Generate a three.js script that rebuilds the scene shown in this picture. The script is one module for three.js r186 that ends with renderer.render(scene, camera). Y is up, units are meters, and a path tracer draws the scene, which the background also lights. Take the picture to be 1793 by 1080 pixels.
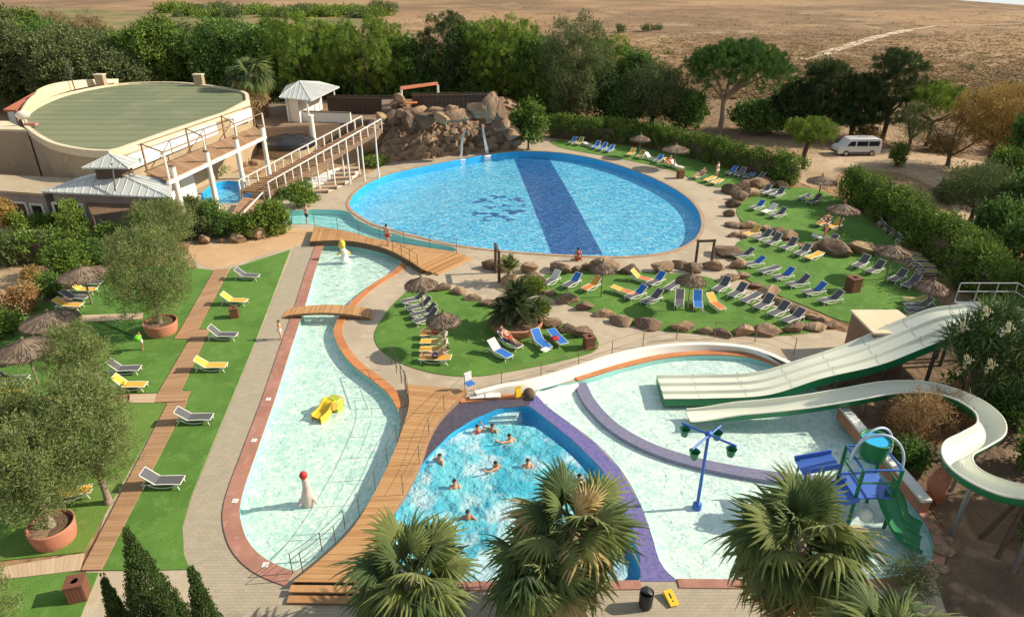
import * as THREE from 'three';
import { mergeGeometries, mergeVertices, toCreasedNormals } from 'three/addons/utils/BufferGeometryUtils.js';
import { RoundedBoxGeometry } from 'three/addons/geometries/RoundedBoxGeometry.js';
import { MarchingCubes } from 'three/addons/objects/MarchingCubes.js';

// ------------------------------------------------------------ camera, sky, sun, exposure
const W = 1793, H = 1080, FOC = 1195, TILT = THREE.MathUtils.degToRad(26.7), EYE = 20;
const scene = new THREE.Scene();
const camera = new THREE.PerspectiveCamera(2 * THREE.MathUtils.radToDeg(Math.atan(540 / FOC)), W / H, 0.5, 6000);
camera.position.set(0, EYE, 0);
camera.rotation.set(-TILT, 0, 0);
const renderer = new THREE.WebGLRenderer({ antialias: true });
renderer.toneMapping = THREE.LinearToneMapping;
renderer.toneMappingExposure = 1.39;
renderer.shadowMap.enabled = true;
renderer.setSize(1024, 616);
const SUN = new THREE.Vector3(1, 0.64, -0.1).normalize();          // from the right, about 32 degrees high
// hazy late-summer sky: bright pale band at the horizon, soft blue above, a broad glow round the sun
const skyTexture = (() => { const w = 512, h = 256, d = new Float32Array(w * h * 4);
  for (let y = 0; y < h; y++) for (let x = 0; x < w; x++) { const el = ((y + 0.5) / h - 0.5) * Math.PI, az = ((x + 0.5) / w - 0.5) * 2 * Math.PI, v = [Math.cos(el) * Math.cos(az), Math.sin(el), Math.cos(el) * Math.sin(az)], up = Math.max(0, v[1]), t = Math.pow(1 - up, 3.2), c = Math.max(0, v[0] * SUN.x + v[1] * SUN.y + v[2] * SUN.z), glow = 0.32 * Math.pow(c, 10) + 0.12 * Math.pow(c, 3), o = (y * w + x) * 4;
    const zen = [0.22, 0.27, 0.33], hor = [0.7, 0.68, 0.63]; for (let k = 0; k < 3; k++) d[o + k] = (zen[k] + (hor[k] - zen[k]) * t) + glow * [1, 0.9, 0.72][k]; d[o + 3] = 1; }
  const t = new THREE.DataTexture(d, w, h, THREE.RGBAFormat, THREE.FloatType); t.mapping = THREE.EquirectangularReflectionMapping; t.magFilter = THREE.LinearFilter; t.needsUpdate = true; return t; })();
scene.background = skyTexture;
scene.environment = skyTexture;
const sun = new THREE.DirectionalLight(new THREE.Color(1, 0.89, 0.69), 4.6);
sun.position.copy(SUN).multiplyScalar(150).add(new THREE.Vector3(0, 0, -45));
sun.target.position.set(0, 0, -45);
sun.castShadow = true;
sun.shadow.mapSize.set(4096, 4096);
Object.assign(sun.shadow.camera, { left: -90, right: 90, top: 80, bottom: -80, near: 1, far: 400 });
scene.add(sun, sun.target);

// ------------------------------------------------------------ small helpers
const V = (x, y, z) => new THREE.Vector3(x, y, z);
const col = (r, g, b) => new THREE.Color().setRGB(r, g, b);         // linear base colour
function rng(seed) { let s = seed | 0; return () => { s = (s + 0x6d2b79f5) | 0; let t = Math.imul(s ^ (s >>> 15), 1 | s); t = (t + Math.imul(t ^ (t >>> 7), 61 | t)) ^ t; return ((t ^ (t >>> 14)) >>> 0) / 4294967296; }; }
const CT = Math.cos(TILT), ST = Math.sin(TILT);
// Site survey: a point read off the photograph, on the level y = h of the site plan.
function P(px, py, h = 0) {
  const dx = (px - 896.5) / FOC, dy = -(py - 540) / FOC, wy = dy * CT - ST, wz = -dy * ST - CT, t = (h - EYE) / wy;
  return V(dx * t, h, wz * t);
}
const depthOf = (p) => -(p.y - EYE) * ST - p.z * CT;
const metres = (n, p) => n * depthOf(p) / FOC;                       // length of n photo pixels at p
function heightAt(b, py) { const k = (540 - py) / FOC; return EYE + b.z * (ST - k * CT) / (CT + k * ST); }  // height of what is seen at row py straight above b

const used = {};
function numbered(name) { const n = used[name] = (used[name] ?? -1) + 1; return n ? name + '_' + String(n).padStart(3, '0') : name; }
function tag(o, label, category, group, kind) {
  o.userData = { label, category };
  if (group) o.userData.group = group;
  if (kind) o.userData.kind = kind;
  return o;
}
function shadows(o) { o.traverse((c) => { if (c.isMesh) { c.castShadow = true; c.receiveShadow = true; } }); return o; }
function thing(name, label, category, p = V(0, 0, 0), turn = 0, group) {
  const o = new THREE.Group(); o.name = numbered(name); o.position.copy(p); o.rotation.y = turn;
  tag(o, label, category, group); scene.add(o); return o;
}
function part(name, geo, mat, parent) {
  const m = new THREE.Mesh(Array.isArray(geo) ? join(geo) : geo, mat); m.name = name; m.castShadow = m.receiveShadow = true; parent.add(m); return m;
}
function solo(name, geo, mat, label, category, group) {
  const m = part(numbered(name), geo, mat, scene); tag(m, label, category, group); return m;
}
function struct(name, geo, mat, label, category = 'ground') {
  const m = part(numbered(name), geo, mat, scene); tag(m, label, category, null, 'structure'); return m;
}
function copy(root, p, turn, label, group) {
  const c = root.clone(); c.name = numbered(root.name.replace(/_\d{3}$/, '')); scene.add(c);
  c.position.copy(p); c.rotation.y = turn; c.userData = { ...root.userData };
  if (label) c.userData.label = label;
  if (group) c.userData.group = group;
  return c;
}
function join(list) {
  const flat = list.flat(9).map((g) => { const n = g.index ? g.toNonIndexed() : g; for (const k of Object.keys(n.attributes)) if (!['position', 'normal', 'uv'].includes(k)) n.deleteAttribute(k); return n; });
  return mergeGeometries(flat);
}
const box = (w, h, d, x = 0, y = 0, z = 0, ry = 0, rx = 0, rz = 0) => {
  const g = new THREE.BoxGeometry(w, h, d); if (rx) g.rotateX(rx); if (rz) g.rotateZ(rz); if (ry) g.rotateY(ry); g.translate(x, y, z); return g;
};
const rbox = (w, h, d, r, x = 0, y = 0, z = 0, ry = 0) => { const g = new RoundedBoxGeometry(w, h, d, 2, r); if (ry) g.rotateY(ry); g.translate(x, y, z); return g; };
function rod(a, b, r = 0.03, r2 = r, seg = 7) {
  const d = b.clone().sub(a), g = new THREE.CylinderGeometry(r2, r, d.length(), seg, 1);
  g.applyQuaternion(new THREE.Quaternion().setFromUnitVectors(V(0, 1, 0), d.clone().normalize()));
  const m = a.clone().add(b).multiplyScalar(0.5); g.translate(m.x, m.y, m.z); return g;
}
function bar(a, b, w, h) {                                           // a square bar from a to b
  const d = b.clone().sub(a), g = new THREE.BoxGeometry(w, h, d.length());
  const m = new THREE.Matrix4().lookAt(b, a, V(0, 1, 0)); g.applyMatrix4(m);
  const c = a.clone().add(b).multiplyScalar(0.5); g.translate(c.x, c.y, c.z); return g;
}
const tube = (pts, r, n = 24, seg = 6, closed = false) => new THREE.TubeGeometry(new THREE.CatmullRomCurve3(pts, closed), n, r, seg, closed);
const lathe = (pts, seg = 24) => new THREE.LatheGeometry(pts.map(([x, y]) => new THREE.Vector2(x, y)), seg);
// plan outlines: lists of points on one level
const plan = (list, h = 0) => list.map(([x, y]) => P(x, y, h));
function smooth(pts, closed = true, n = 8) { const c = new THREE.CatmullRomCurve3(pts, closed, 'centripetal'); return c.getSpacedPoints(pts.length * n).slice(0, closed ? -1 : undefined); }
const area = (p) => p.reduce((s, a, i) => { const b = p[(i + 1) % p.length]; return s + a.x * b.z - b.x * a.z; }, 0) / 2;
function offset(pts, d) {                                            // outwards for d > 0, a closed outline
  const s = Math.sign(area(pts)), n = pts.length;
  return pts.map((p, i) => { const a = pts[(i + n - 1) % n], b = pts[(i + 1) % n], t = b.clone().sub(a).setY(0).normalize(); return p.clone().add(V(t.z * s * d, 0, -t.x * s * d)); });
}
function shift(pts, d) {                                             // an open line moved to its left by d
  return pts.map((p, i) => { const a = pts[Math.max(0, i - 1)], b = pts[Math.min(pts.length - 1, i + 1)], t = b.clone().sub(a).setY(0).normalize(); return p.clone().add(V(t.z * d, 0, -t.x * d)); });
}
// A flat slab with the outline pts (and holes), its top at y1 and its bottom at y0.
function slab(pts, y1, y0, holes = [], uvTurn = 0) {
  const pos = [], nor = [], uv = [], idx = [], c = Math.cos(uvTurn), s = Math.sin(uvTurn);
  const put = (x, y, z, a, b, e) => { pos.push(x, y, z); nor.push(a, b, e); uv.push(b ? x * c - z * s : x + z, b ? x * s + z * c : y); return pos.length / 3 - 1; };
  let out = pts.map((p) => new THREE.Vector2(p.x, -p.z)); if (THREE.ShapeUtils.isClockWise(out)) out.reverse();
  const hs = holes.map((h) => { const q = h.map((p) => new THREE.Vector2(p.x, -p.z)); if (!THREE.ShapeUtils.isClockWise(q)) q.reverse(); return q; });
  const all = [...out, ...hs.flat()];
  for (const p of all) put(p.x, y1, -p.y, 0, 1, 0);
  for (const [a, b, d] of THREE.ShapeUtils.triangulateShape(out, hs)) idx.push(a, b, d);
  if (y0 < y1) for (const ring of [out, ...hs]) ring.forEach((p, i) => {
    const q = ring[(i + 1) % ring.length], dx = q.x - p.x, dy = q.y - p.y, l = Math.hypot(dx, dy) || 1, nx = dy / l, nz = dx / l;
    const k = put(p.x, y1, -p.y, nx, 0, nz); put(q.x, y1, -q.y, nx, 0, nz); put(p.x, y0, -p.y, nx, 0, nz); put(q.x, y0, -q.y, nx, 0, nz);
    idx.push(k, k + 2, k + 1, k + 1, k + 2, k + 3);
  });
  const g = new THREE.BufferGeometry();
  g.setAttribute('position', new THREE.Float32BufferAttribute(pos, 3)); g.setAttribute('normal', new THREE.Float32BufferAttribute(nor, 3)); g.setAttribute('uv', new THREE.Float32BufferAttribute(uv, 2));
  g.setIndex(idx); return g;
}
// A wall along an open or closed line: base line and top line may differ (a battered wall).
function ribbon(a, b, closed = false) {
  const pos = [], uv = [], idx = [], n = a.length; let run = 0;
  for (let i = 0; i < n + (closed ? 1 : 0); i++) {
    const p = a[i % n], q = b[i % n]; if (i) run += p.distanceTo(a[(i - 1) % n]);
    pos.push(p.x, p.y, p.z, q.x, q.y, q.z); uv.push(run, 0, run, p.distanceTo(q));
    if (i) { const k = 2 * i - 2; idx.push(k, k + 2, k + 1, k + 1, k + 2, k + 3); }
  }
  const g = new THREE.BufferGeometry();
  g.setAttribute('position', new THREE.Float32BufferAttribute(pos, 3)); g.setAttribute('uv', new THREE.Float32BufferAttribute(uv, 2)); g.setIndex(idx); g.computeVertexNormals(); return g;
}
const level = (pts, y) => pts.map((p) => V(p.x, y, p.z));
// a closed band: the loft of rectangles along a line, for kerbs, low walls and copings
function kerb(line, w, y0, y1, closed = false) {
  const l = shift(line, w / 2), r = shift(line, -w / 2);
  if (closed) { const o = offset(line, w / 2), i = offset(line, -w / 2); return slab(o, y1, y0, [i]); }
  return slab([...l, ...r.slice().reverse()], y1, y0);
}

// ------------------------------------------------------------ noise and textures
function lattice(seed, n) { const r = rng(seed), a = new Float32Array(n * n); for (let i = 0; i < a.length; i++) a[i] = r(); return (x, y) => {
  const x0 = x | 0, y0 = y | 0, fx = x - x0, fy = y - y0, u = fx * fx * (3 - 2 * fx), v = fy * fy * (3 - 2 * fy), i = x0 % n, i1 = (x0 + 1) % n, j = (y0 % n) * n, j1 = ((y0 + 1) % n) * n;
  return (a[j + i] * (1 - u) + a[j + i1] * u) * (1 - v) + (a[j1 + i] * (1 - u) + a[j1 + i1] * u) * v; }; }   // for x, y >= 0
const ENC = new Uint8Array(4097); for (let i = 0; i <= 4096; i++) { const q = i / 4096; ENC[i] = Math.round(255 * (q <= 0.0031308 ? 12.92 * q : 1.055 * Math.pow(q, 1 / 2.4) - 0.055)); }
function fractal(seed, n, octaves) { const ls = []; for (let k = 0; k < octaves; k++) ls.push(lattice(seed + k * 17, n << k)); const am = ls.map((_, k) => Math.pow(0.62, k)), w = am.reduce((p, q) => p + q, 0); return (u, v) => { let s = 0; for (let k = 0; k < octaves; k++) s += am[k] * ls[k](u * (n << k), v * (n << k)); return s / w; }; }
function texture(size, metresAcross, fn, color = true) {
  const d = new Uint8Array(size * size * 4);
  for (let y = 0; y < size; y++) for (let x = 0; x < size; x++) {
    const c = fn(x / size, y / size), o = (y * size + x) * 4, f = (q) => { q = q < 0 ? 0 : q > 1 ? 1 : q; return color ? ENC[(q * 4096) | 0] : q * 255; };
    if (typeof c === 'number') d[o] = d[o + 1] = d[o + 2] = f(c); else { d[o] = f(c[0]); d[o + 1] = f(c[1]); d[o + 2] = f(c[2]); } d[o + 3] = 255;
  }
  const t = new THREE.DataTexture(d, size, size); t.wrapS = t.wrapT = THREE.RepeatWrapping; t.magFilter = THREE.LinearFilter; t.minFilter = THREE.LinearMipmapLinearFilter; t.generateMipmaps = true;
  if (color) t.colorSpace = THREE.SRGBColorSpace;
  t.repeat.set(1 / metresAcross, 1 / metresAcross); t.needsUpdate = true; return t;
}
const mix = (a, b, t) => [a[0] + (b[0] - a[0]) * t, a[1] + (b[1] - a[1]) * t, a[2] + (b[2] - a[2]) * t];
const step = (a, b, x) => { const t = Math.max(0, Math.min(1, (x - a) / (b - a))); return t * t * (3 - 2 * t); };
// two colours mottled by coarse noise, with fine grain
function mottled(seed, size, m, a, b, c, grain = 0.12, lo = 0.35, hi = 0.65) {
  const f = fractal(seed, 4, 4), g = fractal(seed + 99, 16, 3), r = rng(seed + 5);
  return texture(size, m, (u, v) => { const q = mix(mix(a, b, step(lo, hi, f(u, v))), c, step(0.55, 0.8, g(u, v)) * 0.7), k = 1 + (r() - 0.5) * 2 * grain; return [q[0] * k, q[1] * k, q[2] * k]; });
}
function bumpTex(seed, size, m, n = 16, oct = 4) { const f = fractal(seed, n, oct); return texture(size, m, (u, v) => f(u, v), false); }
const std = (o) => new THREE.MeshStandardMaterial({ roughness: 0.85, ...o });
const flat = (r, g, b, rough = 0.8, extra = {}) => std({ color: col(r, g, b), roughness: rough, ...extra });
// ------------------------------------------------------------ materials
const bumpFine = bumpTex(3, 256, 1.6, 32, 3), bumpMid = bumpTex(4, 512, 6, 24, 4), bumpRock = bumpTex(6, 512, 3, 8, 5);
const M = {};
M.field = std({ map: mottled(11, 1024, 260, [0.34, 0.205, 0.105], [0.2, 0.12, 0.062], [0.4, 0.275, 0.155], 0.14), roughness: 1, bumpMap: bumpTex(12, 512, 60, 64, 4), bumpScale: 0.5 });
M.meadow = std({ map: mottled(14, 512, 70, [0.24, 0.18, 0.07], [0.13, 0.135, 0.04], [0.34, 0.24, 0.11], 0.2), roughness: 1 });
M.sand = std({ map: mottled(15, 512, 26, [0.5, 0.36, 0.24], [0.36, 0.25, 0.155], [0.58, 0.45, 0.32], 0.1), roughness: 1, bumpMap: bumpMid, bumpScale: 0.05 });
M.trackSand = std({ map: mottled(19, 256, 20, [0.62, 0.5, 0.36], [0.54, 0.42, 0.3], [0.68, 0.57, 0.43], 0.08), roughness: 1 });
M.soil = std({ map: mottled(16, 512, 16, [0.2, 0.125, 0.075], [0.125, 0.08, 0.05], [0.36, 0.24, 0.15], 0.22), roughness: 1, bumpMap: bumpMid, bumpScale: 0.12 });
M.paving = std({ map: mottled(17, 512, 9, [0.47, 0.385, 0.285], [0.4, 0.325, 0.24], [0.53, 0.44, 0.335], 0.1), roughness: 0.9, bumpMap: bumpFine, bumpScale: 0.006 });
M.path = std({ map: mottled(18, 512, 14, [0.57, 0.37, 0.21], [0.51, 0.325, 0.18], [0.61, 0.41, 0.25], 0.09), roughness: 0.95, bumpMap: bumpFine, bumpScale: 0.006 });
// small rectangular setts, a few centimetres each: far below what the photo resolves singly
const settNoise = fractal(21, 4, 4), settTone = lattice(22, 64);
M.setts = std({ map: texture(768, 6.4, (u, v) => { const row = Math.floor(v * 48), a = ((u * 24 + (row % 2) * 0.5) % 1), b = (v * 48) % 1, gap = a < 0.06 || b < 0.12 ? 0.74 : 1; const t = settTone(Math.floor(u * 24 + (row % 2) * 0.5) + 0.01, row + 0.01), q = mix([0.35, 0.3, 0.225], [0.44, 0.375, 0.285], t * 0.55 + settNoise(u, v) * 0.5); return q.map((x) => x * gap); }), roughness: 0.92, bumpMap: bumpFine, bumpScale: 0.004 });
M.lawn = std({ map: mottled(23, 512, 6, [0.11, 0.24, 0.036], [0.084, 0.195, 0.027], [0.15, 0.275, 0.058], 0.28), roughness: 1, bumpMap: bumpTex(24, 512, 1.2, 64, 2), bumpScale: 0.02 });
M.lawnDry = std({ map: mottled(25, 512, 6, [0.14, 0.25, 0.04], [0.1, 0.21, 0.028], [0.2, 0.27, 0.07], 0.22), roughness: 1, bumpMap: bumpTex(26, 512, 1.2, 64, 2), bumpScale: 0.02 });
const grain = (seed, a, b) => { const f = fractal(seed, 4, 3), s = lattice(seed + 3, 64); return texture(256, 2, (u, v) => mix(a, b, 0.5 * s(u * 4, v * 64) + 0.5 * f(u, v))); };
M.deck = [[[0.56, 0.31, 0.135], [0.42, 0.22, 0.09]], [[0.5, 0.27, 0.115], [0.36, 0.185, 0.075]], [[0.6, 0.35, 0.165], [0.46, 0.25, 0.11]]].map(([a, b], i) => std({ map: grain(31 + i, a, b), roughness: 0.75 }));
M.board = [[[0.44, 0.26, 0.145], [0.34, 0.195, 0.105]], [[0.4, 0.235, 0.13], [0.31, 0.175, 0.095]], [[0.47, 0.285, 0.165], [0.38, 0.22, 0.125]]].map(([a, b], i) => std({ map: grain(41 + i, a, b), roughness: 0.85 }));
M.paleBoard = [[[0.58, 0.43, 0.3], [0.48, 0.34, 0.23]], [[0.62, 0.47, 0.33], [0.5, 0.37, 0.25]]].map(([a, b], i) => std({ map: grain(46 + i, a, b), roughness: 0.85 }));
M.darkWood = std({ map: grain(51, [0.14, 0.095, 0.065], [0.08, 0.055, 0.04]), roughness: 0.85 });
M.brownWood = std({ map: grain(52, [0.3, 0.19, 0.12], [0.2, 0.125, 0.08]), roughness: 0.85 });
M.brownEarth = std({ map: mottled(54, 512, 7, [0.27, 0.18, 0.125], [0.21, 0.14, 0.1], [0.33, 0.235, 0.17], 0.12), roughness: 0.95 });
M.pinkRim = std({ map: mottled(55, 512, 4, [0.42, 0.2, 0.15], [0.35, 0.165, 0.125], [0.5, 0.27, 0.2], 0.1), roughness: 0.7 });
M.stoneRim = std({ map: mottled(57, 512, 4, [0.42, 0.28, 0.18], [0.35, 0.23, 0.15], [0.5, 0.36, 0.25], 0.12), roughness: 0.8 });
M.orangeRim = std({ map: mottled(56, 512, 4, [0.56, 0.22, 0.085], [0.47, 0.18, 0.07], [0.62, 0.28, 0.12], 0.1), roughness: 0.65 });
const tiled = (seed, a, b, joint, per) => { const t = lattice(seed, 256); return texture(512, 3.2, (u, v) => { const x = u * per, y = v * per, j = x % 1 < 0.1 || y % 1 < 0.1; return j ? joint : mix(a, b, t(Math.floor(x) + 0.001, Math.floor(y) + 0.001)); }); };
M.slateTile = std({ map: tiled(61, [0.05, 0.045, 0.075], [0.1, 0.085, 0.13], [0.12, 0.11, 0.13], 40), roughness: 0.45 });
M.purpleTile = std({ map: tiled(62, [0.11, 0.095, 0.29], [0.19, 0.165, 0.42], [0.22, 0.2, 0.38], 40), roughness: 0.45 });
M.greyTile = std({ map: tiled(63, [0.15, 0.145, 0.25], [0.22, 0.21, 0.33], [0.27, 0.27, 0.36], 40), roughness: 0.5 });
// pool floors: mottled tile tones, water sparkle painted in as a pale ridged net
function causticMosaic(seed, m, a, b, c, n = 20) { const f = fractal(seed, n, 3), g = fractal(seed + 7, 5, 3), h = fractal(seed + 13, n, 2); return std({ map: texture(512, m, (u, v) => { const w = f(u, v), ridge = 1 - Math.min(1, Math.abs(h(u + w * 0.035, v) - 0.5) * 9); return mix(mix(a, b, step(0.36, 0.64, 0.6 * w + 0.4 * g(u, v))), c, Math.pow(ridge, 1.5) * (n > 25 ? 0.78 : 0.9)); }), roughness: 0.6 }); }
M.floorBig = causticMosaic(71, 9, [0.05, 0.42, 0.72], [0.12, 0.55, 0.82], [0.62, 0.9, 0.98], 26);
M.floorBand = causticMosaic(72, 9, [0.008, 0.085, 0.32], [0.016, 0.12, 0.38], [0.09, 0.28, 0.54], 26);
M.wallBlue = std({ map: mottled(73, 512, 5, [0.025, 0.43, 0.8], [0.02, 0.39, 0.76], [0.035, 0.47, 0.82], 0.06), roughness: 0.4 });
M.floorMint = causticMosaic(74, 6, [0.46, 0.68, 0.64], [0.62, 0.78, 0.72], [0.92, 0.94, 0.9], 26);
M.floorPale = causticMosaic(75, 6, [0.52, 0.68, 0.67], [0.67, 0.78, 0.76], [0.92, 0.94, 0.92], 26);
M.floorWave = causticMosaic(76, 9, [0.14, 0.55, 0.66], [0.22, 0.65, 0.74], [0.45, 0.8, 0.85]);
M.floorStream = causticMosaic(77, 8, [0.2, 0.58, 0.64], [0.3, 0.66, 0.7], [0.55, 0.8, 0.82]);
M.wallMint = flat(0.32, 0.62, 0.6, 0.5);
const ripple = bumpTex(81, 512, 7, 20, 4), chop = bumpTex(82, 512, 9, 10, 5);
const water = (r, g, b, bump, scale) => new THREE.MeshPhysicalMaterial({ color: col(r, g, b), roughness: 0.04, transmission: 1, thickness: 0, ior: 1.33, bumpMap: bump, bumpScale: scale });
M.waterBig = water(0.9, 0.985, 1, ripple, 0.26);
M.waterKids = water(0.97, 1, 0.985, ripple, 0.16);
{ const a = fractal(83, 6, 5), b = fractal(84, 14, 4), c = fractal(85, 5, 3); M.waterWave = new THREE.MeshPhysicalMaterial({ map: texture(1024, 13, (u, v) => { const t = a(u, v), s = b(u, v + t * 0.1), q = mix(mix([0.07, 0.5, 0.68], [0.2, 0.7, 0.82], step(0.32, 0.58, t)), [0.85, 0.94, 0.95], step(0.48, 0.66, 0.55 * s + 0.45 * c(u, v)) * 0.62); return q; }), roughness: 0.12, transmission: 0.3, thickness: 0, ior: 1.33, bumpMap: chop, bumpScale: 0.35 }); }
M.foam = std({ color: col(0.86, 0.92, 0.93), roughness: 0.9 });
M.white = flat(0.78, 0.76, 0.71, 0.8, { bumpMap: bumpFine, bumpScale: 0.004 });
M.whitePaint = flat(0.78, 0.77, 0.74, 0.45);
M.cream = std({ map: mottled(85, 512, 8, [0.72, 0.62, 0.44], [0.66, 0.56, 0.39], [0.76, 0.67, 0.5], 0.06), roughness: 0.9 });
M.render = std({ map: mottled(86, 512, 7, [0.42, 0.32, 0.21], [0.36, 0.275, 0.18], [0.48, 0.37, 0.25], 0.07), roughness: 0.95, bumpMap: bumpFine, bumpScale: 0.01 });
M.mauve = std({ map: mottled(87, 512, 7, [0.36, 0.29, 0.27], [0.31, 0.25, 0.235], [0.4, 0.33, 0.31], 0.06), roughness: 0.95, bumpMap: bumpFine, bumpScale: 0.008 });
M.greenRoof = std({ map: mottled(88, 512, 40, [0.2, 0.22, 0.125], [0.165, 0.19, 0.105], [0.24, 0.245, 0.155], 0.12), roughness: 0.95 });
M.zinc = std({ map: mottled(89, 512, 6, [0.55, 0.57, 0.56], [0.48, 0.5, 0.5], [0.6, 0.61, 0.6], 0.07), roughness: 0.6 });
M.terracotta = std({ map: mottled(90, 512, 3, [0.5, 0.2, 0.125], [0.42, 0.16, 0.1], [0.58, 0.28, 0.19], 0.08), roughness: 0.9, bumpMap: bumpFine, bumpScale: 0.008 });
M.redTile = std({ map: mottled(91, 512, 3, [0.5, 0.15, 0.075], [0.42, 0.125, 0.06], [0.58, 0.22, 0.12], 0.1), roughness: 0.85 });
M.rock = ['a', 'b', 'c', 'd'].map((_, i) => std({ map: mottled(95 + i * 7, 512, 2.4, [[0.3, 0.195, 0.125], [0.235, 0.15, 0.1], [0.36, 0.235, 0.145], [0.16, 0.105, 0.072]][i], [[0.2, 0.13, 0.085], [0.16, 0.105, 0.072], [0.25, 0.16, 0.1], [0.1, 0.068, 0.048]][i], [[0.4, 0.285, 0.19], [0.33, 0.23, 0.155], [0.45, 0.32, 0.2], [0.22, 0.155, 0.11]][i], 0.16), roughness: 0.95, bumpMap: bumpRock, bumpScale: 0.12 }));
M.thatch = std({ map: mottled(120, 512, 1.6, [0.3, 0.22, 0.16], [0.2, 0.145, 0.105], [0.38, 0.3, 0.22], 0.3), roughness: 1, bumpMap: bumpTex(121, 512, 1, 48, 3), bumpScale: 0.05 });
M.reed = std({ map: mottled(122, 512, 2, [0.1, 0.07, 0.05], [0.07, 0.05, 0.037], [0.15, 0.11, 0.08], 0.3), roughness: 1, bumpMap: bumpTex(123, 512, 1, 48, 3), bumpScale: 0.05 });
M.metal = flat(0.1, 0.095, 0.09, 0.5, { metalness: 0.4 });
M.steel = flat(0.45, 0.46, 0.47, 0.35, { metalness: 0.8 });
M.black = flat(0.02, 0.02, 0.022, 0.6);
M.grey = flat(0.105, 0.105, 0.12, 0.85, { bumpMap: bumpFine, bumpScale: 0.004 });
M.yellow = flat(0.72, 0.42, 0.06, 0.8, { bumpMap: bumpFine, bumpScale: 0.004 });
M.blue = flat(0.025, 0.16, 0.55, 0.85, { bumpMap: bumpFine, bumpScale: 0.006 });
M.orange = flat(0.62, 0.2, 0.05, 0.85);
M.red = flat(0.5, 0.03, 0.03, 0.6);
M.towel = flat(0.74, 0.7, 0.66, 0.95, { bumpMap: bumpFine, bumpScale: 0.006 });
M.green = flat(0.012, 0.18, 0.06, 0.4);
M.slideGreen = flat(0.015, 0.2, 0.075, 0.35);
M.slideWhite = new THREE.MeshPhysicalMaterial({ color: col(0.76, 0.78, 0.67), roughness: 0.35, clearcoat: 0.5, clearcoatRoughness: 0.25 });
M.poleBlue = flat(0.03, 0.13, 0.5, 0.35);
M.playBlue = flat(0.07, 0.16, 0.55, 0.4);
M.glassDark = flat(0.02, 0.025, 0.03, 0.08);
M.skin = flat(0.6, 0.33, 0.21, 0.6);
M.skinDark = flat(0.45, 0.22, 0.13, 0.6);
M.hair = flat(0.035, 0.022, 0.015, 0.7);
M.bark = std({ map: mottled(125, 512, 2, [0.16, 0.11, 0.08], [0.1, 0.07, 0.05], [0.22, 0.16, 0.12], 0.2), roughness: 1, bumpMap: bumpRock, bumpScale: 0.06 });
M.barkPale = std({ map: mottled(126, 512, 2, [0.3, 0.23, 0.18], [0.22, 0.17, 0.13], [0.36, 0.3, 0.24], 0.2), roughness: 1, bumpMap: bumpRock, bumpScale: 0.06 });

// ------------------------------------------------------------ pools (outlines from the survey)
const O = {};
O.big = smooth(plan([[612, 355], [622, 338], [645, 321], [680, 306], [730, 294], [795, 281], [860, 270], [915, 265], [980, 268], [1040, 278], [1100, 295], [1150, 315], [1195, 340], [1220, 365], [1228, 390], [1222, 412], [1200, 430], [1160, 443], [1100, 449], [1050, 449], [960, 445], [870, 438], [800, 429], [740, 416], [690, 403], [655, 392], [630, 378], [616, 367]]), true, 4);
O.stream = smooth(plan([[470, 352], [500, 368], [560, 367], [606, 370], [622, 383], [650, 397], [688, 409], [738, 422], [795, 434], [800, 440], [745, 436], [690, 427], [640, 416], [590, 405], [545, 393], [505, 392], [470, 376], [440, 362], [444, 350]]), true, 4);
O.cove = smooth(plan([[352, 350], [362, 330], [385, 318], [415, 318], [435, 328], [438, 345], [420, 355], [385, 356]]), true, 4);
O.kids = smooth(plan([[565, 430], [550, 478], [535, 530], [508, 612], [480, 700], [450, 786], [422, 870], [418, 900], [430, 945], [455, 975], [488, 994], [514, 1003], [545, 985], [600, 938], [655, 865], [690, 790], [701, 742], [695, 715], [680, 690], [650, 665], [615, 637], [592, 605], [585, 580], [592, 560], [615, 530], [650, 500], [690, 475], [703, 461], [690, 447], [650, 437], [605, 429]]), true, 4);
O.wave = smooth(plan([[925, 712], [872, 717], [830, 735], [790, 760], [750, 800], [715, 850], [696, 890], [690, 925], [695, 965], [707, 1000], [725, 1018], [820, 1019], [920, 1019], [1020, 1019], [1121, 1017], [1120, 980], [1108, 930], [1085, 875], [1050, 820], [1005, 775], [962, 740]]), true, 4);
O.slide = smooth(plan([[1012, 668], [1100, 642], [1170, 627], [1250, 622], [1320, 628], [1372, 646], [1420, 675], [1462, 715], [1500, 765], [1545, 835], [1600, 885], [1628, 930], [1637, 965], [1625, 990], [1590, 1008], [1530, 1016], [1400, 1017], [1290, 1017], [1186, 1016], [1158, 988], [1142, 940], [1120, 880], [1085, 820], [1042, 775], [1000, 743], [962, 715], [938, 692], [945, 680]]), true, 4);
const holes = [O.big, O.stream, O.cove, O.kids, O.wave, O.slide];

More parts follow.
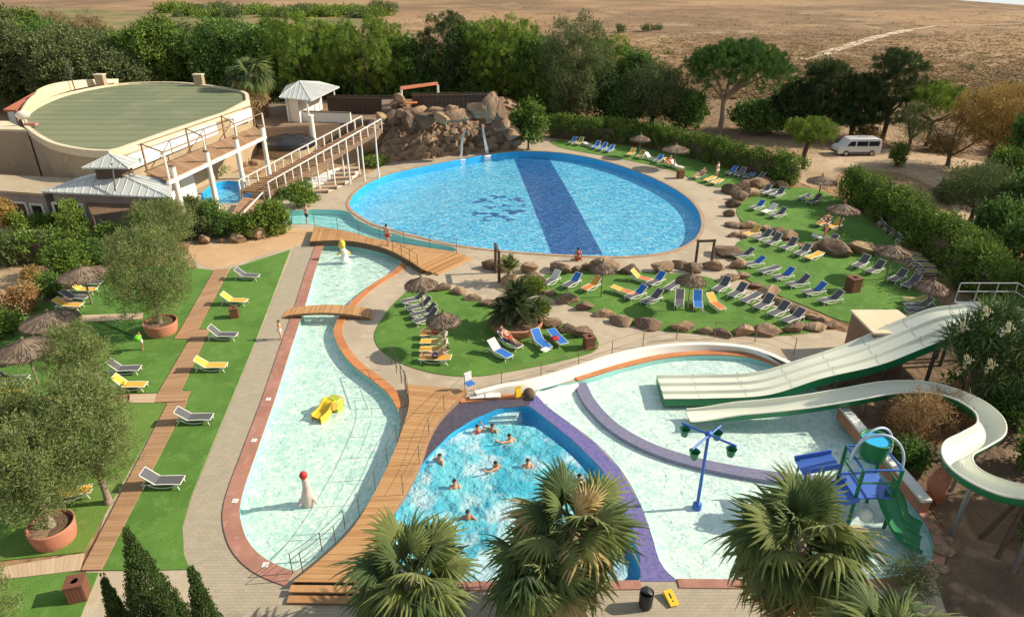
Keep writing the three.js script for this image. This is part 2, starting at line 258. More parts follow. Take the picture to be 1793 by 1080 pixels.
// ------------------------------------------------------------ ground
const farRing = [V(-2600, 0, 60), V(2600, 0, 60), V(2600, 0, -4200), V(-2600, 0, -4200)];
struct('ground', slab(farRing, 0, 0, holes), M.field, 'wide brown marsh plain of dry grass running to the horizon');
const promenadeLine = plan([[60, 1340], [1900, 1340], [1680, 1090], [1650, 1010], [1660, 955], [1600, 872], [1545, 815], [1500, 745], [1470, 690], [1420, 650], [1520, 590], [1420, 570], [1300, 500], [1292, 330], [1190, 284], [1060, 258], [960, 242], [880, 238], [700, 276], [600, 325], [520, 352], [420, 300], [335, 322], [330, 440], [345, 470], [250, 700], [150, 1000]]);
struct('promenade', slab(promenadeLine, 0.012, 0.012, holes), M.paving, 'beige stone-grit promenade around the pools', 'paving');
const kidsDeck = plan([[516, 432], [455, 585], [395, 728], [336, 868], [319, 925], [322, 975], [345, 1030], [420, 1200], [1760, 1200], [1560, 1026], [1186, 1022], [725, 1024], [690, 1024], [560, 1010], [516, 1003], [488, 994], [455, 975], [430, 945], [418, 900], [422, 870], [450, 786], [480, 700], [508, 612], [535, 530], [550, 478], [562, 432]]);
struct('pool_deck', slab(kidsDeck, 0.024, 0.012), M.setts, 'brown sett-paved deck beside the paddling pool', 'paving');
struct('path', slab(smooth(plan([[330, 432], [372, 470], [418, 460], [470, 443], [520, 430], [548, 402], [505, 400], [460, 412], [400, 425]]), true, 4), 0.02, 0.012), M.path, 'orange sandy path curving to the wooden platform');
struct('yard', slab(smooth(plan([[1395, 318], [1450, 262], [1560, 262], [1700, 280], [1810, 300], [1850, 380], [1793, 420], [1700, 395], [1640, 330], [1560, 300], [1480, 300], [1440, 330]]), true, 4), 0.02, 0), M.sand, 'sandy yard beyond the hedge with the parked van', 'yard');
struct('planting_bed', slab(smooth(plan([[1440, 640], [1540, 610], [1640, 560], [1800, 520], [2000, 560], [2050, 800], [1960, 1100], [1700, 1120], [1640, 1020], [1668, 955], [1610, 868], [1552, 812], [1508, 745], [1475, 690]]), true, 4), 0.03, 0.012), M.soil, 'bare brown earth under the curved slide', 'earth');
struct('parking_lane', slab(smooth(plan([[-150, 455], [20, 466], [72, 480], [80, 520], [40, 580], [-20, 640], [-160, 680]]), true, 4), 0.016, 0), M.sand, 'pale sandy lane left of the loungers', 'lane');
struct('meadow', slab(smooth(plan([[-700, 60], [-200, 20], [100, 14], [330, 26], [520, 22], [640, 30], [560, 70], [330, 120], [60, 180], [-400, 260]]), true, 6), 0.02, 0), M.meadow, 'olive green scrub meadow behind the tree belt', 'meadow');
struct('track', slab([...shift(smooth(plan([[1398, 104], [1430, 97], [1475, 83], [1530, 66], [1592, 52]]), false, 6), 1.7), ...shift(smooth(plan([[1398, 104], [1430, 97], [1475, 83], [1530, 66], [1592, 52]]), false, 6), -1.7).reverse()], 0.03, 0), M.trackSand, 'pale dirt track crossing the brown marsh', 'track');
struct('track', slab([...shift(plan([[1592, 52], [1640, 45], [1700, 44], [1800, 41]]), 0.5), ...shift(plan([[1592, 52], [1640, 45], [1700, 44], [1800, 41]]), -0.5).reverse()], 0.03, 0), M.trackSand, 'faint straight trail running on from the dirt track', 'track');
struct('lagoon', slab(smooth(plan([[1600, -14], [1690, 1], [1800, 11], [2300, 14], [2600, -20], [2000, -40]]), true, 6), 0.03, 0.03), flat(0.45, 0.55, 0.62, 0.12), 'pale strip of lagoon water at the far edge of the plain', 'water');

// lawns
const lawn = (pts, label, mat = M.lawn, n = 4) => struct('lawn', slab(n ? smooth(plan(pts), true, n) : plan(pts), 0.05, 0.012), mat, label, 'lawn');
lawn([[404, 471], [508, 438], [452, 585], [392, 730], [334, 870], [318, 925], [322, 972], [332, 998], [250, 1000], [178, 1000], [328, 704], [334, 685], [318, 684], [361, 593], [368, 577], [348, 577]], 'artificial lawn strip between the boardwalk and the paddling pool deck', M.lawn, 0);
lawn([[373, 474], [305, 594], [245, 596], [150, 560], [120, 510], [180, 470], [300, 465]], 'lawn around the upper potted olive tree', M.lawn, 0);
lawn([[331, 596], [274, 689], [180, 690], [-60, 700], [-80, 560], [40, 520], [140, 545], [240, 592]], 'lawn with grey and yellow loungers beside the boardwalk', M.lawn, 0);
lawn([[292, 707], [146, 968], [-20, 985], [-160, 900], [-120, 720], [100, 704]], 'lawn under the large potted olive tree', M.lawnDry, 0);
lawn([[172, 1004], [100, 1180], [-200, 1180], [-180, 1010], [-20, 1002]], 'lawn with the brown litter box below the pale boards', M.lawn, 0);
lawn([[655, 590], [668, 560], [695, 527], [735, 498], [770, 502], [840, 528], [900, 545], [980, 565], [1040, 588], [1046, 612], [985, 632], [900, 650], [830, 660], [770, 656], [710, 640], [670, 617]], 'rounded lawn island with yellow and grey loungers');
lawn([[945, 488], [980, 476], [1060, 474], [1150, 478], [1240, 486], [1270, 502], [1330, 528], [1400, 556], [1450, 572], [1400, 586], [1300, 588], [1180, 582], [1110, 572], [1050, 552], [990, 532], [948, 512]], 'middle lawn edged with boulders');
lawn([[1285, 455], [1300, 420], [1350, 418], [1400, 432], [1470, 446], [1530, 446], [1590, 470], [1640, 520], [1650, 560], [1560, 570], [1480, 564], [1420, 540], [1350, 512], [1300, 484]], 'shady lawn between the boulder row and the slide');
lawn([[1290, 372], [1310, 348], [1360, 332], [1420, 330], [1490, 360], [1540, 400], [1580, 432], [1520, 446], [1450, 440], [1390, 420], [1320, 402]], 'upper lawn under two thatched parasols by the hedge');
lawn([[965, 246], [1060, 252], [1140, 262], [1200, 275], [1290, 300], [1370, 318], [1340, 335], [1290, 330], [1240, 326], [1180, 300], [1110, 283], [1040, 270], [980, 258]], 'narrow lawn between the lagoon pool and the back hedge');

// ------------------------------------------------------------ pool basins and water
function basin(o, floorY, waterY, mats, word, inner, face) {
  const bottom = level(inner ?? o, floorY);
  struct(word + '_floor', slab(bottom, floorY, floorY), mats[0], 'tiled floor of the ' + word.replace(/_/g, ' '), 'pool floor');
  struct(word + '_wall', ribbon(level(o, 0.03), bottom, true), mats[1], 'tiled side wall of the ' + word.replace(/_/g, ' '), 'pool wall');
  struct(word + '_water', slab(level(face ?? o, waterY), waterY, waterY), mats[2], 'rippled clear water of the ' + word.replace(/_/g, ' '), 'water');
}
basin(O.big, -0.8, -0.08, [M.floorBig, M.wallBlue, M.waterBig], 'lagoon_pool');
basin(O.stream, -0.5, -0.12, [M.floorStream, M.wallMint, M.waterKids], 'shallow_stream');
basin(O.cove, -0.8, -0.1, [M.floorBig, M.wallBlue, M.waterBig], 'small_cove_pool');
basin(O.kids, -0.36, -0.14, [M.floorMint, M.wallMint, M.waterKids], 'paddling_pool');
const waveFloor = O.wave.map((p) => { const c = P(905, 880); const k = p.x > 0.6 ? Math.min(1, (p.x - 0.6) / 1.6) * Math.min(1, Math.max(0.25, (p.z + 30) / 2.5)) : 0; return V(p.x - 0.95 * k, 0, p.z + (p.x > 0.3 && p.z < -24 ? 0.45 * k : 0)); });
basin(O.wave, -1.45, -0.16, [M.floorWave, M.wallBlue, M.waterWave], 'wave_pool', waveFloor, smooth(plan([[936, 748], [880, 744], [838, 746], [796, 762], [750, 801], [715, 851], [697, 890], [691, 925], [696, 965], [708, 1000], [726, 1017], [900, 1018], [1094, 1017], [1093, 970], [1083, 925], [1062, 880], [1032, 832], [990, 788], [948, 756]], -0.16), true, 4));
struct('wave_pool_water', slab(plan([[926, 713], [872, 717], [830, 735], [796, 758], [838, 745], [880, 743], [936, 747], [949, 755], [991, 787], [1033, 831], [1063, 879], [1084, 924], [1094, 970], [1095, 1016], [1121, 1016], [1120, 980], [1108, 930], [1085, 875], [1050, 820], [1005, 775], [962, 740]], -0.16), -0.16, -0.16), M.waterBig, 'clear calm water along the blue wall of the wave pool', 'water');
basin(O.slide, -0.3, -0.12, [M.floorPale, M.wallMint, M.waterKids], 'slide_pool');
// dark tiled lane and the tile picture on the lagoon pool floor, both a little proud of it
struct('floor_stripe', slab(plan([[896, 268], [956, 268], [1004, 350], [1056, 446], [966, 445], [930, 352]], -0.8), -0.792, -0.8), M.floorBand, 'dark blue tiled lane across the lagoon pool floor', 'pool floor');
{ const r = rng(7), g = [];
  for (const [x, y, w, a] of [[846, 352, 36, 0.2], [872, 345, 30, -0.4], [905, 350, 32, 0.6], [836, 374, 30, -0.2], [868, 378, 40, 0.3], [898, 370, 36, -0.5], [915, 360, 22, 0.9], [858, 363, 22, 1.2], [884, 360, 24, 2.2], [848, 386, 20, 0.4], [890, 384, 22, 1.7]]) {
    const c = P(x, y, -0.8), l = metres(w, c), pts = []; for (let k = 0; k < 18; k++) { const t = k / 18 * 6.283, q = (0.5 + 0.35 * Math.sin(3 * t + r() * 2)) * l * 0.75; pts.push(V(c.x + Math.cos(t + a) * q, 0, c.z + Math.sin(t + a) * q * 0.75)); }
    g.push(slab(pts, -0.79, -0.8).toNonIndexed());
  }
  struct('floor_mural', g, M.floorBand, 'dark blue dolphin shapes in the lagoon pool floor tiles', 'pool floor'); }
// ------------------------------------------------------------ copings, tile bands, low walls
const run = (list, n = 6, h = 0) => smooth(plan(list, h), false, n);
struct('coping', kerb(shift(run([[566, 430], [550, 478], [535, 530], [508, 612], [480, 700], [450, 786], [422, 870], [418, 900], [430, 945], [455, 975], [488, 994], [516, 1004]]), -0.3), 0.66, 0, 0.07), M.pinkRim, 'pinkish brown tile coping on the straight side of the paddling pool', 'coping');
struct('coping', kerb(shift(run([[702, 462], [690, 475], [650, 500], [615, 530], [592, 560], [585, 580], [592, 605], [615, 637], [650, 665], [680, 690], [696, 716]]), 0.22), 0.5, 0, 0.07), M.orangeRim, 'orange tile coping on the curved side of the paddling pool', 'coping');
struct('coping', slab(offset(O.big, 0.32), 0.06, 0, [O.big]), M.stoneRim, 'brown stone coping around the lagoon pool', 'coping');
struct('tile_band', slab(plan([[655, 1022], [664, 950], [680, 908], [710, 858], [735, 808], [750, 765], [772, 730], [806, 706], [862, 701], [930, 698], [925, 711], [872, 716], [830, 734], [790, 759], [750, 799], [715, 849], [695, 890], [689, 925], [694, 965], [706, 1000], [724, 1020]]), 0.035, 0.012), M.slateTile, 'dark slate tile band between the footbridge and the wave pool', 'tiles');
struct('tile_band', slab(plan([[931, 698], [940, 693], [961, 716], [999, 744], [1041, 776], [1084, 821], [1119, 881], [1141, 941], [1157, 989], [1184, 1019], [1122, 1019], [1121, 980], [1109, 929], [1086, 874], [1051, 819], [1006, 774], [963, 739], [926, 711]]), 0.035, 0), M.purpleTile, 'purple tile band between the wave pool and the slide pool', 'tiles');
const innerBand = run([[1016, 668], [1034, 702], [1078, 746], [1142, 781], [1222, 806], [1300, 822], [1370, 832], [1450, 838], [1548, 838]]);
struct('tile_band', kerb(innerBand, 0.66, -0.3, -0.1), M.greyTile, 'grey violet tiled sill dividing the slide pool', 'tiles');
struct('coping', kerb(shift(run([[1012, 668], [1100, 642], [1170, 627], [1250, 622], [1320, 628], [1374, 647]]), 0.2), 0.42, 0, 0.08), M.orangeRim, 'orange tile coping along the back of the slide pool', 'coping');
struct('coping', kerb(shift(run([[1186, 1016], [1290, 1017], [1400, 1017], [1530, 1016], [1590, 1008], [1625, 990], [1637, 965], [1628, 930], [1600, 885]]), -0.18), 0.4, 0, 0.07), M.pinkRim, 'pinkish tile coping along the front of the slide pool', 'coping');
struct('coping', kerb(shift(run([[724, 1019], [900, 1020], [1121, 1018]], 2), -0.2), 0.4, 0, 0.07), M.pinkRim, 'pinkish tile coping along the front of the wave pool', 'coping');
struct('coping', kerb(run([[806, 704], [862, 698], [926, 694]], 3), 0.35, 0.012, 0.1), M.orangeRim, 'short orange tile coping behind the wave pool steps', 'coping');
// white battered wall round the head of the slide pool
{ const base = run([[836, 697], [880, 690], [930, 685], [1006, 664], [1100, 636], [1170, 621], [1250, 616], [1320, 622], [1386, 650]], 5), top = run([[834, 690], [880, 678], [925, 670], [1000, 649], [1076, 624], [1130, 612], [1190, 605], [1252, 604], [1320, 612], [1394, 642]], 5, 0.42);
  const back = shift(top, 0.32), w = thing('retaining_wall', 'white rendered wall curving round the head of the slide pool', 'wall');
  part('face', ribbon(base, top), M.white, w); part('cap', ribbon(top, back), M.white, w); part('back_face', ribbon(level(back, 0.42), level(back, 0)), M.white, w); }
struct('pool_apron', slab(smooth(plan([[928, 690], [965, 678], [1008, 665], [1014, 672], [985, 690], [955, 704], [942, 698]]), true, 4), -0.09, -0.3), flat(0.8, 0.79, 0.75, 0.8, { bumpMap: bumpMid, bumpScale: 0.02 }), 'white rough apron sloping into the slide pool', 'apron');
// wave pool steps
for (let k = 0; k < 3; k++) struct('pool_step', slab(plan([[918 - k, 714 + k * 9], [872 - k * 13, 720 + k * 9], [850 - k * 18, 730 + k * 9], [905 - k * 2, 727 + k * 9]], -0.3 - k * 0.22), -0.3 - k * 0.22, -1.45), M.floorPale, ['upper', 'middle', 'lowest'][k] + ' white step into the wave pool', 'step');

// ------------------------------------------------------------ wooden decks: every plank its own piece
function plankDeck(owner, left, right, n, mats, thick, gap = 0.9, seed = 1, drop = 0) {
  const r = rng(seed), L = new THREE.CatmullRomCurve3(left, false, 'centripetal'), R = new THREE.CatmullRomCurve3(right, false, 'centripetal');
  for (let k = 0; k < n; k++) {
    let a = L.getPoint(k / n), b = L.getPoint((k + gap) / n), c = R.getPoint((k + gap) / n), d = R.getPoint(k / n); if (area([a, d, c, b]) > 0) [a, b, c, d] = [d, c, b, a]; const up = (r() - 0.5) * 0.008;
    const g = new THREE.BufferGeometry(), q = [a, b, c, d], pos = [], nor = [], uv = [], idx = [];
    const face = (v, nn, u) => { const o = pos.length / 3; v.forEach((p, i) => { pos.push(p.x, p.y + up, p.z); nor.push(...nn); uv.push(...u[i]); }); idx.push(o, o + 1, o + 2, o, o + 2, o + 3); };
    const len = a.distanceTo(d), wid = a.distanceTo(b), o = r() * 3, low = q.map((p) => V(p.x, p.y - thick, p.z));
    face([a, d, c, b], [0, 1, 0], [[o, o], [o + len, o], [o + len, o + wid], [o, o + wid]]);
    for (let i = 0; i < 4; i++) { const p = q[i], s = q[(i + 1) % 4], e = s.clone().sub(p).setY(0).normalize(); face([p, s, low[(i + 1) % 4], low[i]], [e.z, 0, -e.x], [[o, 0], [o + p.distanceTo(s), 0], [o + p.distanceTo(s), thick], [o, thick]]); }
    face(low, [0, -1, 0], [[0, 0], [0, 1], [1, 1], [1, 0]]);
    g.setAttribute('position', new THREE.Float32BufferAttribute(pos, 3)); g.setAttribute('normal', new THREE.Float32BufferAttribute(nor, 3)); g.setAttribute('uv', new THREE.Float32BufferAttribute(uv, 2)); g.setIndex(idx);
    part('plank', g, mats[Math.floor(r() * mats.length)], owner);
  }
}
// even out a line so that planks keep one width
const even = (pts, n = 40) => new THREE.CatmullRomCurve3(pts, false, 'centripetal').getSpacedPoints(n);
function railing(line, tall, spacing, label, name = 'railing', mats = M.metal, rails = [1, 0.55, 0.12], r = 0.018, rp = 0.024) {
  const c = new THREE.CatmullRomCurve3(line, false, 'centripetal'), len = c.getLength(), n = Math.max(1, Math.round(len / spacing)), t = thing(name, label, 'railing');
  const pts = c.getSpacedPoints(n), fine = c.getSpacedPoints(n * 3);
  for (const p of pts) part('post', rod(p, p.clone().setY(p.y + tall), rp, rp, 6), mats, t);
  rails.forEach((h, i) => part(i ? 'wire' : 'handrail', tube(fine.map((p) => p.clone().setY(p.y + tall * h)), i ? r * 0.6 : r, n * 3, 5), mats, t));
  return t;
}
{ const h = 0.36, L = even(plan([[512, 1018], [560, 980], [612, 930], [652, 868], [686, 798], [706, 745], [716, 704], [708, 672]], h), 60), R = even(plan([[692, 1020], [670, 985], [668, 945], [682, 905], [712, 856], [737, 806], [752, 762], [772, 728], [818, 682]], h), 60);
  const b = thing('wooden_footbridge', 'long plank footbridge curving between the paddling pool and the wave pool', 'footbridge');
  plankDeck(b, L, R, 128, M.deck, 0.05, 0.93, 5);
  for (const [e, s] of [[L, -1], [R, 1]]) part('edge_beam', ribbon(e.map((p) => V(p.x, p.y - 0.05, p.z)), e.map((p) => V(p.x, 0.02, p.z))), M.brownWood, b);
  const fl = V(L[0].x, 0, L[0].z), fr = V(R[0].x, 0, R[0].z);
  for (let k = 0; k < 2; k++) { const d = V(0, 0, 0.34 * (k + 1)), y = 0.24 - k * 0.13; part('step', bar(fl.clone().add(d).setY(y).add(V(-0.05, 0, -0.12)), fr.clone().add(d).setY(y).add(V(0, 0, -0.12)), 0.3, 0.06), M.deck[k], b); part('step_riser', bar(fl.clone().add(d).setY(y - 0.08).add(V(-0.05, 0, -0.2)), fr.clone().add(d).setY(y - 0.08).add(V(0, 0, -0.2)), 0.05, 0.11), M.darkWood, b); }
  railing(L.slice(2, 60), 1.0, 1.6, 'thin dark wire railing on the paddling pool side of the long footbridge', 'railing', M.metal, [1, 0.5], 0.011, 0.016);
  railing(R.slice(22, 60), 1.0, 1.8, 'thin dark wire railing on the wave pool side of the long footbridge', 'railing', M.metal, [1, 0.5], 0.011, 0.016); }
{ const b = thing('wooden_footbridge', 'short arched plank footbridge over the neck of the paddling pool', 'footbridge');
  const arch = (x0, y0, x1, y1) => { const a = P(x0, y0), c = P(x1, y1), o = []; for (let k = 0; k <= 16; k++) { const t = k / 16; o.push(a.clone().lerp(c, t).setY(0.06 + 0.42 * Math.pow(Math.sin(Math.PI * t), 0.6))); } return o; };
  const L = arch(500, 545, 656, 545), R = arch(493, 558, 652, 561); plankDeck(b, L, R, 40, M.deck, 0.05, 0.92, 9);
  part('side_beam', ribbon(R, R.map((p) => V(p.x, p.y - 0.16, p.z))), M.brownWood, b); part('side_beam', ribbon(L, L.map((p) => V(p.x, p.y - 0.16, p.z))), M.brownWood, b); }
{ const h = 0.5, b = thing('wooden_platform', 'curved plank platform between the shallow stream and the paddling pool', 'platform');
  const L = even(plan([[551, 396], [600, 403], [660, 418], [720, 429], [800, 441]], h), 40), R = even(plan([[542, 422], [606, 421], [668, 433], [706, 450], [738, 470]], h), 40);
  plankDeck(b, L, R, 62, M.deck, 0.06, 0.93, 13);
  part('fascia', ribbon(R, R.map((p) => V(p.x, 0.02, p.z))), M.darkWood, b); part('fascia', ribbon(L, L.map((p) => V(p.x, 0.02, p.z))), M.darkWood, b);
  for (let k = 0; k < 3; k++) { const a = L[40].clone().setY(0.36 - 0.15 * k), c = R[40].clone().setY(0.36 - 0.15 * k), d = V(0.42 * (k + 0.5), 0, 0.02 * k); part('step', bar(a.add(d), c.add(d), 0.42, 0.07), M.deck[k], b); }
  part('end_board', bar(L[0].clone().setY(0.28), R[0].clone().setY(0.28), 0.06, 0.42), M.darkWood, b);
  railing(shift(L, -0.05), 1.05, 2.2, 'dark wire railing of the plank platform along the lagoon dam', 'railing', M.metal, [1, 0.7, 0.4, 0.1], 0.016, 0.022);
  railing(R.slice(26, 39), 0.9, 1.4, 'short dark railing at the stair end of the plank platform', 'railing', M.metal); }
// boardwalk over the lawns, in the offset lengths the photo shows
function boardwalk(label, l, r, n, mats = M.board, seed = 1) { const b = thing('boardwalk', label, 'boardwalk'); plankDeck(b, plan(l, 0.09), plan(r, 0.09), n, mats, 0.07, 0.965, seed); return b; }
boardwalk('upper length of brown boardwalk meeting the orange path', [[375, 471], [306, 592]], [[401, 469], [346, 577]], 62, M.board, 21);
boardwalk('wide brown landing in the boardwalk beside the potted olive tree', [[314, 578], [304, 593]], [[367, 576], [359, 592]], 7, M.board, 22);
boardwalk('middle length of brown boardwalk below the wide landing', [[331, 594], [274, 690]], [[359, 592], [316, 684]], 46, M.board, 23);
boardwalk('lower brown landing at a step in the boardwalk', [[277, 686], [268, 704]], [[333, 684], [325, 702]], 6, M.board, 24);
boardwalk('longest lower length of brown boardwalk beside the terracotta pot', [[293, 705], [141, 998]], [[327, 703], [176, 997]], 104, M.board, 25);
boardwalk('pale boards crossing to the left of the lower landing', [[227, 690], [225, 705]], [[274, 689], [268, 705]], 5, M.paleBoard, 26);
boardwalk('pale boards leading left from the foot of the boardwalk', [[-40, 1000], [146, 968]], [[-30, 1018], [139, 998]], 22, M.paleBoard, 27);
boardwalk('narrow pale boards behind the upper potted olive tree', [[128, 552], [126, 564]], [[250, 548], [248, 558]], 4, M.paleBoard, 28);

// ------------------------------------------------------------ railings
railing(run([[878, 680], [924, 668], [992, 652], [1054, 632], [1094, 618], [1130, 606], [1170, 597], [1210, 592], [1256, 592], [1303, 596], [1350, 606], [1390, 622]], 4, 0.06), 1.1, 2.2, 'thin brown railing along the promenade above the white wall', 'railing', M.brownWood, [1, 0.5, 0.1], 0.014, 0.026);
railing(plan([[686, 636], [712, 690]], 0.4), 1.1, 1.2, 'dark railing where the long footbridge meets the promenade', 'railing', M.metal, [1, 0.5], 0.02, 0.024);
railing(run([[512, 1003], [560, 968], [604, 925]], 3, 0.1), 0.95, 1.7, 'low wire railing at the foot of the paddling pool', 'railing', M.metal, [1, 0.7, 0.4, 0.15], 0.014, 0.018);

// ------------------------------------------------------------ boulders
function rockGeo(seed, sx, sy, sz, detail = 2, rough = 0.3) {
  let g = mergeVertices(new THREE.IcosahedronGeometry(1, detail).deleteAttribute('normal').deleteAttribute('uv'));
  const f = [0, 1, 2].map((k) => fractal(seed * 13 + k, 4, 2)), p = g.attributes.position, r = rng(seed), cut = [];
  for (let k = 0; k < 13; k++) cut.push([V(r() - 0.5, r() - 0.5, r() - 0.5).normalize(), 0.5 + r() * 0.28]);
  for (let i = 0; i < p.count; i++) { const v = V().fromBufferAttribute(p, i); const m = 1 + rough * ((f[0](v.x * 0.25 + 0.5, v.y * 0.25 + 0.5) + f[1](v.y * 0.25 + 0.5, v.z * 0.25 + 0.5) + f[2](v.z * 0.25 + 0.5, v.x * 0.25 + 0.5)) / 1.5 - 1) * 1.8; v.multiplyScalar(m);
    for (const [n, d] of cut) { const e = v.dot(n) - d; if (e > 0) v.addScaledVector(n, -e * 0.92); } p.setXYZ(i, v.x * sx, v.y * sy, v.z * sz); }
  { const fn = fractal(seed + 3, 14, 3); for (let i = 0; i < p.count; i++) { const k = 1 + 0.16 * (fn(p.getX(i) * 0.3 + 1 + p.getY(i) * 0.11, p.getZ(i) * 0.3 + 1 - p.getY(i) * 0.23) - 0.5); p.setXYZ(i, p.getX(i) * k, p.getY(i) * k, p.getZ(i) * k); } } g = toCreasedNormals(g, 0.5); const p2 = g.attributes.position, q = p2.array, uv = new Float32Array(p2.count * 2); for (let i = 0; i < p2.count; i++) { uv[2 * i] = q[3 * i] + q[3 * i + 2] * 0.6; uv[2 * i + 1] = q[3 * i + 1] + q[3 * i + 2] * 0.5; } g.setAttribute('uv', new THREE.BufferAttribute(uv, 2));
  return g;
}
function V0() { return new THREE.Vector3(); }
const rockSet = []; for (let k = 0; k < 9; k++) rockSet.push(rockGeo(200 + k, 1, 0.7 + 0.3 * ((k * 5) % 4) / 3, 0.7 + 0.25 * ((k * 7) % 5) / 4, 3, 0.42));
function boulder(px, py, wpx, label, group, k = 0, tall = 0.62, turn = 0) {
  const p = P(px, py), s = metres(wpx, p) / 2 * (0.92 + 0.4 * ((px * 13 + py * 29) % 17) / 17), m = solo('boulder', rockSet[(px * 7 + py) % 9], M.rock[k % 4], label, 'boulder', group);
  m.position.set(p.x, s * tall * 0.42, p.z); m.scale.set(s * 1.12, s * tall * 1.2, s * 0.85); m.rotation.y = turn % 0.9 - 0.45 + (Math.floor(turn) % 2) * 3.14; return m;
}
const rows = [
  ['brown boulder in the row behind the rounded lawn island', 'boulders behind the rounded lawn island', [[752, 500, 24], [775, 506, 30], [800, 514, 30], [826, 524, 32], [850, 535, 30]], 0.55],
  ['long dark boulder beside the planter at the tip of the lawn island', 'dark boulders beside the planter', [[965, 572, 34], [992, 580, 38], [1018, 588, 36]], 0.8],
  ['brown boulder in the row along the front of the middle lawn', 'boulders along the front of the middle lawn', [[962, 516, 26], [990, 528, 36], [1024, 540, 38], [1056, 552, 40], [1090, 566, 46], [1138, 572, 56], [1195, 577, 52], [1236, 582, 34], [1262, 586, 32], [1302, 583, 50], [1346, 584, 44], [1390, 580, 46], [1428, 578, 42], [1455, 572, 30]], 0.62],
  ['brown boulder between the middle lawn and the lagoon pool', 'boulders between the middle lawn and the lagoon pool', [[976, 474, 34], [1010, 477, 30], [1030, 472, 26], [1058, 473, 50], [1102, 478, 34], [1160, 476, 46], [1194, 468, 34], [1212, 476, 30], [1252, 470, 42], [1276, 490, 30]], 0.75],
  ['brown boulder in the winding row between the two right lawns', 'boulders between the middle and shady lawns', [[1272, 448, 44], [1290, 468, 30], [1300, 486, 30], [1322, 503, 32], [1346, 518, 34], [1370, 532, 34], [1394, 546, 34], [1418, 558, 30], [1438, 566, 28]], 0.6],
  ['dark boulder in the heap beside the end of the back hedge', 'boulder heap by the back hedge', [[1282, 338, 30], [1300, 332, 32], [1322, 330, 34], [1344, 328, 30], [1296, 350, 30], [1315, 344, 28], [1280, 362, 24], [1278, 378, 24], [1366, 328, 26]], 0.95],
  ['brown boulder in the curved row edging the upper lawn', 'boulders edging the upper lawn', [[1284, 398, 24], [1284, 414, 24], [1310, 397, 40], [1338, 404, 32], [1360, 411, 34], [1382, 418, 30], [1428, 437, 40], [1466, 446, 44], [1508, 443, 44], [1540, 440, 34]], 0.62],
  ['brown boulder beside the young palm at the timber gate', 'boulders around the young palm', [[858, 470, 30], [886, 474, 34], [926, 476, 36], [930, 498, 42], [890, 500, 30]], 0.95],
  ['pale rounded boulder below the shrubs by the orange path', 'rounded boulders by the orange path', [[357, 424, 28], [420, 424, 24], [445, 416, 34], [388, 424, 18]], 0.9],
];
rows.forEach(([label, group, list, tall], i) => list.forEach(([x, y, w], j) => boulder(x, y, w, label, group, i === 8 ? 2 : i === 1 || i === 5 ? 1 + ((i + j) % 3) : (i + j) % 3, tall * (0.85 + 0.3 * ((j * 37) % 10) / 10), j * 1.7)));

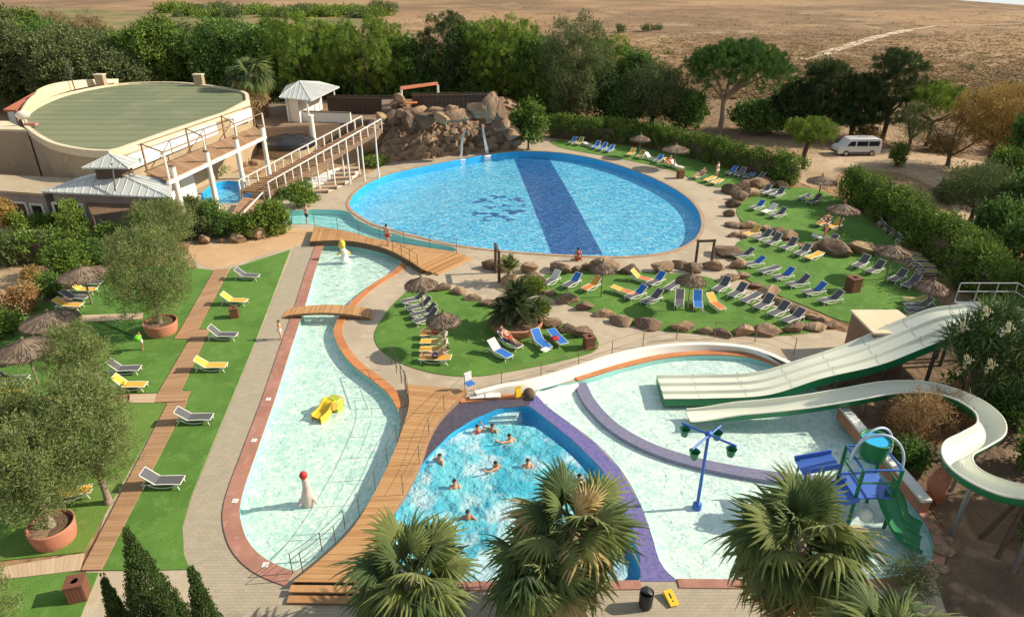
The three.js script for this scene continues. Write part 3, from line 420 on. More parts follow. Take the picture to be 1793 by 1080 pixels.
// ------------------------------------------------------------ rock waterfall behind the lagoon pool
const mound = thing('rock_waterfall', 'tall artificial rock mound with cascades behind the lagoon pool', 'rock mound');
{ const A = P(640, 288), B = P(905, 260), r = rng(77), back = V(0.14, 0, -1).normalize();
  const profile = (u) => 0.42 + 0.58 * step(0, 0.12, u) * (1 - 0.62 * step(0.84, 1.05, u)), at = (u, t) => A.clone().lerp(B, u).addScaledVector(back, t * 6.2).setY(5.3 * profile(u) * Math.pow(t, 0.75));
  const nu = 130, nt = 44, pos = [], idx = [], uv = [], n1 = fractal(81, 6, 4), n2 = fractal(83, 14, 3), n3 = lattice(85, 64);
  const ridge = (u, t) => { const a = 1 - Math.abs(2 * n1(u, t * 0.42 + 0.1) - 1) * 2.4, ledge = t * 9 + n1(u * 1.1, 0.3) * 3, st = ledge - Math.floor(ledge), bl = n3(u * 40 + Math.floor(ledge) * 7.3, Math.floor(ledge) + 0.5); return 0.9 * a + 0.75 * (Math.pow(st, 0.35) - 0.6) + 0.9 * (bl - 0.5) + 0.7 * (n2(u, t * 0.4) - 0.5); };
  for (let i = 0; i <= nu; i++) for (let j = 0; j <= nt; j++) { const u = i / nu, t = j / nt, p = at(u, t), k = ridge(u, t) * Math.min(1, t * 6 + 0.35); pos.push(p.x + k * 0.25, p.y - 0.1 + k * 0.3, p.z + k * 0.8 + 0.25); uv.push(u * 20, t * 8); }
  for (let i = 0; i < nu; i++) for (let j = 0; j < nt; j++) { const a = i * (nt + 1) + j, b = a + nt + 1; idx.push(a, b, a + 1, a + 1, b, b + 1); }
  let g = new THREE.BufferGeometry(); g.setAttribute('position', new THREE.Float32BufferAttribute(pos, 3)); g.setAttribute('uv', new THREE.Float32BufferAttribute(uv, 2)); g.setIndex(idx); g = toCreasedNormals(g, 0.7);
  part('rock_face', g, M.rock[0], mound);
  for (let i = 0; i < 15; i++) for (let j = 0; j < 7; j++) {
    const u = (i + 0.15 + r() * 0.7 + (j % 2) * 0.4) / 15.4, t = (j + r() * 0.8) / 7.6; if (u > 1 || r() < 0.45) continue;
    const p = at(u, t), s = 0.4 + r() * 0.5, m = part('rock', rockSet[Math.floor(r() * 9)], M.rock[r() < 0.2 ? 3 : Math.floor(r() * 3)], mound);
    m.position.copy(p).add(V((r() - 0.5) * 0.5, -0.1, 0.2)); m.scale.set(s * (0.8 + r() * 0.6), s * (0.8 + r() * 0.8), s * 0.9); m.rotation.set(r() * 0.8 - 0.4, r() * 6.3, r() * 0.8 - 0.4);
  }
  for (const [x, y, h, sx, sy, sz, k] of [[715, 210, 4.4, 1.7, 1.5, 1.0, 3], [745, 210, 4.4, 1.6, 1.5, 1.0, 3], [685, 208, 4.2, 1.2, 1.4, 1, 1], [775, 205, 4.9, 1.9, 1.2, 1.3, 2], [805, 200, 5.2, 2.2, 1.2, 1.4, 0], [835, 192, 5.6, 1.9, 1.4, 1.3, 2], [856, 186, 6, 1.3, 2, 1.2, 0], [872, 192, 5.2, 1.2, 1.9, 1.2, 1], [880, 215, 3.6, 1.3, 1.4, 1.2, 0], [895, 232, 2.4, 1.2, 1.3, 1.1, 2], [903, 248, 1, 1.3, 1.1, 1, 0], [700, 172, 6.2, 0.9, 1.2, 0.8, 2], [690, 182, 5.6, 0.8, 1, 0.8, 0], [668, 204, 4.6, 1.2, 1.0, 0.9, 2], [700, 197, 4.9, 1.3, 0.8, 0.9, 0], [730, 195, 5.0, 1.4, 0.8, 0.9, 2], [760, 194, 5.1, 1.4, 0.9, 0.9, 0], [790, 192, 5.3, 1.5, 0.9, 1, 2], [655, 222, 3.6, 1.1, 1.1, 0.9, 0], [648, 248, 2.2, 1.1, 1.2, 0.9, 2]]) {
    const p = P(x, y, h), m = part('rock', rockSet[(x + y) % 9], M.rock[k], mound); m.position.copy(p); m.scale.set(sx, sy, sz); m.rotation.y = x; }
  part('terrace', slab(plan([[668, 192], [760, 190], [868, 184], [874, 172], [668, 174]], 5), 5.0, 4.4), M.brownEarth, mound);
  const wfall = new THREE.MeshPhysicalMaterial({ color: col(0.7, 0.72, 0.72), roughness: 0.9, transmission: 0.45, thickness: 0, bumpMap: bumpFine, bumpScale: 0.05 });
  const streamDown = (label, list, w) => { const t = thing('waterfall', label, 'waterfall'), c = new THREE.CatmullRomCurve3(list.map(([x, y, h]) => P(x, y, h).add(V(0, 0.1, 0.5)))), pts = c.getSpacedPoints(14); const g = ribbon(pts.map((p, i) => V(p.x - w * (0.5 + i * 0.03), p.y, p.z + 0.12 * Math.sin(i))), pts.map((p, i) => V(p.x + w * (0.5 + i * 0.03), p.y, p.z + 0.12 * Math.sin(i + 1)))); part('water', g, wfall, t);
    const e = pts[14]; part('spray', lathe([[0, 0.14], [0.2, 0.1], [0.4, 0.05], [0.55, 0.0]], 14).translate(e.x, -0.08, e.z + 0.3), M.foam, t); };
  streamDown('white cascade falling from the peak of the rock mound', [[846, 222, 3.6], [848, 240, 2.4], [851, 253, 1.4], [853, 268, 0]], 0.22);
  streamDown('white cascade in the gap left of the peak cascade', [[815, 226, 3.4], [810, 244, 2.2], [809, 258, 1.2], [808, 274, 0]], 0.18);
}
M.roofSeam = flat(0.15, 0.17, 0.1, 0.95);
// ------------------------------------------------------------ buildings on the left
{ const h = 6, o = smooth(plan([[37, 207], [64, 187], [110, 168], [161, 156], [217, 148], [300, 146], [368, 152], [428, 163], [436, 178]], h), false, 4).concat(plan([[395, 200], [305, 230], [216, 262]], h), smooth(plan([[190, 268], [157, 267], [100, 257], [67, 242], [44, 225]], h), false, 3));
  const b = thing('oval_building', 'large beige building with a flat green oval roof', 'building');
  part('wall', slab(o, h - 0.15, 0), M.render, b);
  part('roof', slab(offset(o, -0.25), h, h - 0.14), M.greenRoof, b);
  const chords = []; { const inner = offset(o, -0.5), zs = inner.map((p) => p.z), z0 = Math.min(...zs), z1 = Math.max(...zs); for (let z = z0 + 1.6; z < z1 - 0.5; z += 2.4) { const xs = []; inner.forEach((p, i) => { const q = inner[(i + 1) % inner.length]; if ((p.z > z) !== (q.z > z)) xs.push(p.x + (q.x - p.x) * (z - p.z) / (q.z - p.z)); }); xs.sort((a, c) => a - c); if (xs.length >= 2) chords.push([xs[0], xs[xs.length - 1], z]); } }
  for (const [x0, x1, z] of chords) part('roof_seam', box(x1 - x0, 0.02, 0.09, (x0 + x1) / 2, h + 0.008, z), M.roofSeam, b);
  part('parapet', slab(offset(o, 0.06), h + 0.22, h - 0.4, [offset(o, -0.34)]), M.cream, b);
  const back = smooth(plan([[30, 212], [58, 186], [100, 165], [150, 152], [205, 144]], h), false, 4), top = back.map((p, i) => V(p.x, h + 0.35 + 1.0 * Math.sin(Math.PI * Math.min(1, (i + 2) / (back.length + 1))) * (i > back.length * 0.35 ? 1 : 0.75), p.z - 0.5));
  part('raised_parapet', [ribbon(back, top), ribbon(top, top.map((p) => V(p.x - 0.3, p.y, p.z - 0.3))), ribbon(top.map((p) => V(p.x - 0.3, p.y, p.z - 0.3)), back.map((p) => V(p.x - 0.3, h - 0.6, p.z - 0.8)))], M.cream, b);
  for (const [x, y] of [[178, 150], [350, 150]]) { const p = P(x, y, h), c = part('chimney', box(1.1, 1.5, 0.8, p.x, h + 0.6, p.z), M.render, b); part('cap', box(1.25, 0.12, 0.95, p.x, h + 1.41, p.z), M.cream, c); }
  { const p = P(45, 222, h), d = part('satellite_dish', lathe([[0, 0], [0.3, 0.05], [0.5, 0.16], [0.62, 0.3]], 18).rotateX(-0.9).rotateY(0.6).translate(p.x, h + 0.9, p.z), M.whitePaint, b); part('mast', rod(V(p.x, h - 0.1, p.z), V(p.x, h + 0.9, p.z), 0.05), M.steel, d); part('brick_base', box(1.1, 0.24, 0.6, p.x + 0.7, h + 0.3, p.z + 0.2), M.pinkRim, b); }
  { const p = P(131, 158, h); part('antenna_mast', [rod(V(p.x, h, p.z), V(p.x - 0.3, h + 4.2, p.z), 0.07), rod(V(p.x - 0.8, h + 3.6, p.z), V(p.x + 0.3, h + 3.8, p.z), 0.03), box(0.5, 0.7, 0.3, p.x - 0.2, h + 2.4, p.z)], M.metal, b); }
  const e0 = P(437, 182, 6), e1 = P(217, 264, 6); part('cream_side_wall', bar(V(e0.x + 0.1, 5.0, e0.z), V(e1.x + 0.1, 5.0, e1.z), 0.3, 1.2), M.white, b);
}
{ const b = thing('wing_wall', 'beige rendered wing of the oval building at the left edge', 'building'), q = plan([[-300, 210], [10, 214], [46, 229], [-20, 227], [-300, 222]], 6); part('wall', slab(q, 5.9, 0), M.render, b); part('cap', slab(offset(q, 0.12), 6.1, 5.9), M.cream, b); }
{ const b = thing('low_building', 'low mauve building with a flat tan roof in front of the oval roof', 'building');
  const o = plan([[-260, 296], [-40, 304], [140, 312], [74, 339], [-40, 331], [-260, 322]], 3.6);
  part('wall', slab(offset(o, -0.25), 3.4, 0), M.mauve, b); part('roof', slab(o, 3.6, 3.4), std({ map: M.paving.map, color: col(0.95, 0.92, 0.85) }), b);
  // door openings in the front wall: frame, dark recess and leaf
  const a = V(o[5].x, 0, o[5].z), front = [P(-40, 331, 3.6), P(74, 339, 3.6)], dir = front[1].clone().sub(front[0]).setY(0).normalize(), n = V(-dir.z, 0, dir.x);
  if (n.z < 0) n.negate();
  const yaw = Math.atan2(-dir.z, dir.x);
  for (const [x, w, hh, y] of [[20, 1.1, 1.3, 1.9], [56, 1.0, 2.3, 1.35]]) { const c = P(x, 336, 3.6), p = front[0].clone().addScaledVector(dir, c.clone().sub(front[0]).dot(dir)); const f = part(hh > 2 ? 'door' : 'window', box(w, hh, 0.1, p.x - n.x * 0.24, y, p.z - n.z * 0.24, yaw), M.glassDark, b); part('frame', [box(0.16, hh + 0.3, 0.2, p.x - dir.x * (w / 2 + 0.08) - n.x * 0.2, y, p.z - dir.z * (w / 2 + 0.08) - n.z * 0.2, yaw), box(0.16, hh + 0.3, 0.2, p.x + dir.x * (w / 2 + 0.08) - n.x * 0.2, y, p.z + dir.z * (w / 2 + 0.08) - n.z * 0.2, yaw), box(w, 0.15, 0.2, p.x - n.x * 0.2, y + hh / 2 + 0.075, p.z - n.z * 0.2, yaw)], M.whitePaint, f); }
}
// a pyramid roof: eaves outline and apex, laid as ribbed sheets
function hipped(eaves, apex, mat, parent, name = 'roof') {
  const pos = [], uv = [], n = eaves.length, th = 0.12, tri = (a, b, c) => { for (const p of [a, b, c]) { pos.push(p.x, p.y, p.z); uv.push(p.x, p.z); } };
  for (let i = 0; i < n; i++) { const a = eaves[i], b = eaves[(i + 1) % n]; tri(a, b, apex); const a1 = a.clone().setY(a.y - th), b1 = b.clone().setY(b.y - th); tri(a1, b1, a); tri(b1, b, a); tri(b1, a1, apex.clone().setY(apex.y - th)); }
  const g = new THREE.BufferGeometry(); g.setAttribute('position', new THREE.Float32BufferAttribute(pos, 3)); g.setAttribute('uv', new THREE.Float32BufferAttribute(uv, 2)); g.computeVertexNormals(); const r = part(name, g, mat, parent);
  for (let i = 0; i < n; i++) part('ridge_cap', rod(eaves[i], apex.clone().setY(apex.y + 0.02), 0.06, 0.05, 5), M.zinc, r);
  // standing seams
  for (let i = 0; i < n; i++) { const a = eaves[i], b = eaves[(i + 1) % n], k = Math.round(a.distanceTo(b) / 0.7), gs = []; for (let j = 1; j < k; j++) { const t = j / k, s = 1 - Math.abs(2 * t - 1); const p = a.clone().lerp(b, t), q = p.clone().lerp(apex, 0).lerp(t < 0.5 ? a.clone().lerp(apex, s) : b.clone().lerp(apex, s), 1); const mid = p.clone().lerp(apex, s * 0.97); const dirUp = apex.clone().sub(a.clone().lerp(b, 0.5)).normalize(); const e = p.clone().addScaledVector(dirUp, s * apex.distanceTo(a.clone().lerp(b, 0.5)) * 0.97); gs.push(bar(p.clone().setY(p.y + 0.02), e.setY(e.y + 0.02), 0.05, 0.05)); } if (gs.length) { const m = part('seams', gs, M.zinc, r); m.userData.kind = 'stuff'; } }
  return r;
}
{ const b = thing('kiosk', 'kiosk with grey zinc hipped roof and small lantern beside the low building', 'kiosk'), h = 3.9;
  const ev = plan([[72, 335], [298, 346], [300, 318], [150, 306]], h); const ap = P(206, 324, h); ap.y = heightAt(ap, 300); const lt = heightAt(ap, 270);
  hipped(ev, ap, M.zinc, b);
  part('wall', slab(offset(ev, -0.7), 3.72, 0), M.mauve, b);
  const le = [V(-1, 0, 1), V(1.1, 0, 1), V(1.1, 0, -1), V(-1, 0, -1)].map((d) => V(ap.x + d.x * 1.75, lt - 0.75, ap.z + d.z * 1.3));
  part('lantern', slab([V(-1, 0, 1), V(1, 0, 1), V(1, 0, -1), V(-1, 0, -1)].map((d) => V(ap.x + d.x * 1.05, 0, ap.z + d.z * 0.85)), lt - 0.77, ap.y - 0.7), M.darkWood, b);
  hipped(le, V(ap.x, lt, ap.z), M.zinc, b, 'lantern_roof');
  { const p = P(215, 286, 5.5); part('flue', rod(V(ap.x + 1.2, 4.2, ap.z + 2.6), V(ap.x + 0.5, ap.y + 0.9, ap.z + 0.9), 0.06), M.metal, b); }
  const f0 = ev[0], f1 = ev[0].clone().lerp(ev[1], 0.47), dir = f1.clone().sub(f0).setY(0).normalize(), n = V(-dir.z, 0, dir.x); if (n.z < 0) n.negate();
  const yaw = Math.atan2(-dir.z, dir.x);
  for (const t of [0.12, 0.42]) { const p = f0.clone().lerp(f1, t).addScaledVector(n, -0.66); const d = part('door', box(0.95, 2.3, 0.08, p.x, 1.5, p.z, yaw), M.glassDark, b); part('frame', [box(0.2, 2.6, 0.2, p.x - dir.x * 0.58, 1.5, p.z - dir.z * 0.58, yaw), box(0.2, 2.6, 0.2, p.x + dir.x * 0.58, 1.5, p.z + dir.z * 0.58, yaw), box(0.95, 0.2, 0.2, p.x, 2.75, p.z, yaw)], M.whitePaint, d); }
}
{ const b = thing('slatted_pergola', 'weathered slatted pergola in front of the kiosk', 'pergola'), h = 2.9, q = plan([[150, 352], [232, 347], [236, 366], [160, 375]], h);
  for (let k = 0; k <= 14; k++) { const t = k / 14; part('slat', bar(q[0].clone().lerp(q[3], t), q[1].clone().lerp(q[2], t).setY(h + 0.05 * Math.sin(k)), 0.1, 0.12), M.brownWood, b); }
  part('beam', bar(q[0].clone().setY(h - 0.13), q[3].clone().setY(h - 0.13), 0.12, 0.14), M.darkWood, b); part('beam', bar(q[1].clone().setY(h - 0.13), q[2].clone().setY(h - 0.13), 0.12, 0.14), M.darkWood, b);
  for (const p of q) part('post', rod(V(p.x, 0, p.z), V(p.x, h - 0.2, p.z), 0.09), M.darkWood, b); 
  const c = q[3].clone().lerp(q[2], 0.4); for (let k = 0; k < 9; k++) { const a = q[3].clone().lerp(q[2], k / 9); part('screen_board', box(0.18, 1.9, 0.05, a.x, 0.97, a.z - 0.1), M.darkWood, b); } }
solo('garden_wall', bar(P(296, 352, 1.4), P(337, 318, 1.4), 0.35, 2.8), M.white, 'sunlit white wall between the kiosk and the cove pool', 'wall');
{ const w = thing('terrace_wall', 'low cream wall edging the planted terrace left of the conifer shrub', 'wall'); const a = P(-30, 418, 0.5), b = P(132, 416, 0.5); part('wall', bar(a, b, 0.4, 1.0), M.render, w); part('coping', bar(a.clone().setY(1.04), b.clone().setY(1.04), 0.55, 0.08), M.cream, w);
  struct('terrace', slab(plan([[-60, 418], [130, 416], [150, 396], [60, 385], [-80, 382]], 0.9), 0.9, 0), M.paving, 'raised planted terrace in front of the low building', 'terrace'); }

// elevated walkway with columns, and its light pole frame
{ const b = thing('raised_walkway', 'raised brown walkway on white columns beside the oval building', 'walkway'), h = 4.4, q = plan([[251, 299], [292, 316], [464, 236], [446, 221]], h);
  const n = 26; for (let k = 0; k < n; k++) { const a = q[0].clone().lerp(q[3], k / n), c = q[0].clone().lerp(q[3], (k + 0.96) / n), d = q[1].clone().lerp(q[2], (k + 0.96) / n), e = q[1].clone().lerp(q[2], k / n); part('plank', slab([a, c, d, e], h, h - 0.1), M.board[k % 3], b); }
  part('edge_beam', bar(q[1].clone().setY(h - 0.22), q[2].clone().setY(h - 0.22), 0.25, 0.3), M.whitePaint, b);
  for (const t of [0.06, 0.36, 0.66, 0.97]) { const p = q[1].clone().lerp(q[2], t); part('column', rod(V(p.x, 0, p.z), V(p.x, h + 0.9, p.z), 0.26, 0.22, 12), M.white, b); part('column_cap', rod(V(p.x, h + 0.9, p.z), V(p.x, h + 1.05, p.z), 0.3, 0.3, 12), M.brownWood, b); }
  const f = thing('pole_frame', 'light timber pole frame standing over the raised walkway', 'pergola'), top = h + 2.2;
  for (const s of [0, 1]) { const A = q[s].clone().lerp(q[1 - s], 0.02), B = q[3 - s].clone(); for (const t of [0.02, 0.36, 0.68, 1]) { const p = A.clone().lerp(B, t); part('post', rod(V(p.x, h, p.z), V(p.x, top, p.z), 0.1, 0.08, 8), s ? M.whitePaint : M.brownWood, f); } part('rail', rod(A.clone().setY(top), B.clone().setY(top), 0.06), M.brownWood, f); }
  for (const t of [0.02, 0.36, 0.68, 1]) part('crossbar', rod(q[0].clone().lerp(q[3], t).setY(top), q[1].clone().lerp(q[2], t).setY(top), 0.06), M.brownWood, f);
}
struct('upper_terrace', slab(plan([[455, 224], [540, 220], [640, 212], [680, 200], [640, 176], [540, 172], [450, 184], [440, 206]], 2.6), 2.6, 0), M.brownEarth, 'raised brown terrace at the head of the stairway', 'terrace');
// long stairway with white posts
{ const b = thing('stairway', 'long white-railed stairway climbing beside the rock mound', 'stairway');
  const L0 = P(417, 316, 1.9), L1 = P(633, 203, 6), R0 = P(468, 319, 1.9), R1 = P(667, 208, 6), n = 42;
  for (let k = 0; k < n; k++) { const t = k / n, u = (k + 1) / n, dy = V(0, -1.0, 0), a = L0.clone().lerp(L1, t).add(dy), c = L0.clone().lerp(L1, u).add(dy), d = R0.clone().lerp(R1, u).add(dy), e = R0.clone().lerp(R1, t).add(dy); part('tread', slab([a, c, d, e], c.y, a.y - 0.12), M.board[k % 3], b); }
  for (const [A, B, m] of [[L0, L1, 15], [R0, R1, 15]]) { const s = part('handrail', bar(A, B, 0.1, 0.1), M.whitePaint, b); part('stringer', bar(A.clone().add(V(0, -1.2, 0)), B.clone().add(V(0, -1.2, 0)), 0.14, 0.34), M.brownWood, b);
    for (let k = 0; k <= m; k++) { const p = A.clone().lerp(B, k / m), low = k % 2 ? p.y - 1.15 : 0; part('baluster', rod(V(p.x, Math.max(0, low), p.z), V(p.x, p.y - 0.04, p.z), k % 2 ? 0.055 : 0.085, k % 2 ? 0.055 : 0.085, 6), M.whitePaint, b); } }
  const q = plan([[352, 372], [418, 336], [468, 344], [420, 392]], 0.9); 
}
{ const b = thing('timber_jetty', 'small brown timber landing over the cove pool', 'landing'), q = plan([[424, 345], [462, 350], [418, 398], [398, 384]], 0.75);
  for (let k = 0; k < 12; k++) { const t = k / 12, u = (k + 0.94) / 12; part('plank', slab([q[0].clone().lerp(q[3], t), q[1].clone().lerp(q[2], t), q[1].clone().lerp(q[2], u), q[0].clone().lerp(q[3], u)], 0.75, 0.66), M.board[k % 3], b); }
  for (const p of q) part('post', rod(V(p.x, -0.6, p.z), V(p.x, 1.5, p.z), 0.07), M.brownWood, b); part('handrail', bar(q[1].clone().setY(1.48), q[2].clone().setY(1.48), 0.08, 0.08), M.whitePaint, b); }
// dark covered tank, stones, white column
{ const c = P(508, 268), b = thing('round_tank', 'round tank under a crumpled black plastic cover', 'tank', V(c.x, 0, c.z)), r = 2.9;
  part('drum', lathe([[r, 0], [r, 1.5], [r - 0.1, 1.6], [0, 1.6]], 28), M.render, b);
  const g = new THREE.CircleGeometry(r + 0.08, 40, 0, 6.283).rotateX(-Math.PI / 2), s = new THREE.SphereGeometry(r + 0.1, 40, 18, 0, 6.2832, 0, Math.PI / 2), f = fractal(5, 6, 4), p = s.attributes.position; for (let i = 0; i < p.count; i++) { const x = p.getX(i), y = p.getY(i), z = p.getZ(i), k = f(x / 7 + 0.5, z / 7 + 0.5) - 0.5; p.setXYZ(i, x, y * 0.16 + k * 0.55 * Math.min(1, y), z); } s.computeVertexNormals();
  part('cover', s.translate(0, 1.5, 0), flat(0.02, 0.022, 0.03, 0.3), b); part('skirt', lathe([[r + 0.1, 1.55], [r + 0.16, 1.2], [r + 0.12, 0.9]], 28), flat(0.018, 0.02, 0.026, 0.4), b); }
{ const p = P(551, 262), c = thing('white_column', 'single white round column behind the black-covered tank', 'column', V(p.x, 0, p.z)); part('shaft', lathe([[0.34, 0], [0.3, 3.9], [0.36, 4.0], [0.36, 4.15], [0, 4.15]], 14), M.white, c); part('foot', lathe([[0.5, 0], [0.5, 0.3], [0.36, 0.36]], 14), M.white, c); }
{ const r = rng(12); for (let k = 0; k < 16; k++) boulder(Math.round(408 + r() * 66), Math.round(268 + r() * 26), 9 + r() * 8, 'pale rubble stone in the pile beside the black-covered tank', 'rubble by the tank', 2, 0.9, r() * 6); }
// wooden deck beds on pale sand below the stairway
struct('sand_patch', slab(smooth(plan([[548, 312], [600, 292], [628, 298], [612, 318], [560, 340], [520, 346], [515, 332]]), true, 5), 0.03, 0), M.white, 'pale sand under the stairway with wooden beds', 'sand');
for (const [x, y] of [[612, 299], [604, 307], [598, 315], [586, 324], [572, 331], [556, 338]]) { const p = P(x, y), b = thing('wooden_bed', 'low wooden slatted bed on the pale sand under the stairway', 'sun bed', p, 0.25, 'wooden beds under the stairway'); for (let k = 0; k < 6; k++) part('slat', box(2.1, 0.05, 0.1, 0, 0.3, -0.3 + k * 0.12), M.paleBoard[k % 2], b); part('frame', [box(2.1, 0.08, 0.06, 0, 0.24, -0.34), box(2.1, 0.08, 0.06, 0, 0.24, 0.36), box(0.08, 0.24, 0.7, -0.95, 0.12, 0), box(0.08, 0.24, 0.7, 0.95, 0.12, 0)], M.brownWood, b); }
// bar hut
{ const b = thing('bar_hut', 'open white bar hut with a pale grey hipped roof behind the stairway', 'hut'), h = 5.6, ev = plan([[488, 170], [544, 176], [594, 152], [560, 143], [500, 150]], h), ap = P(526, 158, h).setY(6.75);
  hipped(ev, ap, M.zinc, b); part('back_wall', slab(offset(plan([[498, 168], [520, 171], [560, 150], [510, 150]], h), 0), 5.5, 2.6), M.white, b);
  for (const p of offset(ev, -0.8)) part('post', rod(V(p.x, 2.6, p.z), V(p.x, h, p.z), 0.12), M.whitePaint, b); }
{ const a = P(520, 203, 3.2), c = P(614, 206, 3.2), b = thing('bar_counter', 'white bar counter in front of the open hut', 'counter'); part('front', bar(a, c, 0.35, 1.2), M.white, b); part('top', bar(a.clone().setY(3.83), c.clone().setY(3.83), 0.6, 0.06), M.darkWood, b); }
function reedFence(x0, y0, x1, y1, h0, tall, label) { const a = P(x0, y0, h0), c = P(x1, y1, h0), b = thing('reed_fence', label, 'fence'), n = Math.round(a.distanceTo(c) / 0.5), r = rng(x0); for (let k = 0; k < n; k++) { const p = a.clone().lerp(c, (k + 0.5) / n), d = c.clone().sub(a).normalize(); part('reed_panel', box(0.49, tall + r() * 0.16, 0.1 + r() * 0.05, p.x, h0 + tall / 2, p.z, Math.atan2(-d.z, d.x)), M.reed, b); } part('top_rail', bar(a.clone().setY(h0 + tall * 0.9), c.clone().setY(h0 + tall * 0.9), 0.2, 0.07), M.brownWood, b); }
reedFence(575, 198, 690, 200, 2.6, 2.3, 'dark reed fence between the bar hut and the rock mound');
reedFence(722, 190, 872, 188, 5, 1.7, 'dark reed fence on top of the rock mound');
{ const b = thing('red_canopy', 'small red lean-to canopy on posts above the rock mound', 'canopy'), h = 7.2, q = plan([[701, 151], [765, 143], [767, 147], [703, 156]], h); part('roof', slab(q, h, h - 0.08), M.redTile, b); for (const p of q) part('post', rod(V(p.x, 4.5, p.z), V(p.x, h - 0.08, p.z), 0.08), M.whitePaint, b); const p = P(720, 192, 5); part('table', [box(1.4, 0.08, 0.9, p.x, 5.8, p.z), box(0.1, 0.8, 0.1, p.x, 5.4, p.z)], M.orange, b); }
{ const b = thing('tiled_shed', 'white shed with a red tile roof at the far side of the oval building', 'shed'), h = 6.2, q = plan([[5, 195], [72, 166], [60, 176], [30, 192]], h); const e = [q[0], P(28, 196, h), P(75, 170, h), P(60, 164, h)]; part('roof', slab(e, h + 0.2, h), M.redTile, b); part('wall', slab(offset(e, -0.3), h, 0), M.white, b); }
// timber portals by the lagoon pool
for (const [x0, y0, x1, y1, tall, label] of [[868, 478, 874, 494, 2.3, 'dark timber portal beside the young palm'], [1218, 462, 1246, 461, 1.9, 'timber portal frame beside the lagoon pool and the boulder row']]) { const a = P(x0, y0), c = P(x1, y1), b = thing('timber_portal', label, 'portal'); for (const p of [a, c]) part('post', rod(p, V(p.x, tall, p.z), 0.11, 0.1, 8), M.darkWood, b); part('lintel', bar(a.clone().setY(tall - 0.08).lerp(c.clone().setY(tall - 0.08), -0.08), a.clone().setY(tall - 0.08).lerp(c.clone().setY(tall - 0.08), 1.08), 0.16, 0.16), M.darkWood, b); }
// changing block behind the slide
{ const b = thing('flat_roof_hut', 'brown hut with a pale flat roof behind the lane slide', 'hut'), h = 2.4, q = plan([[1490, 542], [1573, 542], [1596, 560], [1602, 584], [1531, 583]], h); part('roof', slab(q, h, h - 0.12), M.cream, b); part('wall', slab(offset(q, -0.12), h - 0.12, 0), M.brownWood, b); }
// ------------------------------------------------------------ sun loungers
const loungerGeo = (() => {
  const tilt = 0.72, bx = Math.cos(tilt), by = Math.sin(tilt), frame = [], back = [];
  for (const s of [-1, 1]) { frame.push(tube([V(-0.62, 0.33, s * 0.31), V(0, 0.35, s * 0.31), V(0.7, 0.36, s * 0.31), V(1.18, 0.33, s * 0.31)], 0.028, 12, 6)); frame.push(tube([V(-0.35, 0.32, s * 0.3), V(-0.1, 0.18, s * 0.3), V(0.35, 0.12, s * 0.3), V(0.8, 0.2, s * 0.3), V(0.95, 0.33, s * 0.3)], 0.024, 12, 6)); back.push(tube([V(0, 0.35, s * 0.31), V(-0.4 * bx, 0.35 + 0.4 * by, s * 0.31), V(-0.82 * bx, 0.35 + 0.82 * by, s * 0.31)], 0.026, 8, 6)); }
  for (const x of [-0.6, 1.17]) frame.push(rod(V(x, 0.33, -0.31), V(x, 0.33, 0.31), 0.024));
  back.push(rod(V(-0.82 * bx, 0.35 + 0.82 * by, -0.31), V(-0.82 * bx, 0.35 + 0.82 * by, 0.31), 0.026), rod(V(-0.45 * bx, 0.33 + 0.45 * by, -0.2), V(-0.58, 0.31, -0.2), 0.018), rod(V(-0.45 * bx, 0.33 + 0.45 * by, 0.2), V(-0.58, 0.31, 0.2), 0.018));
  const sheetOf = (pts, w, th) => { const p = pts.map(([x, y]) => V(x, y, 0)), a = p.map((q) => V(q.x, q.y, -w)), b = p.map((q) => V(q.x, q.y, w)), dn = (l) => l.map((q) => V(q.x, q.y - th, q.z)); return join([ribbon(b, a), ribbon(dn(a), dn(b)), ribbon(a, dn(a)), ribbon(dn(b), b), ribbon([a[0], b[0]], [dn(a)[0], dn(b)[0]]), ribbon([a[a.length - 1], b[b.length - 1]].reverse(), [dn(a)[a.length - 1], dn(b)[b.length - 1]].reverse())]); };
  return { frame: join(frame), back_frame: join(back).translate(0, -0.36, 0), seat: sheetOf([[0.02, 0.372], [0.4, 0.36], [0.8, 0.375], [1.16, 0.365]], 0.285, 0.022), backrest: sheetOf([[-0.8 * bx, 0.38 + 0.8 * by], [-0.4 * bx, 0.365 + 0.4 * by], [0, 0.372]], 0.285, 0.022).translate(0, -0.36, 0),
    legs: [[-0.45, -1], [-0.45, 1], [0.95, -1], [0.95, 1]].map(([x, s]) => tube([V(x, 0.33, s * 0.31), V(x + (x < 0 ? -0.12 : 0.1), 0.16, s * 0.315), V(x + (x < 0 ? -0.2 : 0.13), 0.012, s * 0.315)], 0.026, 5, 6)) };
})();
const loungers = {}, lr = rng(909);
const towelStripe = std({ map: (() => { const t = texture(64, 0.5, (u, v) => (u * 4) % 1 < 0.3 ? [0.6, 0.3, 0.36] : [0.78, 0.74, 0.68]); return t; })(), roughness: 0.95 });
const wares = { grey: [M.grey, M.grey], yellow: [M.yellow, M.yellow], blue: [M.blue, M.blue], greyBlue: [M.grey, M.blue], greyYellow: [M.grey, M.yellow], orangeYellow: [M.orange, M.yellow], white: [M.towel, M.towel], greyWhite: [M.grey, M.towel], stripe: [M.blue, towelStripe], olive: [flat(0.34, 0.3, 0.06, 0.85), flat(0.34, 0.3, 0.06, 0.85)] };
const words = { grey: 'grey sling', yellow: 'yellow sling', blue: 'blue sling', greyBlue: 'grey sun lounger with blue towel', greyYellow: 'grey sun lounger with yellow towel', orangeYellow: 'orange and yellow', white: 'white towelled', greyWhite: 'grey and white', stripe: 'striped-towel blue', olive: 'olive yellow sling' };
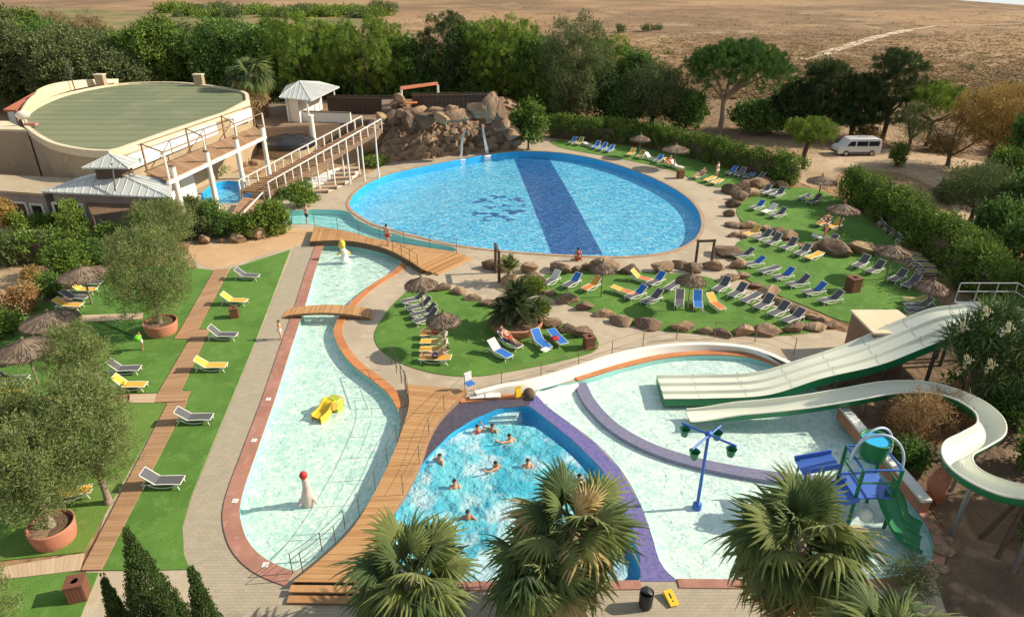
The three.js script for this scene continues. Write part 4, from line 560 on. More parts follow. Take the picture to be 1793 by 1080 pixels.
function lounger(hx, hy, fx, fy, kind, where, group, lift = 0.05) {
  const h = P(hx, hy), f = P(fx, fy), d = f.clone().sub(h), c = h.clone().add(f).multiplyScalar(0.5), a = Math.atan2(-d.z, d.x), p = V(c.x - Math.cos(a) * 0.25, lift, c.z + Math.sin(a) * 0.25);
  const w = words[kind], label = (/lounger/.test(w) ? w : w + ' sun lounger') + ' ' + where, g = words[kind].split(' ')[0] + ' loungers ' + group;
  if (loungers[kind]) { const c2 = copy(loungers[kind], p, a + (lr() - 0.5) * 0.14, label, g); c2.children.find((q) => q.name === 'backrest').rotation.z = lr() < 0.16 ? 0.6 : (lr() - 0.5) * 0.3; return c2; }
  const t = loungers[kind] = thing('sun_lounger', label, 'sun lounger', p, a, g);
  t.scale.setScalar(0.9); part('frame', loungerGeo.frame, M.whitePaint, t); for (const l of loungerGeo.legs) part('leg', l, M.whitePaint, t);
  part('seat', loungerGeo.seat, wares[kind][0], t); const b = part('backrest', loungerGeo.backrest, wares[kind][1], t); b.position.y = 0.36; part('back_frame', loungerGeo.back_frame, M.whitePaint, b);
  return t;
}
const set = (list, where, group) => list.forEach(([hx, hy, fx, fy, kind]) => lounger(hx, hy, fx, fy, kind, where, group));
// single file on the long lawn strip: each one is told apart by what it stands beside
set([[411, 489, 458, 491, 'grey']], 'at the narrow top end of the long lawn strip', 'on the long lawn strip');
set([[387, 533, 438, 535, 'yellow']], 'above the small litter box on the lawn strip', 'on the long lawn strip');
set([[364, 594, 420, 596, 'grey']], 'beside the wide boardwalk landing on the lawn strip', 'on the long lawn strip');
set([[341, 649, 403, 650, 'yellow']], 'below the wide boardwalk landing on the lawn strip', 'on the long lawn strip');
set([[310, 742, 377, 739, 'grey']], 'beside the lower boardwalk landing on the lawn strip', 'on the long lawn strip');
set([[250, 854, 328, 850, 'grey']], 'alone at the wide bottom of the lawn strip', 'on the long lawn strip');
set([[198, 656, 243, 653, 'grey'], [203, 684, 258, 682, 'yellow']], 'behind the boardwalk between the two potted olive trees', 'between the olive trees');
set([[152, 492, 193, 490, 'yellow'], [136, 503, 182, 502, 'grey'], [125, 514, 173, 515, 'yellow'], [108, 527, 160, 529, 'grey'], [98, 541, 148, 543, 'yellow']], 'in the row between the upper thatched parasol and the olive tree', 'by the upper left parasol');
set([[92, 574, 140, 572, 'grey'], [80, 588, 126, 587, 'yellow'], [70, 603, 118, 602, 'grey'], [52, 630, 100, 628, 'yellow']], 'shaded between the two lower left thatched parasols', 'between the lower left parasols');
set([[-8, 674, 52, 672, 'grey'], [-14, 696, 48, 693, 'yellow']], 'below the lowest left thatched parasol', 'below the lowest left parasol');
set([[100, 880, 150, 868, 'yellow']], 'half hidden behind the large potted olive tree', 'behind the large olive tree');
// rounded island
set([[748, 528, 701, 537, 'grey'], [757, 540, 711, 550, 'grey'], [764, 550, 719, 562, 'grey'], [768, 560, 724, 573, 'grey']], 'between the two thatched parasols of the lawn island', 'on the lawn island');
set([[788, 594, 732, 592, 'yellow'], [788, 608, 732, 606, 'yellow'], [788, 621, 732, 619, 'yellow'], [788, 637, 732, 635, 'yellow']], 'in the ladder-like stack of four on the lawn island', 'on the lawn island');
set([[856, 614, 897, 636, 'stripe']], 'on the lawn island beside the sunbather', 'on the lawn island');
set([[874, 598, 914, 618, 'greyBlue']], 'carrying the sunbather on the lawn island', 'on the lawn island');
set([[934, 596, 962, 620, 'blue']], 'with a white cloth at its foot near the planter', 'on the lawn island');
set([[963, 588, 992, 612, 'blue']], 'with a red bag on it near the planter', 'on the lawn island');
// middle lawn
set([[977, 492, 952, 505, 'greyWhite'], [1014, 496, 987, 509, 'greyBlue'], [1048, 502, 1021, 515, 'orangeYellow']], 'in the trio near the young palm', 'in the first trio on the middle lawn');
set([[1098, 512, 1068, 523, 'orangeYellow'], [1126, 518, 1099, 529, 'greyBlue'], [1154, 526, 1127, 537, 'grey']], 'in the parasol-shadow trio', 'in the second trio on the middle lawn');
set([[1128, 490, 1100, 500, 'orangeYellow'], [1160, 494, 1134, 505, 'greyBlue'], [1188, 502, 1166, 513, 'grey']], 'in the trio at the back of the middle lawn', 'in the third trio on the middle lawn');
set([[1189, 524, 1189, 545, 'grey'], [1220, 527, 1221, 548, 'blue'], [1249, 530, 1249, 551, 'orangeYellow']], 'facing the front boulders beside the middle lawn parasol', 'in the front trio on the middle lawn');
set([[1280, 501, 1243, 519, 'grey'], [1308, 511, 1271, 529, 'grey'], [1332, 521, 1293, 539, 'grey'], [1356, 532, 1315, 550, 'grey'], [1383, 545, 1339, 561, 'grey'], [1408, 557, 1365, 573, 'grey']], 'in the slanting row along the winding boulders', 'along the winding boulders');
// shady lawn
set([[1318, 451, 1283, 456, 'grey'], [1337, 465, 1301, 472, 'greyBlue'], [1363, 476, 1326, 483, 'grey'], [1389, 487, 1351, 494, 'greyBlue'], [1417, 500, 1375, 507, 'grey'], [1446, 513, 1403, 522, 'greyBlue'], [1475, 528, 1431, 536, 'grey']], 'in the front row of the shady lawn', 'in the front row of the shady lawn');
set([[1332, 411, 1299, 418, 'yellow'], [1352, 418, 1318, 426, 'grey'], [1369, 424, 1336, 435, 'grey'], [1397, 431, 1363, 445, 'grey'], [1421, 441, 1386, 455, 'grey'], [1442, 448, 1406, 463, 'yellow']], 'in the shady lawn row below the curved boulders', 'in the back row of the shady lawn');
set([[1338, 364, 1312, 372, 'greyBlue'], [1360, 371, 1331, 379, 'white'], [1380, 378, 1343, 386, 'grey']], 'at the left end of the upper lawn', 'at the left end of the upper lawn');
set([[1420, 347, 1395, 355, 'grey'], [1437, 354, 1412, 361, 'grey']], 'on the upper lawn beneath the parasol by the hedge gap', 'beneath the hedge gap parasol');
set([[1452, 392, 1428, 401, 'yellow'], [1475, 397, 1446, 407, 'yellow']], 'with bathers in the middle of the upper lawn', 'in the middle of the upper lawn');
set([[1450, 419, 1418, 428, 'greyWhite'], [1464, 427, 1436, 435, 'grey']], 'on the upper lawn against the curved boulders', 'against the curved boulders');
set([[1522, 462, 1489, 476, 'grey'], [1548, 472, 1513, 486, 'grey'], [1588, 486, 1551, 501, 'grey'], [1607, 497, 1580, 511, 'grey']], 'beside the parasol at the hedge end of the shady lawn', 'at the hedge end of the shady lawn');
set([[1522, 385, 1563, 389, 'grey'], [1534, 396, 1577, 399, 'olive'], [1545, 406, 1588, 409, 'blue'], [1557, 416, 1598, 418, 'blue'], [1568, 427, 1608, 428, 'blue']], 'in the dark row under the long right hedge', 'in the upper row under the right hedge');
set([[1572, 450, 1612, 452, 'olive'], [1584, 460, 1624, 462, 'olive'], [1594, 470, 1636, 472, 'olive'], [1604, 481, 1646, 483, 'olive']], 'in the row under the hedge below the hedge parasol', 'in the lower row under the right hedge');
set([[1630, 534, 1578, 532, 'olive'], [1632, 544, 1580, 542, 'grey'], [1633, 554, 1582, 552, 'grey'], [1632, 564, 1590, 562, 'olive']], 'crowded between the flat roof hut and the slide tower', 'by the slide tower');
// back strip
set([[1009, 250, 996, 256, 'greyBlue'], [1020, 252, 1008, 257, 'olive'], [1034, 255, 1021, 261, 'greyWhite'], [1050, 258, 1037, 264, 'blue'], [1062, 261, 1048, 267, 'blue'], [1074, 264, 1060, 270, 'blue']], 'in the back hedge shade by the waterfall shrub', 'in the shade of the back hedge');
set([[1112, 270, 1097, 277, 'yellow'], [1129, 274, 1113, 281, 'olive'], [1143, 278, 1128, 285, 'greyWhite'], [1160, 282, 1144, 289, 'greyBlue'], [1176, 288, 1160, 295, 'orangeYellow'], [1188, 292, 1172, 300, 'white']], 'between the back parasols', 'between the back parasols');
set([[1233, 311, 1214, 316, 'yellow'], [1252, 316, 1231, 322, 'yellow'], [1265, 320, 1243, 327, 'yellow']], 'in the yellow trio at the end of the back strip', 'at the end of the back strip');
set([[1288, 304, 1272, 309, 'greyBlue'], [1303, 307, 1287, 312, 'grey'], [1319, 310, 1303, 316, 'greyBlue'], [1336, 315, 1320, 320, 'grey']], 'in the dark row at the back hedge end', 'against the end of the back hedge');
set([[1346, 337, 1330, 343, 'grey'], [1358, 340, 1342, 346, 'grey'], [1370, 343, 1354, 349, 'grey']], 'below the boulder heap at the top of the upper lawn', 'below the boulder heap');

// ------------------------------------------------------------ thatched parasols
const parasolProto = (() => {
  const r = rng(9), seg = 44, pts = [[0.05, 0.62], [0.3, 0.5], [0.7, 0.27], [1.05, 0.09], [1.3, -0.08]], can = lathe(pts, seg), p = can.attributes.position, n = pts.length;
  for (let i = 0; i < p.count; i++) { const k = i % n, a = Math.floor(i / n) % seg, q = Math.sin(a * 2.7) * 0.5 + Math.sin(a * 5.3 + 1) * 0.5; const e = 1 + 0.045 * q * (k / (n - 1)); p.setXYZ(i, p.getX(i) * e, p.getY(i) + (k === n - 1 ? -0.06 * (Math.sin(a * 9.1) + 0.4) : 0.012 * q), p.getZ(i) * e); }
  can.computeVertexNormals();
  const under = lathe([[0.05, 0.5], [0.6, 0.24], [1.24, -0.1]], 24).scale(-1, 1, 1), straw = [];
  for (let k = 0; k < 150; k++) { const a = k / 150 * 6.283 + r() * 0.04, R = 1.22 + r() * 0.07, l = 0.16 + r() * 0.16; straw.push(rod(V(Math.cos(a) * R, -0.02, Math.sin(a) * R), V(Math.cos(a + (r() - 0.5) * 0.1) * (R + 0.1), -0.02 - l, Math.sin(a) * (R + 0.09)), 0.028, 0.008, 3)); }
  for (let k = 0; k < 260; k++) { const a = r() * 6.283, t = r(), R = 0.12 + t * 1.05, y = 0.6 - 0.62 * (R / 1.3) + 0.0, R2 = R + 0.22; straw.push(rod(V(Math.cos(a) * R, y + 0.035, Math.sin(a) * R), V(Math.cos(a) * R2, y - 0.09, Math.sin(a) * R2), 0.02, 0.012, 3)); }
  return { can, under, straw: join(straw), knot: lathe([[0.02, 0.95], [0.1, 0.86], [0.05, 0.76], [0.09, 0.66], [0.2, 0.54]], 10) };
})();
let parasol0 = null;
function parasol(px, py, wpx, label, tall = 2.15) {
  const c = P(px, py, tall + 0.15), s = metres(wpx, c) / 2.7;
  let t;
  if (parasol0) t = copy(parasol0, V(c.x, 0, c.z), px, label); else {
    t = parasol0 = thing('thatched_parasol', label, 'parasol', V(c.x, 0, c.z), px, 'thatched parasols on the lawns');
    const head = part('canopy', [parasolProto.can, parasolProto.under], M.thatch, t); head.position.y = 2.15; head.scale.y = 0.78; part('straw_fringe', parasolProto.straw, M.thatch, head).userData.kind = 'stuff'; part('top_knot', parasolProto.knot, M.thatch, head);
    part('pole', rod(V(0, 0, 0), V(0, 2.7, 0), 0.065, 0.05, 8), M.barkPale, t);
    for (let k = 0; k < 4; k++) { const a = k * 1.571; part('strut', rod(V(0, 1.75, 0), V(Math.cos(a) * 0.8, 2.26, Math.sin(a) * 0.8), 0.025, 0.025, 5), M.barkPale, t); } }
  t.scale.set(s, tall / 2.15, s); return t;
}
for (const a of [[1122, 241, 36, 'small thatched parasol at the back hedge behind blue loungers'], [1184, 259, 48, 'thatched parasol at the back hedge nearest the yellow trio'], [1440, 314, 50, 'thatched parasol in the hedge gap above the upper lawn'], [1478, 364, 57, 'wide thatched parasol in the middle of the upper lawn'], [1566, 437, 62, 'thatched parasol at the end of the boulder row under the right hedge'], [1634, 500, 62, 'dark thatched parasol in the shade near the slide tower'], [1211, 487, 54, 'thatched parasol in the middle of the middle lawn'], [1056, 466, 50, 'thatched parasol beside the pool boulders of the middle lawn'], [737, 494, 60, 'thatched parasol on the lawn island above the grey loungers'], [776, 557, 62, 'thatched parasol on the lawn island beside the yellow loungers'], [143, 477, 82, 'upper left thatched parasol below the green hedge'], [85, 557, 96, 'middle left thatched parasol over shaded loungers'], [42, 607, 100, 'lowest left thatched parasol on a crooked pole']]) parasol(...a);

// ------------------------------------------------------------ litter boxes and planters
function litterBox(px, py, wpx, label, turn = 0.3) { const p = P(px, py), s = metres(wpx, p), t = thing('litter_box', label, 'litter box', V(p.x, 0.05, p.z), turn, 'wooden litter boxes'); const w = 0.55, hgt = 0.72;
  for (let k = 0; k < 5; k++) for (const [x, z, a] of [[-w / 2 + 0.055 + k * 0.11, w / 2, 0], [-w / 2 + 0.055 + k * 0.11, -w / 2, 0], [w / 2, -w / 2 + 0.055 + k * 0.11, 1.571], [-w / 2, -w / 2 + 0.055 + k * 0.11, 1.571]]) part('slat', box(0.1, hgt, 0.03, x, hgt / 2, z, a), M.litter, t);
  part('lid', slab([V(-0.31, 0, -0.31), V(0.31, 0, -0.31), V(0.31, 0, 0.31), V(-0.31, 0, 0.31)], hgt + 0.05, hgt, [Array.from({ length: 12 }, (_, k) => V(Math.cos(k / 12 * 6.283) * 0.13, 0, Math.sin(k / 12 * 6.283) * 0.13))]), M.litter, t); part('liner', lathe([[0.2, 0.04], [0.24, 0.66]], 14), M.black, t); t.scale.setScalar(s / 0.72); return t; }
M.litter = std({ map: grain(58, [0.22, 0.085, 0.05], [0.14, 0.055, 0.035]), roughness: 0.8 });
litterBox(140, 1046, 36, 'large brown slatted litter box on the lawn near the cypresses');
litterBox(411, 556, 17, 'small brown litter box between two loungers on the lawn strip');
litterBox(1031, 610, 22, 'brown litter box at the tip of the lawn island');
litterBox(1492, 510, 24, 'dark litter box at the shadow edge of the shady lawn');
litterBox(1191, 312, 13, 'tiny brown litter box on the back strip by the lagoon pool');
litterBox(108, 402, 15, 'red brown box planter on the terrace by the kiosk door');
function pot(px, py, wpx, tall, label, sides = 40) { const p = P(px, py), r = metres(wpx, p) / 2, t = thing('terracotta_planter', label, 'planter', V(p.x, 0.04, p.z), 0.3, 'terracotta planters'); part('bowl', lathe([[r * 0.86, 0], [r * 0.93, tall * 0.3], [r, tall * 0.9], [r, tall], [r * 0.92, tall], [r * 0.9, tall * 0.8]], sides), M.terracotta, t); part('soil', lathe([[r * 0.91, tall * 0.82], [0, tall * 0.86]], 24), M.soil, t); return { p, r }; }
const potLow = pot(98, 945, 74, 0.8, 'large round terracotta planter under the big olive tree'), potUp = pot(284, 582, 56, 0.75, 'round terracotta planter of the upper olive tree'), potMid = pot(904, 576, 94, 0.6, 'wide terracotta planter with a cycad on the lawn island', 12);
// ------------------------------------------------------------ foliage kit
function leafQuad(c, d, n, l, w, pos, nor) { // a folded leaf of two triangles each side
  const s = V0().crossVectors(d, n).normalize(), tip = c.clone().addScaledVector(d, l), mid = c.clone().addScaledVector(d, l * 0.45).addScaledVector(n, w * 0.25), a = mid.clone().addScaledVector(s, w / 2), b = mid.clone().addScaledVector(s, -w / 2);
  for (const t of [[c, a, tip], [c, tip, b]]) { const nn = V0().crossVectors(t[1].clone().sub(t[0]), t[2].clone().sub(t[0])).normalize(); for (const p of t) { pos.push(p.x, p.y, p.z); nor.push(nn.x, nn.y, nn.z); } }
}
function clump(seed, n, len, wid, spread, up = 0.2) { // leaves scattered through a small ball
  const r = rng(seed), pos = [], nor = [], rv = () => V(r() * 2 - 1, r() * 2 - 1, r() * 2 - 1);
  for (let k = 0; k < n; k++) { const c = rv().multiplyScalar(spread), d = rv().add(c.clone().multiplyScalar(1.2)).add(V(0, up, 0)).normalize(), nn = rv().add(V(0, 0.8, 0)).cross(d).normalize(); leafQuad(c, d, nn, len * (0.7 + r() * 0.6), wid * (0.7 + r() * 0.6), pos, nor); }
  const g = new THREE.BufferGeometry(); g.setAttribute('position', new THREE.Float32BufferAttribute(pos, 3)); g.setAttribute('normal', new THREE.Float32BufferAttribute(nor, 3)); g.setAttribute('uv', new THREE.Float32BufferAttribute(new Float32Array(pos.length / 3 * 2), 2)); return g;
}
const LEAF = { broad: clump(1, 16, 0.42, 0.24, 0.42), fine: clump(2, 22, 0.4, 0.09, 0.4, 0.3), needle: clump(3, 26, 0.42, 0.07, 0.26, 0.9), flake: clump(4, 12, 0.5, 0.2, 0.26, 1.6), wisp: clump(5, 16, 0.6, 0.06, 0.34, 0.5), big: clump(6, 9, 0.75, 0.34, 0.4, 0.3) };
const leafMat = new THREE.MeshPhysicalMaterial({ color: 0xffffff, roughness: 0.75, transmission: 0.36, thickness: 0, specularIntensity: 0.35 });

// lobes: [centre, rx, ry, rz]; leaf clumps lie through the outer shell of every lobe
function foliage(parent, name, lobes, leaf, size, density, tones, seed) {
  const r = rng(seed), at = [], m4 = new THREE.Matrix4(), q = new THREE.Quaternion(), e = new THREE.Euler();
  for (const [c, rx, ry, rz] of lobes) { const n = Math.ceil(density * (rx * ry + ry * rz + rx * rz) * 4.2 / (size * size)); for (let k = 0; k < n; k++) { const d = V(r() * 2 - 1, r() * 2 - 0.75, r() * 2 - 1).normalize(), t = 0.4 + 0.66 * Math.sqrt(r()); at.push([c.x + d.x * rx * t, c.y + d.y * ry * t, c.z + d.z * rz * t]); } }
  const im = new THREE.InstancedMesh(LEAF[leaf], leafMat, at.length); im.name = name; im.castShadow = im.receiveShadow = true; const c = new THREE.Color();
  at.forEach((p, i) => { const s = size * (0.7 + r() * 0.6); q.setFromEuler(e.set(r() * 0.9 - 0.45, r() * 6.283, r() * 0.9 - 0.45)); im.setMatrixAt(i, m4.compose(V(...p), q, V(s, s * (0.85 + r() * 0.3), s))); const a = tones[Math.floor(r() * tones.length)], k = 0.75 + r() * 0.5; im.setColorAt(i, c.setRGB(a[0] * k, a[1] * k, a[2] * k)); });
  im.userData.kind = 'stuff'; parent.add(im); return im;
}
const TONES = {
  olive: [[0.187, 0.246, 0.077], [0.233, 0.295, 0.091], [0.156, 0.202, 0.069], [0.281, 0.322, 0.131]],
  dark: [[0.105, 0.203, 0.043], [0.149, 0.264, 0.052], [0.086, 0.161, 0.039], [0.195, 0.310, 0.065]],
  pine: [[0.153, 0.254, 0.033], [0.217, 0.322, 0.043], [0.127, 0.211, 0.031], [0.283, 0.379, 0.054]],
  bright: [[0.199, 0.287, 0.044], [0.252, 0.342, 0.057], [0.153, 0.233, 0.038]],
  sage: [[0.152, 0.195, 0.074], [0.198, 0.237, 0.088], [0.121, 0.161, 0.059]],
  green: [[0.117, 0.205, 0.029], [0.166, 0.259, 0.038], [0.094, 0.160, 0.028], [0.223, 0.312, 0.054]],
  conifer: [[0.061, 0.101, 0.031], [0.086, 0.135, 0.036], [0.048, 0.081, 0.025]],
  gold: [[0.493, 0.297, 0.084], [0.377, 0.243, 0.072], [0.290, 0.216, 0.072], [0.500, 0.378, 0.120]],
  tan: [[0.500, 0.297, 0.132], [0.406, 0.230, 0.102], [0.500, 0.378, 0.180], [0.290, 0.189, 0.084]],
  scrub: [[0.232, 0.162, 0.072], [0.174, 0.149, 0.060], [0.290, 0.189, 0.090]],
  cypress: [[0.089, 0.147, 0.038], [0.117, 0.186, 0.045], [0.072, 0.121, 0.033]],
};
function limbs(parent, h, r, spread, seed, mat = M.bark, lean = 0, fork = 0.35, n = 6) {
  const g = rng(seed), top = V(lean, h * 0.62, 0), tr = [tube([V(0, -0.1, 0), V(lean * 0.3 + (g() - 0.5) * r, h * 0.22, (g() - 0.5) * r), V(lean * 0.6, h * fork, 0)], r, 8, 8)], p = lathe([[r * 1.7, -0.1], [r * 1.25, 0.15], [r, 0.5]], 9);
  part('trunk', [tr[0], p], mat, parent);
  for (let k = 0; k < n; k++) { const a = k / n * 6.283 + g(), e = V(Math.cos(a) * spread * (0.5 + g() * 0.4) + lean, h * (0.5 + g() * 0.22), Math.sin(a) * spread * (0.5 + g() * 0.4)), b = V(lean * 0.6, h * fork, 0); const c = b.clone().lerp(e, 0.5).add(V(0, -h * 0.04, 0)); part('limb', join([rod(b.clone().setY(b.y - 0.05), c, r * 0.62, r * 0.42, 6), rod(c, e, r * 0.42, r * 0.15, 6)]), mat, parent); }
}
function roundLobes(rad, h0, h1, n, seed, lobe = 0.5, flat = 1) { // lobes over an egg-shaped crown between heights h0 and h1
  const r = rng(seed), out = [], cy = (h0 + h1) / 2, ry = (h1 - h0) / 2;
  for (let k = 0; k < n; k++) { const y = 1 - 2 * (k + 0.5) / n, a = k * 2.39996 + r() * 0.8, q = Math.sqrt(1 - y * y), L = lobe * (0.75 + r() * 0.5), in_ = 1 - L * 0.85; out.push([V(Math.cos(a) * q * rad * in_, cy + y * ry * in_, Math.sin(a) * q * rad * in_), rad * L, ry * L * flat * 1.1, rad * L]); }
  return out;
}
// a broad tree: foot at (px, py), top at row ty, crown w pixels wide, crown bottom at row by
function tree(px, py, ty, w, by, kind, label, o = {}) {
  const b = P(px, py, o.base ?? 0), H = heightAt(b, ty) - b.y, c0 = Math.max(o.low ?? 0.5, heightAt(b, by) - b.y), rad = metres(w, V(b.x, b.y + H * 0.7, b.z)) / 2, t = thing(o.name ?? 'broadleaf_tree', label, o.cat ?? 'tree', b, o.turn ?? px, o.group), s = px * 3 + py;
  limbs(t, H, Math.max(0.1, (o.trunk ?? 0.035) * H), rad, s, o.bark ?? M.bark, o.lean ?? 0, o.fork ?? Math.min(0.4, c0 / H + 0.08), o.nl ?? 6);
  foliage(t, 'crown', roundLobes(rad, c0, H, o.n ?? 15, s, o.lobe ?? 0.46, o.flat ?? 1), o.leaf ?? 'broad', o.size ?? 0.8, 2.3 * (o.density ?? 0.42), TONES[kind], s);
  return t;
}
function shrub(px, py, w, hpx, kind, label, o = {}) {
  const b = P(px, py, o.base ?? 0), rad = metres(w, b) / 2, H = Math.max(0.3, heightAt(b, py - hpx) - b.y), t = thing(o.name ?? 'shrub', label, o.cat ?? 'shrub', b, px, o.group), s = px * 5 + py;
  part('stem', [rod(V(0, -0.05, 0), V(0.05, H * 0.5, 0), 0.06, 0.04, 5), rod(V(0, 0, 0), V(rad * 0.4, H * 0.55, 0.1), 0.05, 0.02, 5), rod(V(0, 0, 0), V(-rad * 0.4, H * 0.5, 0.1), 0.05, 0.02, 5)], M.bark, t);
  foliage(t, 'foliage', roundLobes(rad, 0.02, H, o.n ?? 9, s, o.lobe ?? 0.52), o.leaf ?? 'broad', o.size ?? 0.5, 1.7 * (o.density ?? 0.5), TONES[kind], s); return t;
}
function hedge(line, wide, tall, kind, label, o = {}) {
  const c = even(plan(line), 24), t = thing('hedge', label, 'hedge'), r = rng(o.seed ?? 3), lobes = [];
  part('woody_core', slab([...shift(c, wide * 0.16), ...shift(c, -wide * 0.16).reverse()], tall * 0.6, 0), M.bark, t);
  const L = new THREE.CatmullRomCurve3(c), n = Math.round(L.getLength() / 0.7); for (let k = 0; k <= n; k++) { const p = L.getPoint(k / n); for (let j = 0; j < 3; j++) lobes.push([V(p.x + (r() - 0.5) * wide * 0.5, tall * (0.22 + 0.29 * j), p.z + (r() - 0.5) * wide * 0.5), wide * (0.3 + r() * 0.1), tall * (0.2 + r() * 0.05), wide * (0.3 + r() * 0.1)]); }
  foliage(t, 'foliage', lobes, 'broad', o.size ?? 0.5, o.density ?? 0.55, TONES[kind], o.seed ?? 3);
  if (o.flowers) foliage(t, 'blossom', lobes.filter((_, i) => i % 3 === 2 && (i * 7) % 5 < 2), 'broad', 0.16, 0.006, [[0.7, 0.62, 0.6], [0.7, 0.5, 0.5]], 8);
  return t;
}
// ------------------------------------------------------------ tree belt behind the resort
const far = (a, b = {}) => ({ size: 1.0, density: 0.5, group: 'trees of the belt behind the resort', ...a, ...b });
for (const [x, y, ty, w, by, kind, label, o] of [
  [20, 190, 40, 170, 172, 'sage', 'grey green tree at the far left of the belt', {}], [95, 175, 38, 148, 159, 'dark', 'dark green tree behind the antenna mast', {}], [160, 188, 52, 205, 170, 'sage', 'spreading olive brown tree behind the oval roof', { n: 20 }], [228, 196, 84, 136, 184, 'sage', 'low olive brown tree against the oval roof parapet', {}],
  [290, 188, 34, 136, 170, 'green', 'round dark green tree above the middle of the oval roof', {}], [345, 178, 60, 102, 165, 'dark', 'dark tree right of the round green tree', {}], [412, 186, 36, 148, 169, 'dark', 'broad dark tree behind the skirted palm', {}], [470, 190, 48, 113, 176, 'dark', 'dark tree left of the lobed pine', {}],
  [545, 200, 20, 142, 164, 'pine', 'lobed bright pine behind the bar hut', { leaf: 'needle', n: 17, lobe: 0.36 }], [600, 190, 48, 102, 172, 'dark', 'dark tree in the gap right of the lobed pine', {}], [655, 200, 26, 142, 168, 'pine', 'sunlit yellow green pine above the reed fence', { leaf: 'needle', n: 18, lobe: 0.36, kind: 'bright' }], [715, 195, 66, 102, 179, 'dark', 'dark tree behind the red canopy', {}],
  [785, 200, 22, 108, 168, 'conifer', 'blackish conifer with a thin top behind the rock mound', { leaf: 'needle', n: 20, lobe: 0.3 }], [840, 198, 50, 113, 180, 'dark', 'dark tree right of the blackish conifer', {}], [885, 203, 28, 153, 167, 'pine', 'broad sunlit pine with layered lobes', { leaf: 'needle', n: 18, lobe: 0.36 }], [940, 206, 60, 102, 189, 'dark', 'dark tree below the broad layered pine', {}],
  [1005, 222, 30, 134, 207, 'sage', 'tall pale eucalyptus behind the waterfall shrub', { leaf: 'fine', n: 24, lobe: 0.3, name: 'eucalyptus_tree' }], [1062, 205, 62, 102, 166, 'pine', 'pine behind the tall eucalyptus', { leaf: 'needle', n: 14, lobe: 0.38 }], [1142, 225, 112, 119, 216, 'sage', 'rounded grey green tree left of the umbrella pine', { leaf: 'fine', n: 14 }], [1090, 222, 140, 68, 216, 'dark', 'small dark tree behind the back hedge', {}],
  [1330, 232, 180, 102, 225, 'dark', 'dark shrubby tree right of the umbrella pine trunk', {}], [1385, 236, 148, 91, 225, 'conifer', 'blackish conifer between the umbrella pine and the van', {}], [1200, 228, 160, 75, 222, 'dark', 'dark shrubby tree left of the umbrella pine trunk', {}],
  [8, 150, 6, 110, 130, 'sage', 'tall grey green tree in the far corner of the belt', {}], [60, 140, 14, 90, 125, 'green', 'green tree behind the far corner tree', {}], [118, 132, 18, 80, 118, 'scrub', 'brownish half-bare tree at the back of the belt', { leaf: 'wisp', density: 0.3 }], [175, 128, 24, 70, 116, 'scrub', 'second brownish half-bare tree at the back of the belt', { leaf: 'wisp', density: 0.3 }], [960, 214, 78, 84, 195, 'green', 'green tree beside the tall eucalyptus', {}], [1110, 216, 92, 70, 200, 'dark', 'dark tree between the eucalyptus and the grey green tree', {}], [820, 190, 40, 80, 150, 'pine', 'pine top rising behind the rock mound', { leaf: 'needle' }], [495, 176, 34, 80, 140, 'green', 'green tree between the skirted palm and the lobed pine', {}],
]) tree(x, y, ty, w, by, o.kind ?? kind, label, far(o));
// a darker second rank closes the belt
{ const r = rng(404); for (let k = 0; k < 30; k++) { const x = -40 + k * 38 + r() * 20; shrub(Math.round(x), Math.round(198 + (k > 20 ? (k - 20) * 2.2 : 0) - r() * 12 - (x < 440 ? 14 : 0)), 74 + r() * 30, 78 + r() * 44, r() < 0.6 ? 'dark' : 'green', 'dark understorey bush between the trunks of the tree belt', { size: 1.0, density: 0.36, group: 'understorey of the tree belt', n: 10 }); } }
{ const r = rng(405); for (let k = 0; k < 16; k++) { const x = -60 + k * 44 + r() * 20; shrub(Math.round(x), Math.round(74 + r() * 30), 60 + r() * 40, 22 + r() * 14, r() < 0.5 ? 'green' : 'sage', 'far bush at the back of the tree belt', { size: 1.5, density: 0.3, group: 'far bushes behind the tree belt' }); } }
{ const r = rng(406); for (let k = 0; k < 22; k++) shrub(Math.round(300 + k * 17 + r() * 14), Math.round(20 + r() * 12), 40 + r() * 36, 10 + r() * 8, r() < 0.6 ? 'bright' : 'sage', 'yellow green thicket bush in the scrub on the plain', { size: 2.2, density: 0.25, group: 'thicket on the plain' }); }
for (const [x, y, w, h] of [[1086, 57, 24, 14], [1132, 55, 26, 12], [1150, 52, 22, 9], [1170, 94, 14, 5], [1370, 106, 14, 4], [1445, 106, 16, 5], [1700, 122, 12, 6], [310, 30, 18, 12], [670, 26, 60, 26]]) shrub(x, y, w, h, 'sage', 'lone dark bush standing on the brown plain', { size: 1.2, density: 0.3, n: 6, group: 'lone bushes on the plain' });
// low marsh tussocks across the plain
{ const r = rng(55), n = 9000, m4 = new THREE.Matrix4(), q = new THREE.Quaternion(), c = new THREE.Color(), im = new THREE.InstancedMesh(LEAF.broad, leafMat, n); im.name = 'marsh_tussocks';
  for (let i = 0; i < n; i++) { const py = 3 + Math.pow(r(), 0.6) * 170, px = (py < 60 ? 250 : 1060) + r() * (py < 60 ? 1600 : 820), p = P(px, py), s = 0.5 + r() * 1.3; q.setFromAxisAngle(V(0, 1, 0), r() * 6.3); im.setMatrixAt(i, m4.compose(V(p.x, 0.05, p.z), q, V(s * 1.5, s * 0.35, s * 1.5))); const k = 0.7 + r() * 0.6, a = TONES.scrub[i % 3]; im.setColorAt(i, c.setRGB(a[0] * 1.1 * k, a[1] * 1.05 * k, a[2] * k)); }
  tag(im, 'low brown tussocks dotting the marsh plain', 'grass', null, 'stuff'); scene.add(im); }
